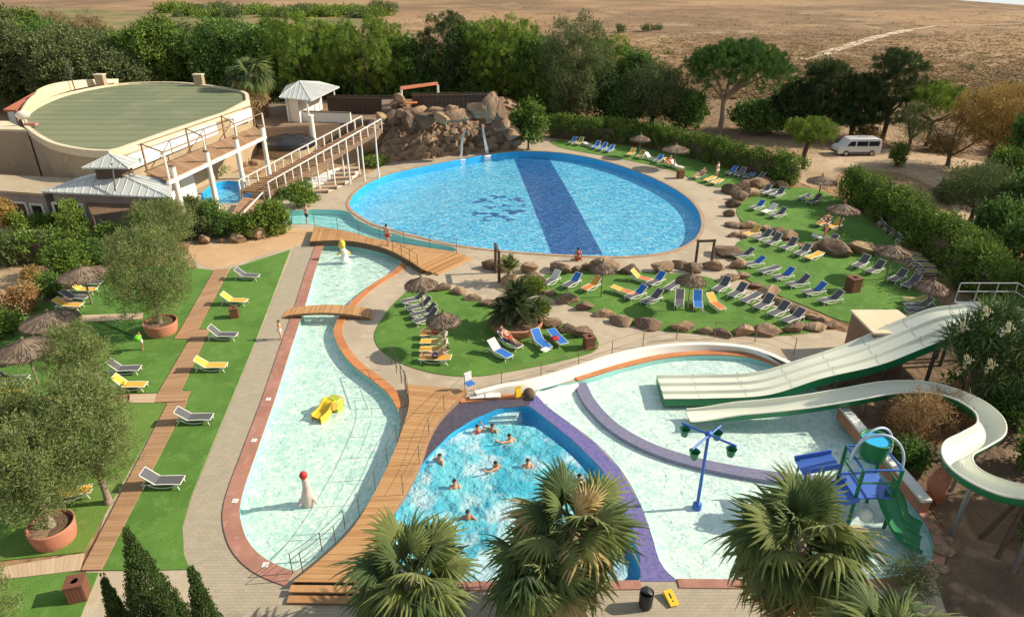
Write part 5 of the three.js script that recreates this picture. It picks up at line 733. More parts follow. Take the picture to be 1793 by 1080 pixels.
// ------------------------------------------------------------ pines and trees around the yard
{ const b = P(1258, 238), H = heightAt(b, 80), t = thing('umbrella_pine', 'large umbrella pine with a flat domed crown and bare forked trunk', 'tree', b), cw = metres(196, V(b.x, H * 0.8, b.z)) / 2, c0 = heightAt(b, 150), cx = metres(18, b);
  part('trunk', [tube([V(0, -0.1, 0), V(0.2, H * 0.2, 0), V(0.1, H * 0.42, 0)], 0.34, 8, 8)], M.barkPale, t);
  for (const [x, y, z, r0] of [[-2.6, 0.74, 0.6, 0.2], [3.4, 0.76, 0.4, 0.2], [0.6, 0.84, -1, 0.2], [1.6, 0.7, 1.6, 0.16], [-4.6, 0.7, -0.6, 0.14], [5.4, 0.7, -0.8, 0.12]]) part('limb', tube([V(0.1, H * 0.4, 0), V(x * 0.35 + 0.3, H * 0.55, z * 0.4), V(x + 0.6, H * y, z)], r0, 8, 6), M.barkPale, t);
  const r = rng(61), lobes = []; for (let k = 0; k < 46; k++) { const a = k * 2.4, q = Math.sqrt((k + 0.5) / 46), y = Math.sqrt(Math.max(0, 1 - q * q)); lobes.push([V(cx + Math.cos(a) * q * cw * 0.88, c0 + (H - c0) * (0.02 + 0.8 * y) + r() * 0.4, Math.sin(a) * q * cw * 0.8), 1.35 + r() * 0.5, 1.1 + r() * 0.4, 1.35 + r() * 0.5]); }
  foliage(t, 'crown', lobes, 'needle', 0.7, 1.1, [[0.075, 0.16, 0.028], [0.1, 0.2, 0.035], [0.06, 0.13, 0.024]], 62); }
{ const b = P(1408, 296), H = heightAt(b, 207), t = thing('umbrella_pine', 'small round-headed pine beside the hedge end and the van', 'tree', b), cw = metres(92, V(b.x, H * 0.8, b.z)) / 2;
  part('trunk', tube([V(0, -0.1, 0), V(-0.25, H * 0.3, 0), V(0.1, H * 0.6, 0)], 0.26, 8, 8), M.bark, t); for (const s of [-1, 1, 0.2]) part('limb', rod(V(0, H * 0.5, 0), V(s * cw * 0.6, H * 0.8, 0.4), 0.12, 0.05, 6), M.bark, t);
  foliage(t, 'crown', roundLobes(cw, H * 0.5, H, 18, 71, 0.4), 'needle', 0.6, 1.2, TONES.bright, 72); }
{ // layered dark conifers
  for (const [x, y, ty, w, label] of [[1428, 240, 104, 130, 'layered blackish cedar behind the van'], [1545, 245, 83, 140, 'tall layered blackish cedar right of the van'], [1490, 242, 130, 110, 'layered blackish cedar directly behind the van']]) { const b = P(x, y), H = heightAt(b, ty), t = thing('cedar_tree', label, 'tree', b, x), cw = metres(w, V(b.x, H * 0.6, b.z)) / 2, r = rng(x), lobes = []; limbs(t, H, 0.3, cw * 0.7, x, M.bark, 0, 0.3, 7);
    for (let k = 0; k < 34; k++) { const h = 0.2 + 0.76 * (k / 34), a = k * 2.4, q = cw * (1.08 - h * 0.78) * (0.35 + 0.6 * r()); lobes.push([V(Math.cos(a) * q, h * H, Math.sin(a) * q), 1.4 + r() * 0.7, 0.42, 1.4 + r() * 0.7]); } foliage(t, 'crown', lobes, 'needle', 0.8, 1.2, TONES.conifer, x); } }
tree(1622, 256, 146, 98, 200, 'pine', 'leaning round pine right of the cedars', { leaf: 'needle', n: 16, lobe: 0.4, lean: 0.8, size: 0.7, trunk: 0.03 });
tree(1728, 300, 150, 165, 260, 'gold', 'autumn gold tree beside the yard', { leaf: 'fine', n: 20, lobe: 0.38, size: 0.8, density: 0.42 });
tree(1660, 290, 190, 110, 280, 'scrub', 'thin brown tree left of the autumn gold tree', { leaf: 'wisp', n: 14, size: 0.8, density: 0.2 });
tree(1590, 265, 175, 60, 250, 'sage', 'thin grey green tree beside the cedars', { leaf: 'wisp', n: 12, size: 0.8, density: 0.26 });
tree(1812, 330, 180, 130, 310, 'dark', 'dark tree at the right of the autumn gold tree', { size: 0.8 });
tree(1700, 388, 288, 130, 370, 'sage', 'open grey green tree between the yard and the right hedge', { leaf: 'fine', n: 13, size: 0.7, density: 0.3, nl: 7 });
tree(1795, 410, 300, 110, 390, 'dark', 'dark bushy tree beyond the right hedge', { size: 0.75 });
tree(1742, 436, 352, 90, 425, 'dark', 'dark tree directly behind the middle of the right hedge', { size: 0.7 });
tree(1765, 352, 262, 100, 340, 'green', 'green tree on the far side of the sandy yard lane', { size: 0.75 });
shrub(1655, 352, 50, 34, 'sage', 'grey bush between the right hedge and the sandy yard', { size: 0.5 });
shrub(1720, 330, 70, 34, 'dark', 'dark bush under the autumn gold tree', { size: 0.6 });
tree(1800, 470, 380, 110, 460, 'dark', 'dark bushy tree just behind the right hedge end', { size: 0.7 });
shrub(1570, 292, 34, 46, 'green', 'clipped green bush standing in the sandy yard', { size: 0.5 });
shrub(1515, 250, 50, 26, 'gold', 'yellowish bush between the cedars behind the van', { size: 0.6, density: 0.3 });
shrub(1650, 264, 60, 24, 'scrub', 'brown scrub at the back edge of the sandy yard', { size: 0.6, density: 0.3 });
shrub(1760, 268, 70, 26, 'scrub', 'brown scrub under the autumn gold tree', { size: 0.6, density: 0.3 });
hedge([[965, 240], [1040, 246], [1120, 254], [1200, 272], [1290, 296], [1350, 312], [1388, 326]], 2.4, 2.9, 'green', 'long clipped hedge behind the lagoon pool', { seed: 11 });
hedge([[1496, 352], [1560, 392], [1610, 432], [1660, 472], [1720, 520], [1800, 575]], 3.2, 3.3, 'green', 'long oleander hedge behind the right lawns', { seed: 12, flowers: true });
shrub(1375, 318, 50, 34, 'sage', 'flowering bush at the end of the back hedge', { size: 0.4 });
// shrubs by the waterfall and the stairway
tree(925, 262, 176, 66, 250, 'green', 'bushy green shrub at the right foot of the rock mound', { leaf: 'big', n: 12, size: 0.6, low: 0.2, name: 'shrub', cat: 'shrub', trunk: 0.02 });
for (const [x, y, w, h, k, l] of [[655, 290, 40, 14, 'bright', 'low bright plants at the left foot of the rock mound'], [757, 256, 26, 22, 'bright', 'bright tuft growing in the middle of the rocks'], [772, 262, 18, 14, 'green', 'small green tuft among the rocks'], [650, 282, 28, 16, 'green', 'green plants beside the top of the cascade rocks'], [530, 362, 44, 44, 'bright', 'bright banana-like plant at the foot of the stairway'], [500, 346, 40, 26, 'dark', 'dark shrub under the stairway'], [478, 408, 62, 54, 'bright', 'bright green shrub beside the shallow stream'], [440, 414, 60, 40, 'green', 'green shrub above the rounded boulders'], [398, 412, 60, 40, 'dark', 'dark shrub beside the timber landing'], [372, 405, 46, 56, 'dark', 'dark red green shrub by the cove pool'], [350, 415, 60, 40, 'sage', 'grey green shrub left of the cove pool shrubs'], [545, 352, 30, 10, 'green', 'low plants along the pool edge below the stairway'], [380, 308, 40, 22, 'dark', 'dark shrub under the raised walkway'], [330, 372, 50, 26, 'sage', 'pale shrub in front of the white garden wall']]) shrub(x, y, w, h, k, l, { leaf: k === 'bright' ? 'big' : 'broad', size: 0.42 });
// left garden
{ const b = P(138, 430), H = heightAt(b, 352), t = thing('conifer_shrub', 'tall bright green egg-shaped conifer shrub by the pergola', 'shrub', b), r = metres(54, b) / 2; part('stem', rod(V(0, 0, 0), V(0, H * 0.5, 0), 0.1, 0.06), M.bark, t); foliage(t, 'foliage', roundLobes(r, 0.05, H, 18, 5, 0.4), 'flake', 0.42, 0.5, TONES.bright, 6); }
hedge([[-30, 462], [60, 458], [130, 452], [210, 446], [260, 436]], 2.2, 2.3, 'green', 'garden hedge below the planted terrace', { seed: 14 });
for (const [x, y, w, h, k, l] of [[120, 480, 70, 56, 'green', 'bright leafy bush in front of the garden hedge'], [30, 458, 80, 46, 'sage', 'grey green bush at the left end of the garden hedge'], [170, 460, 60, 40, 'dark', 'dark bush below the pergola'], [60, 500, 30, 30, 'gold', 'small yellowish bush by the sandy lane'], [45, 545, 60, 44, 'tan', 'reddish dry bush between the lane and the parasols'], [95, 520, 50, 40, 'dark', 'dark bush beside the upper left parasol'], [10, 590, 60, 40, 'green', 'green bush left of the middle left parasol'], [230, 440, 60, 30, 'dark', 'dark bush at the right end of the garden hedge'], [15, 405, 40, 60, 'gold', 'yellow flowering shrub on the terrace'], [35, 408, 24, 36, 'bright', 'yellow green plant on the terrace edge'], [60, 398, 30, 20, 'bright', 'low green plant in the terrace bed'], [88, 397, 30, 20, 'green', 'second low plant by the terrace door'], [20, 180, 40, 46, 'bright', 'yellow green bush behind the red tile roof']]) shrub(x, y, w, h, k, l, { size: 0.42, base: y < 410 && y > 380 ? 0.9 : 0 });
// ------------------------------------------------------------ olive trees in planters
function olive(base, h, lobes, label, seed, size = 0.42) { const t = thing('olive_tree', label, 'tree', base); limbs(t, h, 0.13, 1.3, seed, M.barkPale, 0, 0.3, 6); foliage(t, 'crown', lobes, 'fine', size, 1.0, TONES.olive, seed); return t; }
const lobesAt = (base, list) => list.map(([px, py, h, r]) => { const p = P(px, py, h); return [V(p.x - base.x, p.y - base.y, p.z - base.z), r, r * 0.92, r]; });
{ const b = V(potUp.p.x, 0.6, potUp.p.z); olive(b, heightAt(b, 392) - 0.6, roundLobes(metres(150, b) / 2, 0.5, heightAt(b, 398) - 0.6, 22, 15, 0.36), 'upper olive tree growing from a terracotta planter beside the boardwalk', 16, 0.4); }
{ const b = V(potLow.p.x, 0.7, potLow.p.z), z = b.z; const H = heightAt(b, 690) - 0.7; olive(b, H, [...roundLobes(metres(128, b) / 2, 0.25, H * 0.82, 18, 25, 0.42)], 'tall leafy olive tree growing from the large round planter', 26, 0.36); }
{ const b = P(190, 880, 0.04), H = heightAt(b, 655); const t = olive(b, H, roundLobes(metres(168, V(b.x, H * 0.6, b.z)) / 2, H * 0.14, H, 24, 35, 0.38), 'broad olive tree behind the large round planter', 36, 0.36); }
{ const b = P(60, 860, 0.04), H = heightAt(b, 670); olive(b, H, roundLobes(metres(140, V(b.x, H * 0.6, b.z)) / 2, H * 0.3, H, 16, 45, 0.42), 'olive tree at the left edge above the lower lawn', 46, 0.38); }
{ const b = P(165, 728, 0.04), H = heightAt(b, 572); olive(b, H, roundLobes(metres(112, V(b.x, H * 0.6, b.z)) / 2, H * 0.32, H, 16, 55, 0.42), 'slender olive tree between the lowest left parasol and the yellow lounger', 56, 0.36); }
{ const b = P(290, 440), H = heightAt(b, 350); olive(b, H, roundLobes(metres(112, V(b.x, H * 0.6, b.z)) / 2, 0.6, H, 16, 65, 0.42), 'olive tree behind the upper potted olive', 66, 0.42); }
{ const b = P(-30, 1160, 0.04), H = heightAt(b, 985); olive(b, H, roundLobes(metres(170, V(b.x, H * 0.6, b.z)) / 2, 0.5, H, 16, 75, 0.42), 'silvery olive bush in the near corner left of the litter box', 76, 0.3); }
// ------------------------------------------------------------ cypresses in the near left corner
function cypress(px, ty, z, r, label, seed) { const d = -z, k = (540 - ty) / FOC, H = EYE + z * (ST - k * CT) / (CT + k * ST), depth = (EYE - H) * ST + d * CT, x = (px - 896.5) / FOC * depth, t = thing('cypress', label, 'tree', V(x, 0, z)), lobes = [], g = rng(seed); part('trunk', rod(V(0, 0, 0), V(0, H * 0.9, 0), 0.16, 0.02), M.bark, t);
  for (let n = 0; n < 260; n++) { const q = Math.pow((n + 0.5) / 260, 0.8), a = n * 2.39996, w = r * (1 - q) * (0.9 + 0.2 * g()) * Math.min(1, 0.35 + q * 2.5); lobes.push([V(Math.cos(a) * w * 0.86, H * (0.02 + 0.965 * q), Math.sin(a) * w * 0.86), 0.05 + w * 0.17, 0.3, 0.05 + w * 0.17]); }
  foliage(t, 'crown', lobes, 'flake', 0.17, 0.75, TONES.cypress, seed); }
cypress(222, 932, -14, 1.35, 'tallest cypress beside the litter box lawn', 81); cypress(335, 1000, -13.6, 0.75, 'slim cypress beside the sett-paved deck', 82); cypress(182, 1018, -13.8, 0.6, 'short cypress left of the tallest cypress', 83); cypress(278, 1030, -13.2, 0.8, 'lower cypress right of the tallest cypress', 84);
// trees just outside the frame on the right, whose shade falls on the earth, the slides and the shady lawn
for (const [x, y, h, w, label] of [[2080, 900, 7.5, 4.6, 'broad tree beside the exit of the curved slide'], [2020, 1010, 6.5, 3.8, 'broad tree at the front corner of the bare earth'], [1900, 545, 8, 4.2, 'broad tree at the end of the right hedge']]) { const b = P(x, y), t = thing('broadleaf_tree', label, 'tree', b, x); limbs(t, h, 0.25, w / 2, x, M.bark, 0, 0.3, 6); foliage(t, 'crown', roundLobes(w / 2, 1.8, h, 15, x, 0.46), 'broad', 0.8, 0.8, TONES.green, x); }
// ------------------------------------------------------------ palms
function fanLeaf(seed, droop) { // petiole along +x, then a pleated fan of narrow segments with hanging tips
  const r = rng(seed), pos = [], n = 28, L1 = 0.95, tri = (a, b, c) => pos.push(a.x, a.y, a.z, b.x, b.y, b.z, c.x, c.y, c.z);
  for (let k = 0; k < n; k++) { const t = k / (n - 1) * 2 - 1, a = t * 2.25, len = (1.0 - 0.3 * t * t) * (0.8 + r() * 0.34), w = 0.066, hang = 0.55 + r() * 0.7, dir = V(Math.cos(a), 0, Math.sin(a)), side = V(-dir.z, 0, dir.x), at = (s) => V(L1 + dir.x * s * len, -droop * Math.pow(s, 2.6) * hang - 0.2 * Math.pow(Math.abs(t), 1.4) * s + 0.06 * s, dir.z * s * len * 0.92);
    const prof = [[0.02, 0.2], [0.35, 1.1], [0.58, 0.9], [0.74, 0.42], [0.88, 0.26], [1, 0.04]].map(([s, q]) => { const c = at(s), ww = w * q * Math.min(1.3, 0.4 + s * 1.1); return [c.clone().addScaledVector(side, -ww).setY(c.y - ww * 0.6), c, c.clone().addScaledVector(side, ww).setY(c.y - ww * 0.6)]; });
    for (let j = 0; j + 1 < prof.length; j++) for (let i = 0; i < 2; i++) { const [p, q] = [prof[j], prof[j + 1]]; tri(p[i], p[i + 1], q[i + 1]); tri(p[i], q[i + 1], q[i]); } }
  const g = new THREE.BufferGeometry(); g.setAttribute('position', new THREE.Float32BufferAttribute(pos, 3)); g.computeVertexNormals(); g.setAttribute('uv', new THREE.Float32BufferAttribute(new Float32Array(pos.length / 3 * 2), 2));
  return join([g, rod(V(0, 0, 0), V(L1 + 0.1, 0.03, 0), 0.03, 0.016, 5)]);
}
const fans = [fanLeaf(1, 0.45), fanLeaf(2, 0.75), fanLeaf(3, 1.05)], dryFans = [fanLeaf(4, 1.15), fanLeaf(5, 1.3)];
const leafOf = (r, g, b, k = 0.22) => new THREE.MeshPhysicalMaterial({ color: col(r, g, b), roughness: 0.8, transmission: k, thickness: 0, specularIntensity: 0.5 });
const palmMats = [leafOf(0.12, 0.175, 0.05, 0.4), leafOf(0.165, 0.22, 0.06, 0.4), leafOf(0.22, 0.26, 0.075, 0.4), leafOf(0.08, 0.13, 0.038, 0.4)], dryMats = [leafOf(0.36, 0.26, 0.13, 0.1), leafOf(0.26, 0.18, 0.09, 0.1), leafOf(0.46, 0.34, 0.15, 0.1)];
function fanPalm(base, H, R, n, skirt, label, seed) {
  const t = thing('fan_palm', label, 'palm tree', base, 0, 'fan palms'), r = rng(seed);
  part('trunk', lathe([[0.34, -0.05], [0.27, 0.4], [0.24, H * 0.6], [0.3, H - 0.25], [0.12, H + 0.1], [0, H + 0.15]], 12), M.barkPale, t);
  const put = (geo, mat, el, az, s, y) => { const f = part('frond', geo, mat, t); f.position.set(0, y, 0); f.rotation.set((r() - 0.5) * 0.7, 0, 0); f.quaternion.setFromEuler(new THREE.Euler(0, az, 0)).multiply(new THREE.Quaternion().setFromEuler(new THREE.Euler((r() - 0.5) * 1.3, 0, el))); f.scale.setScalar(s); };
  for (let k = 0; k < n; k++) { const q = k / n, el = 1.35 - Math.pow(q, 0.8) * 2.25, s = R / 1.85 * (q < 0.12 ? 0.72 : 0.92 + r() * 0.2); put(fans[Math.min(2, Math.floor(q * 2.6 + r() * 0.6))], r() < 0.05 ? dryMats[2] : palmMats[Math.floor(r() * 4)], el + (r() - 0.5) * 0.45, k * 2.39996 + r() * 0.7, s, H + 0.12 - q * 0.35); }
  for (let k = 0; k < skirt; k++) put(dryFans[k % 2], dryMats[k % 2], -0.9 - r() * 0.6, k * 2.39996, R / 1.85 * (0.75 + r() * 0.2), H - 0.35 - 0.5 * (k / skirt));
  return t;
}
function palmAt(px, py, dist, R, n, skirt, label, seed) { const d = P(px, py, 0).sub(V(0, EYE, 0)).normalize(), f = dist / Math.hypot(d.x, d.z), c = V(d.x * f, EYE + d.y * f, d.z * f); return fanPalm(V(c.x, 0, c.z), c.y, R, n, skirt, label, seed); }
palmAt(1000, 925, 16.4, 2.15, 40, 14, 'fan palm with the highest crown in front of the wave pool', 91);
palmAt(945, 1000, 15.4, 1.95, 36, 14, 'lower fan palm leaning against the highest one', 92);
palmAt(722, 1010, 15.2, 2.1, 38, 12, 'fan palm at the foot of the long footbridge', 93);
palmAt(1398, 945, 16.0, 2.05, 42, 26, 'fan palm with a dry skirt in front of the slide pool', 94);
palmAt(1562, 1140, 13.4, 1.55, 32, 8, 'short fan palm in the near corner of the slide pool deck', 95);
{ const b = P(455, 240), H = heightAt(b, 128); fanPalm(b, H, metres(76, b) / 2, 34, 0, 'old fan palm with a long dry skirt beside the oval building', 96); const t = scene.children[scene.children.length - 1], r = rng(97); for (let k = 0; k < 90; k++) { const f = part('dead_frond', dryFans[k % 2], dryMats[k % 3 === 2 ? 2 : k % 2], t); const y = H - 0.3 - (k / 90) * 5.2; f.position.set(0, y, 0); f.quaternion.setFromEuler(new THREE.Euler(0, k * 2.4, 0)).multiply(new THREE.Quaternion().setFromEuler(new THREE.Euler((r() - 0.5) * 0.6, 0, -0.7 - r() * 0.6))); f.scale.setScalar(1.7 - k / 90 * 0.5); } }
// feather leaves for the cycad and the young palm
function featherLeaf(seed) { const r = rng(seed), pos = [], nor = [], rib = (s) => V(1.2 * s, 0.5 * s - 0.75 * s * s, 0), g = []; for (let k = 2; k < 24; k++) { const s = k / 24, c = rib(s), w = 0.34 * Math.sin(Math.PI * (0.15 + 0.8 * s)); for (const m of [-1, 1]) leafQuad(c, V(0.45, 0.1 + r() * 0.1, m).normalize(), V(0, 1, 0), w, 0.06, pos, nor); } const b = new THREE.BufferGeometry(); b.setAttribute('position', new THREE.Float32BufferAttribute(pos, 3)); b.setAttribute('normal', new THREE.Float32BufferAttribute(nor, 3)); b.setAttribute('uv', new THREE.Float32BufferAttribute(new Float32Array(pos.length / 3 * 2), 2)); return join([b, tube([rib(0), rib(0.3), rib(0.65), rib(1)], 0.018, 8, 4)]); }
const feathers = [featherLeaf(1), featherLeaf(2)];
function rosette(t, y, n, s, mats, seed, hi = 1.4, lo = -0.35, x = 0, z = 0) { const r = rng(seed); for (let k = 0; k < n; k++) { const f = part('frond', feathers[k % 2], mats[Math.floor(r() * mats.length)], t); f.position.set(x, y, z); f.quaternion.setFromEuler(new THREE.Euler(0, k * 2.4 + r() * 0.4, 0)).multiply(new THREE.Quaternion().setFromEuler(new THREE.Euler((r() - 0.5) * 0.5, 0, hi + (lo - hi) * k / n))); f.scale.setScalar(s * (0.85 + r() * 0.3)); } }
{ const t = thing('cycad', 'bushy dark cycad filling the wide planter on the lawn island', 'cycad', V(potMid.p.x, 0.5, potMid.p.z)), m = [leafOf(0.05, 0.085, 0.025), leafOf(0.075, 0.11, 0.03), leafOf(0.1, 0.13, 0.045)]; part('trunk', lathe([[0.3, 0], [0.26, 0.9], [0, 1.0]], 10), M.bark, t); rosette(t, 1.0, 34, 1.25, m, 5); rosette(t, 0.6, 26, 1.1, m, 6, 0.8, -0.3, 0.7, 0.2); rosette(t, 0.6, 26, 1.1, m, 7, 0.8, -0.3, -0.7, 0.1); rosette(t, 1.5, 20, 1.0, m, 8, 1.4, 0, 0.1, -0.3);
  shrub(950, 556, 26, 34, 'bright', 'bright yellow green bush beside the cycad planter', { size: 0.34 }); shrub(935, 512, 34, 26, 'bright', 'bright bush between the cycad and the boulder row', { size: 0.34 }); }
{ const p = P(892, 496), t = thing('young_palm', 'small young palm among boulders by the timber portal', 'palm tree', p); part('trunk', lathe([[0.3, 0], [0.22, 0.7], [0.12, 1.1]], 10), M.barkPale, t); rosette(t, 1.1, 24, 0.85, [leafOf(0.14, 0.19, 0.05), leafOf(0.2, 0.24, 0.07)], 9, 1.4, 0); }
// yucca clump with cream flower heads by the slide tower
{ const r = rng(21), pos = [], nor = []; for (let k = 0; k < 70; k++) { const a = k * 2.4, el = 1.35 - 1.75 * k / 70, d = V(Math.cos(a) * Math.cos(el), Math.sin(el), Math.sin(a) * Math.cos(el)), n = V(-Math.cos(a) * Math.sin(el), Math.cos(el), -Math.sin(a) * Math.sin(el)); leafQuad(d.clone().multiplyScalar(0.06), d.clone().add(V(0, -0.12, 0)).normalize(), n, 0.72 + r() * 0.3, 0.06, pos, nor); }
  const sword = new THREE.BufferGeometry(); sword.setAttribute('position', new THREE.Float32BufferAttribute(pos, 3)); sword.setAttribute('normal', new THREE.Float32BufferAttribute(nor, 3)); sword.setAttribute('uv', new THREE.Float32BufferAttribute(new Float32Array(pos.length / 3 * 2), 2));
  const b = P(1735, 720), t = thing('yucca', 'large spiky yucca clump with cream flower heads beside the lane slide', 'yucca', b), m = [leafOf(0.08, 0.15, 0.04), leafOf(0.11, 0.19, 0.05), leafOf(0.15, 0.23, 0.07)], fl = flat(0.72, 0.68, 0.45, 0.9), head = join([clump(31, 40, 0.1, 0.07, 0.14).scale(1, 2.2, 1), rod(V(0, -0.5, -0.1), V(0, 0.2, 0), 0.02, 0.01, 5)]);
  const heads = [[1690, 580, 4.2], [1716, 570, 4.4], [1745, 555, 4.8], [1775, 565, 4.6], [1800, 575, 4.6], [1668, 592, 3.9], [1700, 602, 3.8], [1735, 590, 4.2], [1765, 600, 4], [1793, 610, 3.9], [1720, 625, 3.3], [1755, 632, 3.2], [1785, 650, 3], [1690, 630, 3], [1740, 665, 2.3], [1775, 690, 1.9], [1805, 640, 3.3], [1815, 680, 2.4], [1725, 545, 5], [1768, 545, 5]];
  for (const [x, y, h] of heads) { const p = P(x, y, h).sub(b), q = part('rosette', sword, m[Math.floor(r() * 3)], t); q.position.copy(p); q.scale.setScalar(1.05 + r() * 0.35); q.rotation.set(r() * 0.7 - 0.35, r() * 6, r() * 0.7 - 0.35); const q2 = part('rosette', sword, m[Math.floor(r() * 3)], t); q2.position.copy(p).add(V(r() * 0.4 - 0.2, -0.4, r() * 0.4 - 0.2)); q2.scale.setScalar(1.0); q2.rotation.set(r() - 0.5, r() * 6, r() - 0.5); part('stem', tube([V(p.x * 0.3, 0, p.z * 0.3), V(p.x * 0.6, p.y * 0.5, p.z * 0.6), p], 0.09, 8, 6), M.barkPale, t); }
  for (const [x, y, h] of [[1680, 578, 4.4], [1722, 550, 5.2], [1760, 578, 4.9], [1690, 634, 3.2], [1730, 642, 3.2]]) { const p = P(x, y, h).sub(b), f = part('flower_head', head, fl, t); f.position.copy(p).add(V(0, 0.15, 0.15)); f.rotation.z = r() * 0.5 - 0.25; }
}
shrub(1600, 770, 110, 78, 'tan', 'dry tan bush between the lane slide and the curved slide', { leaf: 'wisp', size: 0.5, density: 0.4, n: 12 }); shrub(1660, 742, 80, 60, 'tan', 'dry brown bush inside the bend of the curved slide', { leaf: 'wisp', size: 0.5, density: 0.4, n: 10 }); shrub(1590, 815, 70, 40, 'dark', 'dark low bush under the dry tan bush', { size: 0.4 }); shrub(1560, 745, 60, 40, 'scrub', 'brown scrub bush beside the slide pool wall', { leaf: 'wisp', size: 0.45, density: 0.4 });
shrub(1760, 740, 110, 60, 'dark', 'dark undergrowth below the yucca', { size: 0.5 }); shrub(1690, 690, 60, 36, 'dark', 'dark undergrowth under the lane slide top', { size: 0.45 }); shrub(1810, 940, 70, 40, 'dark', 'dark bush at the foot of the slide trestle', { size: 0.4 }); shrub(1590, 1040, 90, 50, 'sage', 'grey feathery bush behind the short fan palm', { leaf: 'wisp', size: 0.4 }); shrub(1800, 820, 60, 60, 'dark', 'dark bush behind the curved slide exit', { size: 0.5 });

// ------------------------------------------------------------ lane slide
function loft(rings, closedRing = false) { const pos = [], idx = [], uv = [], m = rings[0].length; rings.forEach((r, i) => r.forEach((p, j) => { pos.push(p.x, p.y, p.z); uv.push(i * 0.4, j * 0.3); })); for (let i = 0; i + 1 < rings.length; i++) for (let j = 0; j + 1 < m + (closedRing ? 1 : 0); j++) { const a = i * m + j, b = i * m + (j + 1) % m, c = a + m, d = b + m; idx.push(a, c, b, b, c, d); } const g = new THREE.BufferGeometry(); g.setAttribute('position', new THREE.Float32BufferAttribute(pos, 3)); g.setAttribute('uv', new THREE.Float32BufferAttribute(uv, 2)); g.setIndex(idx); g.computeVertexNormals(); return g; }
{ const t = thing('lane_slide', 'wide white three-lane water slide with green sides', 'water slide');
  const farE = [[1150, 662, 0.12], [1230, 661, 0.14], [1320, 657, 0.35], [1400, 634, 0.95], [1480, 607, 1.55], [1560, 572, 2.5], [1630, 545, 3.35], [1690, 538, 3.7]], nearE = [[1163, 704, 0.12], [1245, 703, 0.14], [1345, 697, 0.35], [1440, 668, 0.95], [1545, 643, 1.55], [1625, 612, 2.5], [1690, 588, 3.35], [1745, 582, 3.7]];
  const F = new THREE.CatmullRomCurve3(farE.map(([x, y, h]) => P(x, y, h))).getSpacedPoints(64), N = new THREE.CatmullRomCurve3(nearE.map(([x, y, h]) => P(x, y, h))).getSpacedPoints(64);
  const lanes = 3, prof = []; for (let l = 0; l < lanes; l++) { const a = l / lanes, w = 1 / lanes; prof.push([a, 0.2], [a + w * 0.06, 0.2], [a + w * 0.12, 0.03], [a + w * 0.5, 0], [a + w * 0.88, 0.03], [a + w * 0.94, 0.2]); } prof.push([1, 0.2]);
  part('bed', toCreasedNormals(loft(F.map((f, i) => prof.map(([u, y]) => f.clone().lerp(N[i], u).add(V(0, y, 0))))), 0.6), M.slideWhite, t);
  for (let k = 7; k < 62; k += 9) part('joint_seam', loft([0, 0.22].map((e) => prof.map(([u, y]) => F[k].clone().lerp(F[k + 1], e).lerp(N[k].clone().lerp(N[k + 1], e), u).add(V(0, y + 0.006, 0))))), flat(0.58, 0.6, 0.52, 0.6), t);
  const side = (E, d) => part('side_panel', join([ribbon(E.map((p) => p.clone().add(V(0, 0.19, d))), E.map((p) => V(p.x, Math.max(p.y - 0.25, -0.1), p.z + d)))]), M.slideGreen, t); side(N, 0.03); side(F, -0.03);
  part('underside', loft(F.map((f, i) => [f.clone().add(V(0, -0.06, 0)), N[i].clone().add(V(0, -0.06, 0))].map((p) => p.setY(Math.max(p.y - 0.18, -0.12))))), M.slideGreen, t);
  part('end_lip', ribbon([F[0].clone().add(V(-0.01, 0.18, 0)), N[0].clone().add(V(-0.01, 0.18, 0))], [F[0].clone().setY(-0.2), N[0].clone().setY(-0.2)]), M.slideGreen, t);
  for (const k of [34, 44, 54, 63]) for (const E of [F, N]) { const p = E[k]; part('support', rod(V(p.x, 0, p.z), V(p.x, p.y - 0.15, p.z), 0.1, 0.1, 8), M.metal, t); }
  const tower = thing('slide_tower', 'steel platform with grey railings at the top of the lane slide', 'platform'), c = F[64].clone().lerp(N[64], 0.5), hx = 1.4, hz = 2.2, y = c.y - 0.05; const q = [V(-0.3, 0, -hz), V(2 * hx, 0, -hz), V(2 * hx, 0, hz), V(-0.3, 0, hz)].map((d) => V(c.x + d.x + 0.3, y, c.z + d.z));
  part('deck', slab(q, y, y - 0.15), M.steel, tower); for (const p of q) { part('leg', rod(V(p.x, 0, p.z), V(p.x, y - 0.15, p.z), 0.1), M.metal, tower); }
  const pts = []; for (const [a, b] of [[0, 1], [1, 2], [2, 3]]) for (let k = 0; k < 3; k++) pts.push(q[a].clone().lerp(q[b], k / 3)); pts.push(q[3]); for (const p of pts) part('rail_post', rod(p, V(p.x, y + 1.1, p.z), 0.03), M.steel, tower); for (const h of [1.1, 0.6]) for (const [a, b] of [[0, 1], [1, 2], [2, 3]]) part('rail', rod(q[a].clone().setY(y + h), q[b].clone().setY(y + h), 0.03), M.steel, tower);
}
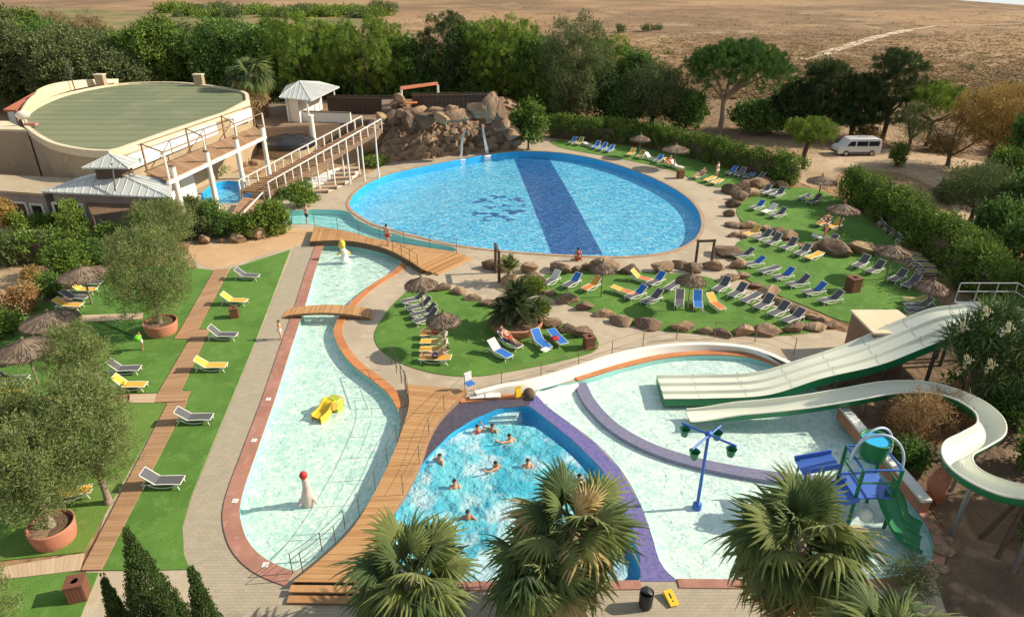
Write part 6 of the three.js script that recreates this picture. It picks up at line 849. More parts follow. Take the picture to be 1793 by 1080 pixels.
// curved body slide
{ const t = thing('curved_slide', 'white and green curved body slide winding down to the slide pool', 'water slide'), cl = [[1206, 732, 0.12], [1300, 729, 0.16], [1400, 719, 0.5], [1480, 706, 0.85], [1560, 693, 1.15], [1625, 694, 1.3], [1680, 710, 1.5], [1722, 738, 1.7], [1730, 766, 1.9], [1702, 786, 2.05], [1672, 804, 2.2], [1676, 830, 2.35], [1710, 856, 2.55], [1770, 878, 2.8], [1850, 880, 3.5], [1940, 860, 4.0]];
  const C = new THREE.CatmullRomCurve3(cl.map(([x, y, h]) => P(x, y, h)), false, 'centripetal'), n = 130, pts = C.getSpacedPoints(n), rings = [], outer = [], lips = [[], []];
  pts.forEach((p, i) => { const a = pts[Math.max(0, i - 1)], b = pts[Math.min(n, i + 1)], d = b.clone().sub(a).setY(0).normalize(), s = V(-d.z, 0, d.x), w = 0.52, dp = 0.34 * step(0, 14, i) + 0.16, ring = [], out = []; for (let k = 0; k <= 12; k++) { const an = Math.PI * k / 12, x = -Math.cos(an), y = 1 - Math.sin(an); ring.push(p.clone().addScaledVector(s, x * w).add(V(0, y * dp, 0))); out.push(p.clone().addScaledVector(s, x * (w + 0.05)).add(V(0, y * (dp + 0.02) - 0.05, 0))); } rings.push(ring); outer.push(out); lips[0].push(ring[0]); lips[1].push(ring[12]); });
  part('trough', loft(rings), M.slideWhite, t); part('shell', loft(outer), M.slideGreen, t); for (const l of lips) part('lip', tube(l.filter((_, i) => i % 2 === 0), 0.05, 120, 5), M.slideWhite, t);
  for (let k = 8; k < n; k += 16) { const p = pts[k]; part('joint_flange', loft([outer[k].map((q) => q.clone()), outer[k + 1].map((q) => q.clone())].map((r) => r.map((q) => q.lerp(p, -0.05)))), M.slideGreen, t); }
  for (const k of [44, 60, 76, 92, 108, 120]) { const p = pts[k]; part('support', [rod(V(p.x, 0, p.z), V(p.x, p.y, p.z), 0.09, 0.09, 8)], M.steel, t); } }
{ const a = P(1772, 960), t = thing('slide_trestle', 'dark timber trestle holding the near bend of the curved slide', 'trestle', a); for (const s of [-0.8, 0.8]) { part('leg', rod(V(s * 1.1, 0, 0.5), V(s * 0.4, 2.6, 0.1), 0.09), M.darkWood, t); part('leg', rod(V(s * 1.1, 0, -0.5), V(s * 0.4, 2.6, -0.1), 0.09), M.darkWood, t); } part('brace', rod(V(-0.9, 0.4, 0.45), V(0.7, 1.9, 0.2), 0.05), M.darkWood, t); part('brace', rod(V(0.9, 0.4, 0.45), V(-0.7, 1.9, 0.2), 0.05), M.darkWood, t); part('cap_beam', box(1.2, 0.18, 0.3, 0, 2.6, 0), M.darkWood, t); }
// raised edging wall and screen beside the slide pool
{ const l = plan([[1448, 700], [1500, 765], [1560, 835], [1622, 893]], 0.3), o = shift(l, -0.5).map((p) => p), w = thing('edging_wall', 'white-capped wall on the earth side of the slide pool', 'wall'), c = new THREE.CatmullRomCurve3(plan([[1474, 716], [1520, 770], [1578, 832], [1622, 884]], 0.5)); part('wall', kerb(c.getSpacedPoints(16), 0.34, 0, 0.62), M.terracotta, w); part('cap', kerb(c.getSpacedPoints(16), 0.44, 0.62, 0.74), M.whitePaint, w);
  const p = P(1635, 880), s = thing('rock_screen', 'pinkish standing rock slab beside the edging wall', 'rock', p); part('slab', rockGeo(301, 0.5, 1.35, 0.45, 3, 0.25).translate(0, 1.0, 0), std({ map: M.terracotta.map, color: col(0.85, 0.8, 0.75), bumpMap: bumpRock, bumpScale: 0.06, roughness: 0.95 }), s); }
for (const [x, y, w] of [[1640, 935, 26], [1662, 945, 24], [1655, 968, 30], [1630, 915, 20], [1650, 1000, 24]]) boulder(x, y, w, 'tan stone at the earth edge of the slide pool', 'stones at the slide pool edge', 2, 0.55, x);
// ------------------------------------------------------------ dumping bucket pole
{ const b = P(1220, 893, -0.4), H = heightAt(b, 760) + 0.4, t = thing('bucket_pole', 'blue pole with four green tipping buckets in the slide pool', 'water play pole', b); part('pole', [rod(V(0, 0, 0), V(0, H, 0), 0.075, 0.06, 10)], M.poleBlue, t); part('foot', lathe([[0.2, 0], [0.19, 0.34], [0.08, 0.42]], 14), M.poleBlue, t);
  const ends = [[1194, 742], [1290, 783], [1262, 748], [1212, 790]].map(([x, y]) => P(x, y, b.y + H - 0.1).sub(b));
  part('arm', rod(ends[0].clone().setY(H - 0.06), ends[1].clone().setY(H - 0.06), 0.045), M.poleBlue, t); part('arm', rod(ends[2].clone().setY(H - 0.02), ends[3].clone().setY(H - 0.02), 0.045), M.poleBlue, t); part('head', new THREE.SphereGeometry(0.15, 12, 8).translate(0, H, 0), M.poleBlue, t);
  for (const e of [0.85, 0.85, 0.8, 0.8].map((k, i) => ends[i].clone().multiplyScalar(k))) { const k = part('bucket', lathe([[0, 0], [0.13, 0.02], [0.2, 0.36], [0.22, 0.37], [0.18, 0.34], [0.12, 0.08]], 14).translate(e.x, H - 0.62, e.z), M.green, t); part('handle', tube([V(e.x - 0.2, H - 0.26, e.z), V(e.x, H - 0.08, e.z), V(e.x + 0.2, H - 0.26, e.z)], 0.02, 8, 5), M.poleBlue, k); } }
// play frame with bucket, hoop, blue roof panels and green slides
{ const b = P(1500, 905, -0.4), t = thing('play_frame', 'blue and green splash play frame with big bucket and small slides', 'play frame', b), g = M.green, yH = 1.7;
  const q = [V(-0.75, 0, -0.75), V(0.75, 0, -0.75), V(0.75, 0, 0.75), V(-0.75, 0, 0.75)]; for (const p of q) part('post', rod(p, V(p.x, 3.1, p.z), 0.075, 0.075, 8), g, t);
  part('floor', rbox(1.6, 0.08, 1.6, 0.03, 0, yH, 0), M.playBlue, t); for (const [a, c] of [[0, 1], [1, 2], [2, 3], [3, 0]]) { part('rail', rod(q[a].clone().setY(yH + 0.75), q[c].clone().setY(yH + 0.75), 0.04), g, t); part('top_rail', rod(q[a].clone().setY(3.08), q[c].clone().setY(3.08), 0.045), M.poleBlue, t); }
  const bk = part('big_bucket', lathe([[0, 0], [0.42, 0], [0.5, 0.2], [0.55, 0.85], [0.6, 0.88], [0.6, 0.95], [0.52, 0.93], [0.48, 0.8]], 22).translate(-0.05, 3.0, -0.1), g, t); part('bucket_water', lathe([[0.5, 0.86], [0, 0.87]], 20).translate(-0.05, 3.0, -0.1), M.wallBlue, bk);
  const hoop = flat(0.5, 0.65, 0.78, 0.4); for (const z of [-0.62, 0.62]) part('hoop', tube(Array.from({ length: 13 }, (_, k) => V(Math.cos(Math.PI * k / 12) * 0.9, 3.0 + Math.sin(Math.PI * k / 12) * 1.35, z * 0.35 + 0.4 * z * Math.cos(Math.PI * k / 12))), 0.05, 26, 6), hoop, t);
  const pan = P(1440, 822, 2.0).sub(b); const roofGeo = (w, d, lip) => join([box(w, 0.06, d), box(w, 0.22, 0.06, 0, 0.1, d / 2), box(w, 0.22, 0.06, 0, 0.1, -d / 2)]);
  const slide1 = part('blue_slide', roofGeo(2.0, 1.15), M.playBlue, t); slide1.position.set(-1.6, 1.35, 0.35); slide1.rotation.z = 0.34; const slide2 = part('blue_roof', roofGeo(1.5, 0.9), M.playBlue, t); slide2.position.set(-1.75, 2.15, -0.75); slide2.rotation.z = 0.22;
  for (const [x, z] of [[-2.3, -1.1], [-1.2, -1.1], [-2.3, -0.4]]) part('roof_post', rod(V(x, 0, z), V(x, 2.1, z), 0.05), g, t);
  const trough = (pts) => { const c = new THREE.CatmullRomCurve3(pts).getSpacedPoints(18), rr = c.map((p, i) => { const a = c[Math.max(0, i - 1)], e = c[Math.min(18, i + 1)], d = e.clone().sub(a).setY(0).normalize(), s = V(-d.z, 0, d.x); return Array.from({ length: 9 }, (_, k) => { const an = Math.PI * k / 8; return p.clone().addScaledVector(s, -Math.cos(an) * 0.42).add(V(0, (1 - Math.sin(an)) * 0.4, 0)); }); }); return join([loft(rr), loft(rr.map((r) => r.map((p) => p.clone().add(V(0, -0.03, 0)))))]); };
  part('green_slide', trough([V(0.7, 1.7, 0.3), V(1.0, 1.2, 0.6), V(1.3, 0.5, 1.0), V(1.8, 0.28, 1.35)]), M.slideGreen, t); part('green_slide', trough([V(0.3, 1.7, 0.8), V(0.5, 1.1, 1.3), V(0.85, 0.5, 1.8), V(1.45, 0.26, 2.1)]), M.slideGreen, t);
  part('dome', new THREE.SphereGeometry(0.3, 18, 12).scale(1, 1.1, 1).translate(-0.25, 1.0, 0.95), M.slideWhite, t); part('ladder', [rod(V(-0.3, 0, -1.25), V(-0.3, 1.8, -0.8), 0.035), rod(V(0.3, 0, -1.25), V(0.3, 1.8, -0.8), 0.035), ...[0.3, 0.6, 0.9, 1.2, 1.5].map((y) => rod(V(-0.3, y, -1.25 + y * 0.25), V(0.3, y, -1.25 + y * 0.25), 0.025))], g, t); }
// ------------------------------------------------------------ paddling pool figures
const fieldCache = new Map();
function fieldMesh(bones, cell = 0.03, k = 0.06) { // bones: [a, b, ra, rb]; one continuous skin
  const key = bones.map(([a, b, r, q]) => [...a.toArray(), ...b.toArray(), r, q].map((x) => x.toFixed(4)).join()).join(';') + cell + k; if (fieldCache.has(key)) return fieldCache.get(key);
  const bb = new THREE.Box3(); for (const [a, b, ra, rb] of bones) { bb.expandByPoint(a.clone().addScalar(ra + k)); bb.expandByPoint(a.clone().addScalar(-ra - k)); bb.expandByPoint(b.clone().addScalar(rb + k)); bb.expandByPoint(b.clone().addScalar(-rb - k)); }
  const size = bb.getSize(V0()), c = bb.getCenter(V0()), L = Math.max(size.x, size.y, size.z) / 2 * 1.1, n = Math.min(90, Math.max(20, Math.ceil(2 * L / cell))), mc = new MarchingCubes(n, new THREE.MeshStandardMaterial(), false, false, 120000); mc.isolation = 0; const F = mc.field; F.fill(-9);
  const cellOf = (w, o) => (w - o) / L * (n / 2) + n / 2;
  for (const [a, b, ra, rb] of bones) { const m = Math.max(ra, rb) + k * 1.2 + 2.5 * L / n, lo = [], hi = []; for (const ax of ['x', 'y', 'z']) { lo.push(Math.max(0, Math.floor(cellOf(Math.min(a[ax], b[ax]) - m, c[ax])))); hi.push(Math.min(n - 1, Math.ceil(cellOf(Math.max(a[ax], b[ax]) + m, c[ax])))); }
    const dx = b.x - a.x, dy = b.y - a.y, dz = b.z - a.z, l2 = dx * dx + dy * dy + dz * dz || 1e-9;
    for (let z = lo[2]; z <= hi[2]; z++) { const pz = (z - n / 2) / (n / 2) * L + c.z - a.z; for (let y = lo[1]; y <= hi[1]; y++) { const py = (y - n / 2) / (n / 2) * L + c.y - a.y; for (let x = lo[0]; x <= hi[0]; x++) { const px = (x - n / 2) / (n / 2) * L + c.x - a.x; let t = (px * dx + py * dy + pz * dz) / l2; t = t < 0 ? 0 : t > 1 ? 1 : t; const ex = px - dx * t, ey = py - dy * t, ez = pz - dz * t, e = Math.sqrt(ex * ex + ey * ey + ez * ez) - (ra + (rb - ra) * t), q = x + y * n + z * n * n, d = -F[q], h = Math.max(k - Math.abs(d - e), 0) / k; F[q] = -(Math.min(d, e) - h * h * k * 0.25); } } } }
  mc.update(); const m = mc.count, g = new THREE.BufferGeometry(); g.setAttribute('position', new THREE.BufferAttribute(mc.positionArray.slice(0, m * 3), 3)); g.setAttribute('normal', new THREE.BufferAttribute(mc.normalArray.slice(0, m * 3), 3)); g.scale(L, L, L); g.translate(c.x, c.y, c.z); g.setAttribute('uv', new THREE.BufferAttribute(new Float32Array(m * 2), 2)); fieldCache.set(key, g); return g;
}
{ const b = P(541, 884, -0.36), t = thing('seal_figure', 'pinkish white seal figure balancing a red and white ball in the paddling pool', 'pool figure', b, 0.2); t.scale.set(0.68, 0.82, 0.68);
  part('body', fieldMesh([[V(0, 0.15, 0), V(0, 0.7, 0), 0.34, 0.33], [V(0, 0.7, 0), V(0.02, 1.35, 0.05), 0.33, 0.2], [V(0.02, 1.35, 0.05), V(0, 1.72, 0.1), 0.2, 0.17], [V(0, 1.72, 0.1), V(0, 1.86, 0.26), 0.16, 0.08], [V(0.25, 0.6, 0.1), V(0.52, 0.25, 0.3), 0.12, 0.07], [V(-0.25, 0.6, 0.1), V(-0.52, 0.25, 0.3), 0.12, 0.07], [V(0, 0.15, -0.1), V(0.3, 0.08, -0.6), 0.2, 0.1], [V(0, 0.15, -0.1), V(-0.3, 0.08, -0.6), 0.2, 0.1]], 0.04, 0.1), std({ map: mottled(130, 256, 1, [0.62, 0.48, 0.44], [0.55, 0.42, 0.39], [0.66, 0.55, 0.5], 0.06), roughness: 0.6 }), t);
  const ball = part('ball', new THREE.SphereGeometry(0.24, 20, 14, 0, 4.2).rotateZ(0.4).translate(0, 2.12, 0.26), M.red, t); part('ball_panel', new THREE.SphereGeometry(0.239, 12, 14, 4.2, 2.09).rotateZ(0.4).translate(0, 2.12, 0.26), M.whitePaint, ball); part('eye', [new THREE.SphereGeometry(0.03, 8, 6).translate(0.1, 1.8, 0.24), new THREE.SphereGeometry(0.03, 8, 6).translate(-0.1, 1.8, 0.24)], M.black, t); }
{ const b = P(602, 462, -0.4), t = thing('seahorse_figure', 'yellow and white upright seahorse-like figure at the top of the paddling pool', 'pool figure', b, 0.3), y = flat(0.75, 0.5, 0.06, 0.5); part('body', fieldMesh([[V(0.35, 0.2, 0), V(0.05, 0.35, 0), 0.2, 0.3], [V(0.05, 0.35, 0), V(0.15, 0.9, 0), 0.3, 0.24], [V(0.15, 0.9, 0), V(0, 1.35, 0), 0.22, 0.17]], 0.05, 0.1), M.whitePaint, t); part('head', fieldMesh([[V(0, 1.5, 0), V(0.02, 1.7, 0), 0.26, 0.24], [V(0.02, 1.55, 0.1), V(0.1, 1.5, 0.42), 0.14, 0.08], [V(0, 1.8, -0.05), V(-0.05, 2.0, -0.1), 0.08, 0.03]], 0.035, 0.08), y, t); part('fin', fieldMesh([[V(-0.2, 0.95, 0), V(-0.42, 0.8, 0), 0.12, 0.05], [V(0.4, 0.95, 0), V(0.55, 0.75, 0), 0.1, 0.05]], 0.035, 0.05), y, t); }
{ const b = P(572, 728, -0.4), t = thing('toddler_slide', 'small yellow and lime toddler slide in the paddling pool', 'slide', b, -0.55), sc = t.scale.setScalar(0.74), y = flat(0.78, 0.52, 0.04, 0.4), l = flat(0.42, 0.48, 0.05, 0.4), o = flat(0.6, 0.3, 0.05, 0.4);
  const c = [V(0, 0.95, -0.55), V(0, 0.9, -0.25), V(0, 0.55, 0.2), V(0, 0.42, 0.6), V(0, 0.4, 0.95)], rr = new THREE.CatmullRomCurve3(c).getSpacedPoints(16).map((p) => [[-0.46, 0.2], [-0.4, 0.2], [-0.36, 0.02], [0, 0], [0.36, 0.02], [0.4, 0.2], [0.46, 0.2], [0.46, -0.35], [-0.46, -0.35]].map(([x, yy]) => V(x, Math.max(0.02, p.y + yy), p.z))); part('chute', toCreasedNormals(loft(rr, true), 0.7), y, t); part('tower', rbox(0.95, 1.0, 0.62, 0.08, 0, 0.5, -0.85), l, t); part('side_hump', [new THREE.CylinderGeometry(0.28, 0.28, 0.1, 18).rotateZ(1.571).translate(0.5, 0.75, -0.35), new THREE.CylinderGeometry(0.28, 0.28, 0.1, 18).rotateZ(1.571).translate(-0.5, 0.75, -0.35)], o, t); for (let k = 0; k < 3; k++) part('step', rbox(0.8, 0.12, 0.22, 0.04, 0, 0.3 + 0.25 * k, -1.25 + 0.0 * k), o, t); }
{ const p = P(569, 795, -0.4); const o = [V(-0.28, 0, -0.22), V(0.28, 0, -0.22), V(0.28, 0, 0.22), V(-0.28, 0, 0.22)].map((d) => d.add(p)); solo('drain_cover', slab(o, -0.385, -0.42, [offset(o, -0.07)]), M.metal, 'square dark drain frame on the paddling pool floor', 'drain'); }
{ const p = P(1152, 821, -0.4); const o = [V(-0.28, 0, -0.22), V(0.28, 0, -0.22), V(0.28, 0, 0.22), V(-0.28, 0, 0.22)].map((d) => d.add(p)); solo('drain_cover', slab(o, -0.385, -0.42, [offset(o, -0.07)]), M.steel, 'square pale drain frame on the slide pool floor', 'drain'); }
for (const [x, y, h, s] of [[945, 735, -0.6, 1], [988, 765, -0.7, 1], [1020, 800, -0.8, 1], [1050, 838, -0.9, 1], [1080, 890, -0.7, 1], [1098, 940, -0.8, 1], [1108, 985, -0.6, 1], [930, 722, -0.5, 1]]) { const p = P(x, y, -0.5), t = thing('wall_jet', 'dark round jet fitting on the blue wave pool wall', 'jet', p, 0, 'jets on the wave pool wall'); part('ring', new THREE.TorusGeometry(0.09, 0.03, 6, 14).rotateY(-0.9).rotateZ(0.5), M.black, t); part('nozzle', new THREE.SphereGeometry(0.06, 10, 8), M.metal, t); }
// wet-floor sign, black bin, small things on the deck
{ const p = P(1174, 1050, 0.03), t = thing('floor_sign', 'yellow folding wet-floor sign lying on the front deck', 'sign', p, 0.3), y = flat(0.75, 0.5, 0.02, 0.5); part('panel', rbox(0.34, 0.03, 0.62, 0.012, 0, 0.14, 0).rotateX(0.2), y, t); part('panel', rbox(0.34, 0.03, 0.62, 0.012, 0, 0.06, 0.02).rotateX(-0.05), y, t); part('mark', [box(0.05, 0.006, 0.2, 0, 0.162, -0.06).rotateX(0.2), box(0.05, 0.006, 0.05, 0, 0.162, 0.14).rotateX(0.2)], M.black, t); }
{ const p = P(1130, 1062, 0.03), t = thing('waste_bin', 'black round-topped waste bin on the front deck', 'bin', p); part('bin_body', lathe([[0.2, 0], [0.23, 0.1], [0.25, 0.6], [0.24, 0.72]], 18), M.black, t); part('bag', rockGeo(401, 0.26, 0.16, 0.26, 2, 0.3).translate(0, 0.72, 0), flat(0.03, 0.03, 0.032, 0.35), t); }
{ const p = P(907, 694, 0.1), t = thing('floor_sign', 'yellow standing wet-floor sign behind the wave pool steps', 'sign', p, 0.5), y = flat(0.75, 0.5, 0.02, 0.5); part('panel', rbox(0.32, 0.62, 0.03, 0.012, 0, 0.31, 0.1).rotateX(-0.2), y, t); part('panel', rbox(0.32, 0.62, 0.03, 0.012, 0, 0.31, -0.1).rotateX(0.2), y, t); }
{ const p = P(926, 692, 0.05), t = thing('pool_drain_box', 'small dark arched box at the end of the wave pool coping', 'box', p); part('arch', lathe([[0.32, 0], [0.3, 0.2], [0.2, 0.34], [0, 0.4]], 14), M.darkWood, t); part('lid', rbox(0.5, 0.04, 0.3, 0.015, 0, 0.02, 0.32), M.black, t); }
{ const p = P(849, 693, 0.2), t = thing('folded_lounger', 'white plastic board lying on the wave pool coping', 'board', p, 0.1); part('board', rbox(1.6, 0.08, 0.4, 0.03), M.whitePaint, t); part('strap', rbox(0.06, 0.1, 0.42, 0.02), M.grey, t); }
{ const p = P(823, 684, 0.36), t = thing('lifeguard_chair', 'white folding chair with a blue seat at the bridge corner', 'chair', p, 0.6); part('seat', rbox(0.45, 0.04, 0.42, 0.015, 0, 0.45, 0), M.blue, t); part('backrest', rbox(0.45, 0.5, 0.03, 0.012, 0, 0.78, -0.2), M.whitePaint, t); for (const [x, z] of [[-0.2, -0.18], [0.2, -0.18], [-0.2, 0.18], [0.2, 0.18]]) part('leg', rod(V(x, 0, z), V(x, 0.44, z), 0.02), M.whitePaint, t); }
for (const [x, y] of [[469, 699], [444, 771], [411, 877], [464, 989]]) { const p = P(x, y, 0.07), t = thing('skimmer_lid', 'small white skimmer lid set in the pinkish coping', 'lid', p, 0, 'skimmer lids in the coping'); part('lid', rbox(0.24, 0.02, 0.24, 0.008, 0, 0.01, 0), M.whitePaint, t); part('pull_ring', new THREE.TorusGeometry(0.05, 0.008, 5, 12).rotateX(1.571).translate(0, 0.022, 0), M.steel, t); }
// ------------------------------------------------------------ people: one skin each, then clothing and hair
function bodyBones(J) { const b = (a, c, r0, r1) => [J[a], J[c], r0, r1]; const mid = (a, c, t = 0.5) => J[a].clone().lerp(J[c], t); const out = [
  [mid('hipL', 'hipR'), J.waist, 0.135, 0.12], [J.waist, J.chest, 0.12, 0.15], [J.chest, J.shL, 0.12, 0.07], [J.chest, J.shR, 0.12, 0.07], [J.chest, J.neck, 0.1, 0.06], [J.neck, J.head, 0.055, 0.06], [J.hipL, J.hipR, 0.11, 0.11]];
  for (const s of ['L', 'R']) { out.push(b('sh' + s, 'el' + s, 0.058, 0.043), b('el' + s, 'wr' + s, 0.042, 0.03), b('hip' + s, 'kn' + s, 0.095, 0.06), b('kn' + s, 'an' + s, 0.06, 0.036)); const h = J['wr' + s], e = J['el' + s], d = h.clone().sub(e).normalize(), side = V0().crossVectors(d, V(0, 0, 1)).normalize(); if (!side.lengthSq()) side.set(1, 0, 0); out.push([h.clone(), h.clone().addScaledVector(d, 0.08), 0.034, 0.036]); for (let k = 0; k < 4; k++) out.push([h.clone().addScaledVector(d, 0.08).addScaledVector(side, -0.03 + k * 0.02), h.clone().addScaledVector(d, 0.16 - 0.012 * Math.abs(k - 1.4)).addScaledVector(side, -0.04 + k * 0.027).add(V(0, -0.012, 0.01)), 0.012, 0.009]); out.push([h.clone().addScaledVector(d, 0.03).addScaledVector(side, 0.03), h.clone().addScaledVector(d, 0.09).addScaledVector(side, 0.06), 0.014, 0.01]);
    out.push([J['an' + s], J['an' + s].clone().add(J.toe ?? V(0, -0.05, 0.17)), 0.042, 0.034]); }
  return out; }
const face = (J) => { const f = J.face.clone().normalize(), h = J.head, up = J.up.clone().normalize(), r = V0().crossVectors(up, f).normalize(), at = (a, b, c) => h.clone().addScaledVector(r, a).addScaledVector(up, b).addScaledVector(f, c); return { skull: [[at(0, 0.03, -0.02), at(0, 0.05, 0.0), 0.098, 0.098], [at(0, -0.05, 0.02), at(0, -0.07, 0.05), 0.07, 0.05], [at(0, 0.01, 0.09), at(0, -0.02, 0.115), 0.016, 0.02], [at(0.095, 0, -0.01), at(0.1, 0.02, -0.02), 0.022, 0.02], [at(-0.095, 0, -0.01), at(-0.1, 0.02, -0.02), 0.022, 0.02]], eyes: [at(0.035, 0.02, 0.088), at(-0.035, 0.02, 0.088)], mouth: [at(0.025, -0.06, 0.09), at(-0.025, -0.06, 0.09)], hair: [[at(0, 0.06, -0.03), at(0, 0.075, 0.0), 0.1, 0.092], [at(0, 0.0, -0.055), at(0, 0.05, -0.05), 0.08, 0.09]] }; };
function person(name, J, label, p, turn, skin, wear, group, o = {}) {
  const t = thing('person', label, 'person', p, turn, group), f = face(J), s = o.scale ?? 1;
  part('body', fieldMesh([...bodyBones(J), ...f.skull], 0.024, 0.045), skin, t);
  part('hair', fieldMesh(f.hair, 0.02, 0.03), o.hair ?? M.hair, t);
  part('eyes', f.eyes.map((e) => new THREE.SphereGeometry(0.012, 6, 5).translate(e.x, e.y, e.z)), M.black, t); part('mouth', rod(f.mouth[0], f.mouth[1], 0.007, 0.007, 4), M.red, t);
  if (wear) { const hip = J.hipL.clone().lerp(J.hipR, 0.5); const b = [[hip, hip.clone().lerp(J.waist, 0.3), 0.15, 0.135], [J.hipL, J.hipR, 0.122, 0.122], [J.hipL, J.hipL.clone().lerp(J.knL, 0.35), 0.108, 0.1], [J.hipR, J.hipR.clone().lerp(J.knR, 0.35), 0.108, 0.1]]; part('swimwear', fieldMesh(b, 0.026, 0.04), wear, t); if (o.top) part('swim_top', fieldMesh([[J.chest.clone().lerp(J.waist, 0.2), J.chest, 0.152, 0.16]], 0.026, 0.04), wear, t); }
  t.scale.setScalar(s); return t;
}
const stand = (o = {}) => ({ hipL: V(0.09, 0.9, 0), hipR: V(-0.09, 0.9, 0), waist: V(0, 1.1, 0), chest: V(0, 1.34, 0), neck: V(0, 1.52, 0), head: V(0, 1.64, 0.02), up: V(0, 1, 0), face: V(0, 0, 1), shL: V(0.19, 1.42, 0), shR: V(-0.19, 1.42, 0), elL: V(0.25, 1.14, 0), elR: V(-0.25, 1.14, 0), wrL: V(0.27, 0.9, 0.05), wrR: V(-0.27, 0.9, 0.05), knL: V(0.1, 0.5, 0.02), knR: V(-0.1, 0.5, -0.05), anL: V(0.1, 0.09, 0), anR: V(-0.1, 0.09, -0.06), ...o });
const lie = () => ({ hipL: V(0.1, 0.5, 0.09), hipR: V(0.1, 0.5, -0.09), waist: V(-0.08, 0.55, 0), chest: V(-0.28, 0.7, 0), neck: V(-0.42, 0.84, 0), head: V(-0.5, 0.95, 0), up: V(-0.66, 0.75, 0), face: V(0.75, 0.66, 0), shL: V(-0.34, 0.78, 0.19), shR: V(-0.34, 0.78, -0.19), elL: V(-0.12, 0.6, 0.28), elR: V(-0.12, 0.6, -0.28), wrL: V(0.1, 0.58, 0.2), wrR: V(0.1, 0.58, -0.2), knL: V(0.52, 0.62, 0.1), knR: V(0.54, 0.48, -0.1), anL: V(0.9, 0.43, 0.1), anR: V(0.96, 0.43, -0.1), toe: V(0.08, 0.1, 0) });
const sit = () => stand({ hipL: V(0.1, 0.13, 0), hipR: V(-0.1, 0.13, 0), waist: V(0, 0.33, -0.02), chest: V(0, 0.56, 0), neck: V(0, 0.74, 0.02), head: V(0, 0.86, 0.05), shL: V(0.19, 0.65, 0), shR: V(-0.19, 0.65, 0), elL: V(0.26, 0.4, -0.08), elR: V(-0.26, 0.4, -0.08), wrL: V(0.25, 0.14, -0.1), wrR: V(-0.25, 0.14, -0.1), knL: V(0.12, 0.1, 0.45), knR: V(-0.12, 0.1, 0.45), anL: V(0.12, -0.33, 0.5), anR: V(-0.12, -0.33, 0.5) });
const swim = (a) => stand([{ elL: V(0.42, 1.28, 0.14), wrL: V(0.52, 1.16, 0.36), elR: V(-0.42, 1.28, 0.14), wrR: V(-0.52, 1.16, 0.36) }, { elL: V(0.4, 1.2, 0.2), wrL: V(0.36, 1.08, 0.44), elR: V(-0.46, 1.46, 0.02), wrR: V(-0.66, 1.6, -0.06) }, { elL: V(0.24, 1.2, 0.24), wrL: V(0.14, 1.08, 0.46), elR: V(-0.24, 1.2, 0.24), wrR: V(-0.14, 1.08, 0.46) }][a]);
const shorts = [flat(0.04, 0.05, 0.12, 0.8), flat(0.4, 0.04, 0.06, 0.8), flat(0.05, 0.2, 0.3, 0.8)];
// bathers stand breast-deep in the wave pool
[[836, 752, 0, 0.3, 'bather in red top standing near the wave pool steps', 1, 1], [862, 750, 1, -0.4, 'bather in dark swimwear beside the one in red', 0, 0], [892, 768, 1, 0.6, 'bather with one arm out near the blue wall of the wave pool', 0, 0], [770, 803, 0, -0.8, 'bather near the slate tiles at the left of the wave pool', 0, 0], [868, 816, 1, 0.9, 'bather raising an arm in the middle of the wave pool', 2, 0], [924, 812, 2, 0.1, 'bather with hands together above the highest palm crown', 0, 0], [796, 848, 2, 0.2, 'bather with joined hands left of the wave pool centre', 0, 0], [819, 902, 0, 0, 'bather with both arms spread in the near half of the wave pool', 2, 0], [738, 938, 1, 2.6, 'pink-shouldered bather above the footbridge palm', 1, 0], [1015, 838, 2, 1.6, 'bather half hidden behind the highest palm crown', 0, 0], [1082, 952, 1, -1.2, 'bather beside the blue wall right of the palms', 0, 0]]
  .forEach(([x, y, a, turn, label, s, top], i) => { const p = P(x, y, 0.0); person('bather', swim(a), label, V(p.x, -1.43, p.z), turn, i % 3 === 1 ? M.skinDark : M.skin, shorts[s], 'bathers in the wave pool', { top, scale: 0.95 }); });
person('walker', stand({ elL: V(0.27, 1.15, 0.06), wrL: V(0.2, 0.95, 0.2) }), 'child in white shorts standing on the deck below the short footbridge', P(492, 594, 0.024), -1.2, M.skin, M.whitePaint, null, { scale: 0.72 });
person('walker', stand({ knL: V(0.1, 0.5, 0.12), anL: V(0.1, 0.09, 0.14) }), 'man in red shorts standing on the plank platform', P(679, 430, 0.5), 2.8, M.skin, shorts[1], null);
person('walker', stand(), 'man in dark shorts standing in the shallow stream', P(538, 392, -0.5).setY(-0.5), 2.4, M.skin, shorts[0], null);
person('sitter', sit(), 'person in red sitting on the lagoon pool coping', P(1012, 455, 0.08), Math.PI, M.skinDark, M.red, null, { top: 1 });
person('child', stand({ wrL: V(0.3, 1.2, 0.25), elL: V(0.3, 1.22, 0.05) }), 'child holding up a green ball beside the upper olive planter', P(250, 612, 0.05), -0.6, M.skinDark, M.whitePaint, null, { scale: 0.68 });
{ const p = P(240, 592, 0.95), m = thing('beach_ball', 'bright green ball held by the child near the upper olive planter', 'ball', p); part('skin', new THREE.SphereGeometry(0.2, 18, 12), flat(0.14, 0.55, 0.02, 0.5), m); part('valve', new THREE.CylinderGeometry(0.02, 0.02, 0.015, 8).translate(0, 0.2, 0), M.whitePaint, m); }
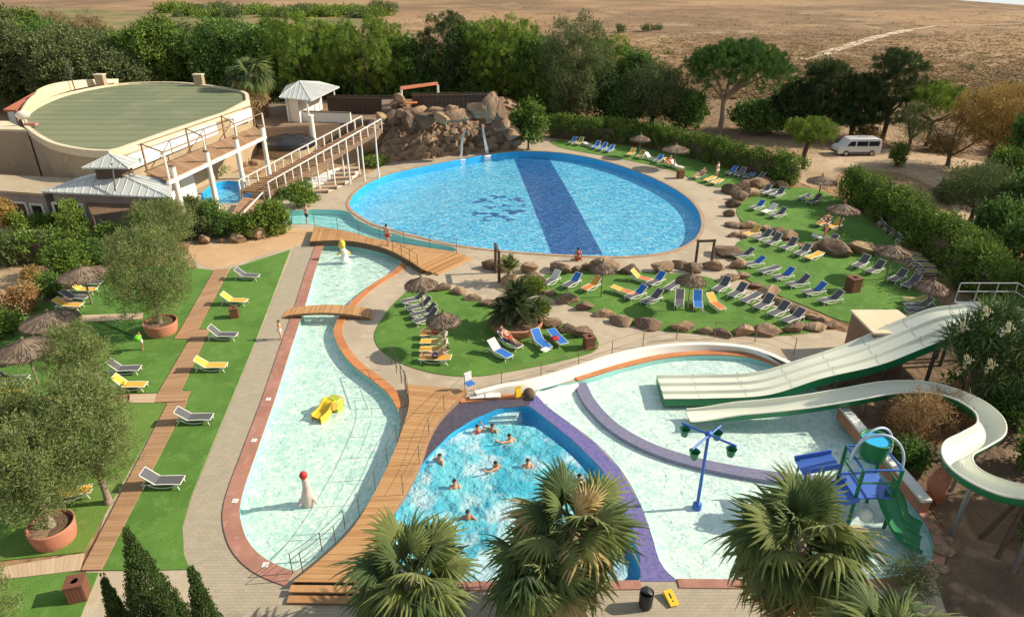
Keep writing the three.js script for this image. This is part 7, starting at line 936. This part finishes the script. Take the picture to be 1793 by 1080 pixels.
// sunbathers on loungers: same footing as the lounger they lie on
function sunbather(hx, hy, fx, fy, label, wear, skin = M.skin) { const h = P(hx, hy), f = P(fx, fy), d = f.clone().sub(h), c = h.clone().add(f).multiplyScalar(0.5), a = Math.atan2(-d.z, d.x); person('sunbather', lie(), label, V(c.x - Math.cos(a) * 0.25, 0.05, c.z + Math.sin(a) * 0.25), a, skin, wear, 'sunbathers'); }
sunbather(874, 598, 914, 618, 'sunbather reclining on a lounger beside the striped towel', M.red);
sunbather(788, 594, 732, 592, 'sunbather in dark red on the topmost of four yellow loungers', shorts[1], M.skinDark); sunbather(788, 637, 732, 635, 'sunbather in dark swimwear on the lowest of four yellow loungers', shorts[0]);
sunbather(1452, 392, 1428, 401, 'sunbather on a yellow lounger in the middle of the upper lawn', shorts[0]); sunbather(1233, 311, 1214, 316, 'sunbather in the yellow trio on the back strip', shorts[2]); sunbather(1176, 288, 1160, 295, 'reddish sunbather between the two back parasols', M.red);
person('walker', stand(), 'person standing among the upper lawn loungers', P(1444, 420, 0.05), 0.8, M.skin, shorts[1], null);
person('walker', stand(), 'person in white standing by the dark loungers at the back hedge', P(1255, 312, 0.05), 0.8, M.skin, M.whitePaint, null, { top: 1 });
{ const p = P(972, 595, 0.45), m = thing('beach_bag', 'red bag lying on a blue lounger near the planter', 'bag', p, 0.4); part('pouch', rbox(0.42, 0.2, 0.34, 0.08, 0, 0.1, 0), M.red, m); part('strap', tube([V(-0.15, 0.18, 0), V(0, 0.32, 0.02), V(0.15, 0.18, 0)], 0.02, 10, 5), M.red, m); }
{ const p = P(955, 612, 0.43), m = solo('folded_towel', rbox(0.5, 0.05, 0.42, 0.02, 0, 0.0, 0, 0.8), M.towel, 'white folded towel on the foot of a blue lounger', 'towel'); m.position.copy(p); }
// ------------------------------------------------------------ van in the yard
{ const p = P(1497, 270), t = thing('white_van', 'white passenger van parked in the sandy yard', 'van', p, 0.03), L = 4.9, prof = [[-2.45, 0.35], [-2.45, 0.85], [-2.3, 1.02], [-1.75, 1.14], [-1.25, 1.82], [-1.0, 1.93], [2.1, 1.95], [2.35, 1.85], [2.45, 1.1], [2.45, 0.35]], sh = new THREE.Shape(prof.map(([x, y]) => new THREE.Vector2(x, y)));
  part('body', toCreasedNormals(new THREE.ExtrudeGeometry(sh, { depth: 1.72, bevelEnabled: true, bevelSize: 0.07, bevelThickness: 0.08, bevelSegments: 3 }).translate(0, 0, -0.86), 0.5), flat(0.72, 0.72, 0.72, 0.3), t);
  const win = (x0, x1, y0, y1, s, sl = 0) => { const w = new THREE.Shape([new THREE.Vector2(x0 + sl, y1), new THREE.Vector2(x1, y1), new THREE.Vector2(x1, y0), new THREE.Vector2(x0, y0)]); return new THREE.ExtrudeGeometry(w, { depth: 0.03, bevelEnabled: false }).translate(0, 0, s * 0.945 - 0.015); };
  for (const s of [1, -1]) { part('window', win(-1.55, -0.62, 1.18, 1.7, s, 0.35), M.glassDark, t); part('window', win(-0.45, 0.85, 1.18, 1.72, s), M.glassDark, t); part('window', win(0.95, 2.2, 1.18, 1.72, s), M.glassDark, t); for (const x of [-1.55, 1.5]) { const w = part('wheel', new THREE.CylinderGeometry(0.34, 0.34, 0.22, 22).rotateX(1.571).translate(x, 0.34, s * 0.85), M.black, t); part('rim', new THREE.CylinderGeometry(0.2, 0.2, 0.04, 16).rotateX(1.571).translate(x, 0.34, s * 0.97), M.steel, w); } part('headlight', rbox(0.1, 0.18, 0.3, 0.03, -2.47, 0.82, s * 0.62), M.steel, t); part('tail_light', rbox(0.06, 0.5, 0.14, 0.02, 2.5, 1.1, s * 0.8), M.red, t); part('mirror', rbox(0.1, 0.22, 0.16, 0.03, -1.45, 1.3, s * 1.02), M.black, t); part('sill_trim', box(2.4, 0.16, 0.04, 0, 0.42, s * 0.95), M.grey, t); }
  part('windscreen', box(0.04, 0.86, 1.5, -1.53, 1.46, 0, 0, 0, -0.63), M.glassDark, t); part('rear_window', box(0.04, 0.5, 1.4, 2.5, 1.5, 0, 0, 0, 0.12), M.glassDark, t); part('bumper', rbox(0.16, 0.24, 1.8, 0.05, -2.5, 0.45, 0), M.grey, t); part('bumper', rbox(0.14, 0.24, 1.8, 0.05, 2.5, 0.45, 0), M.grey, t); }
renderer.render(scene, camera);
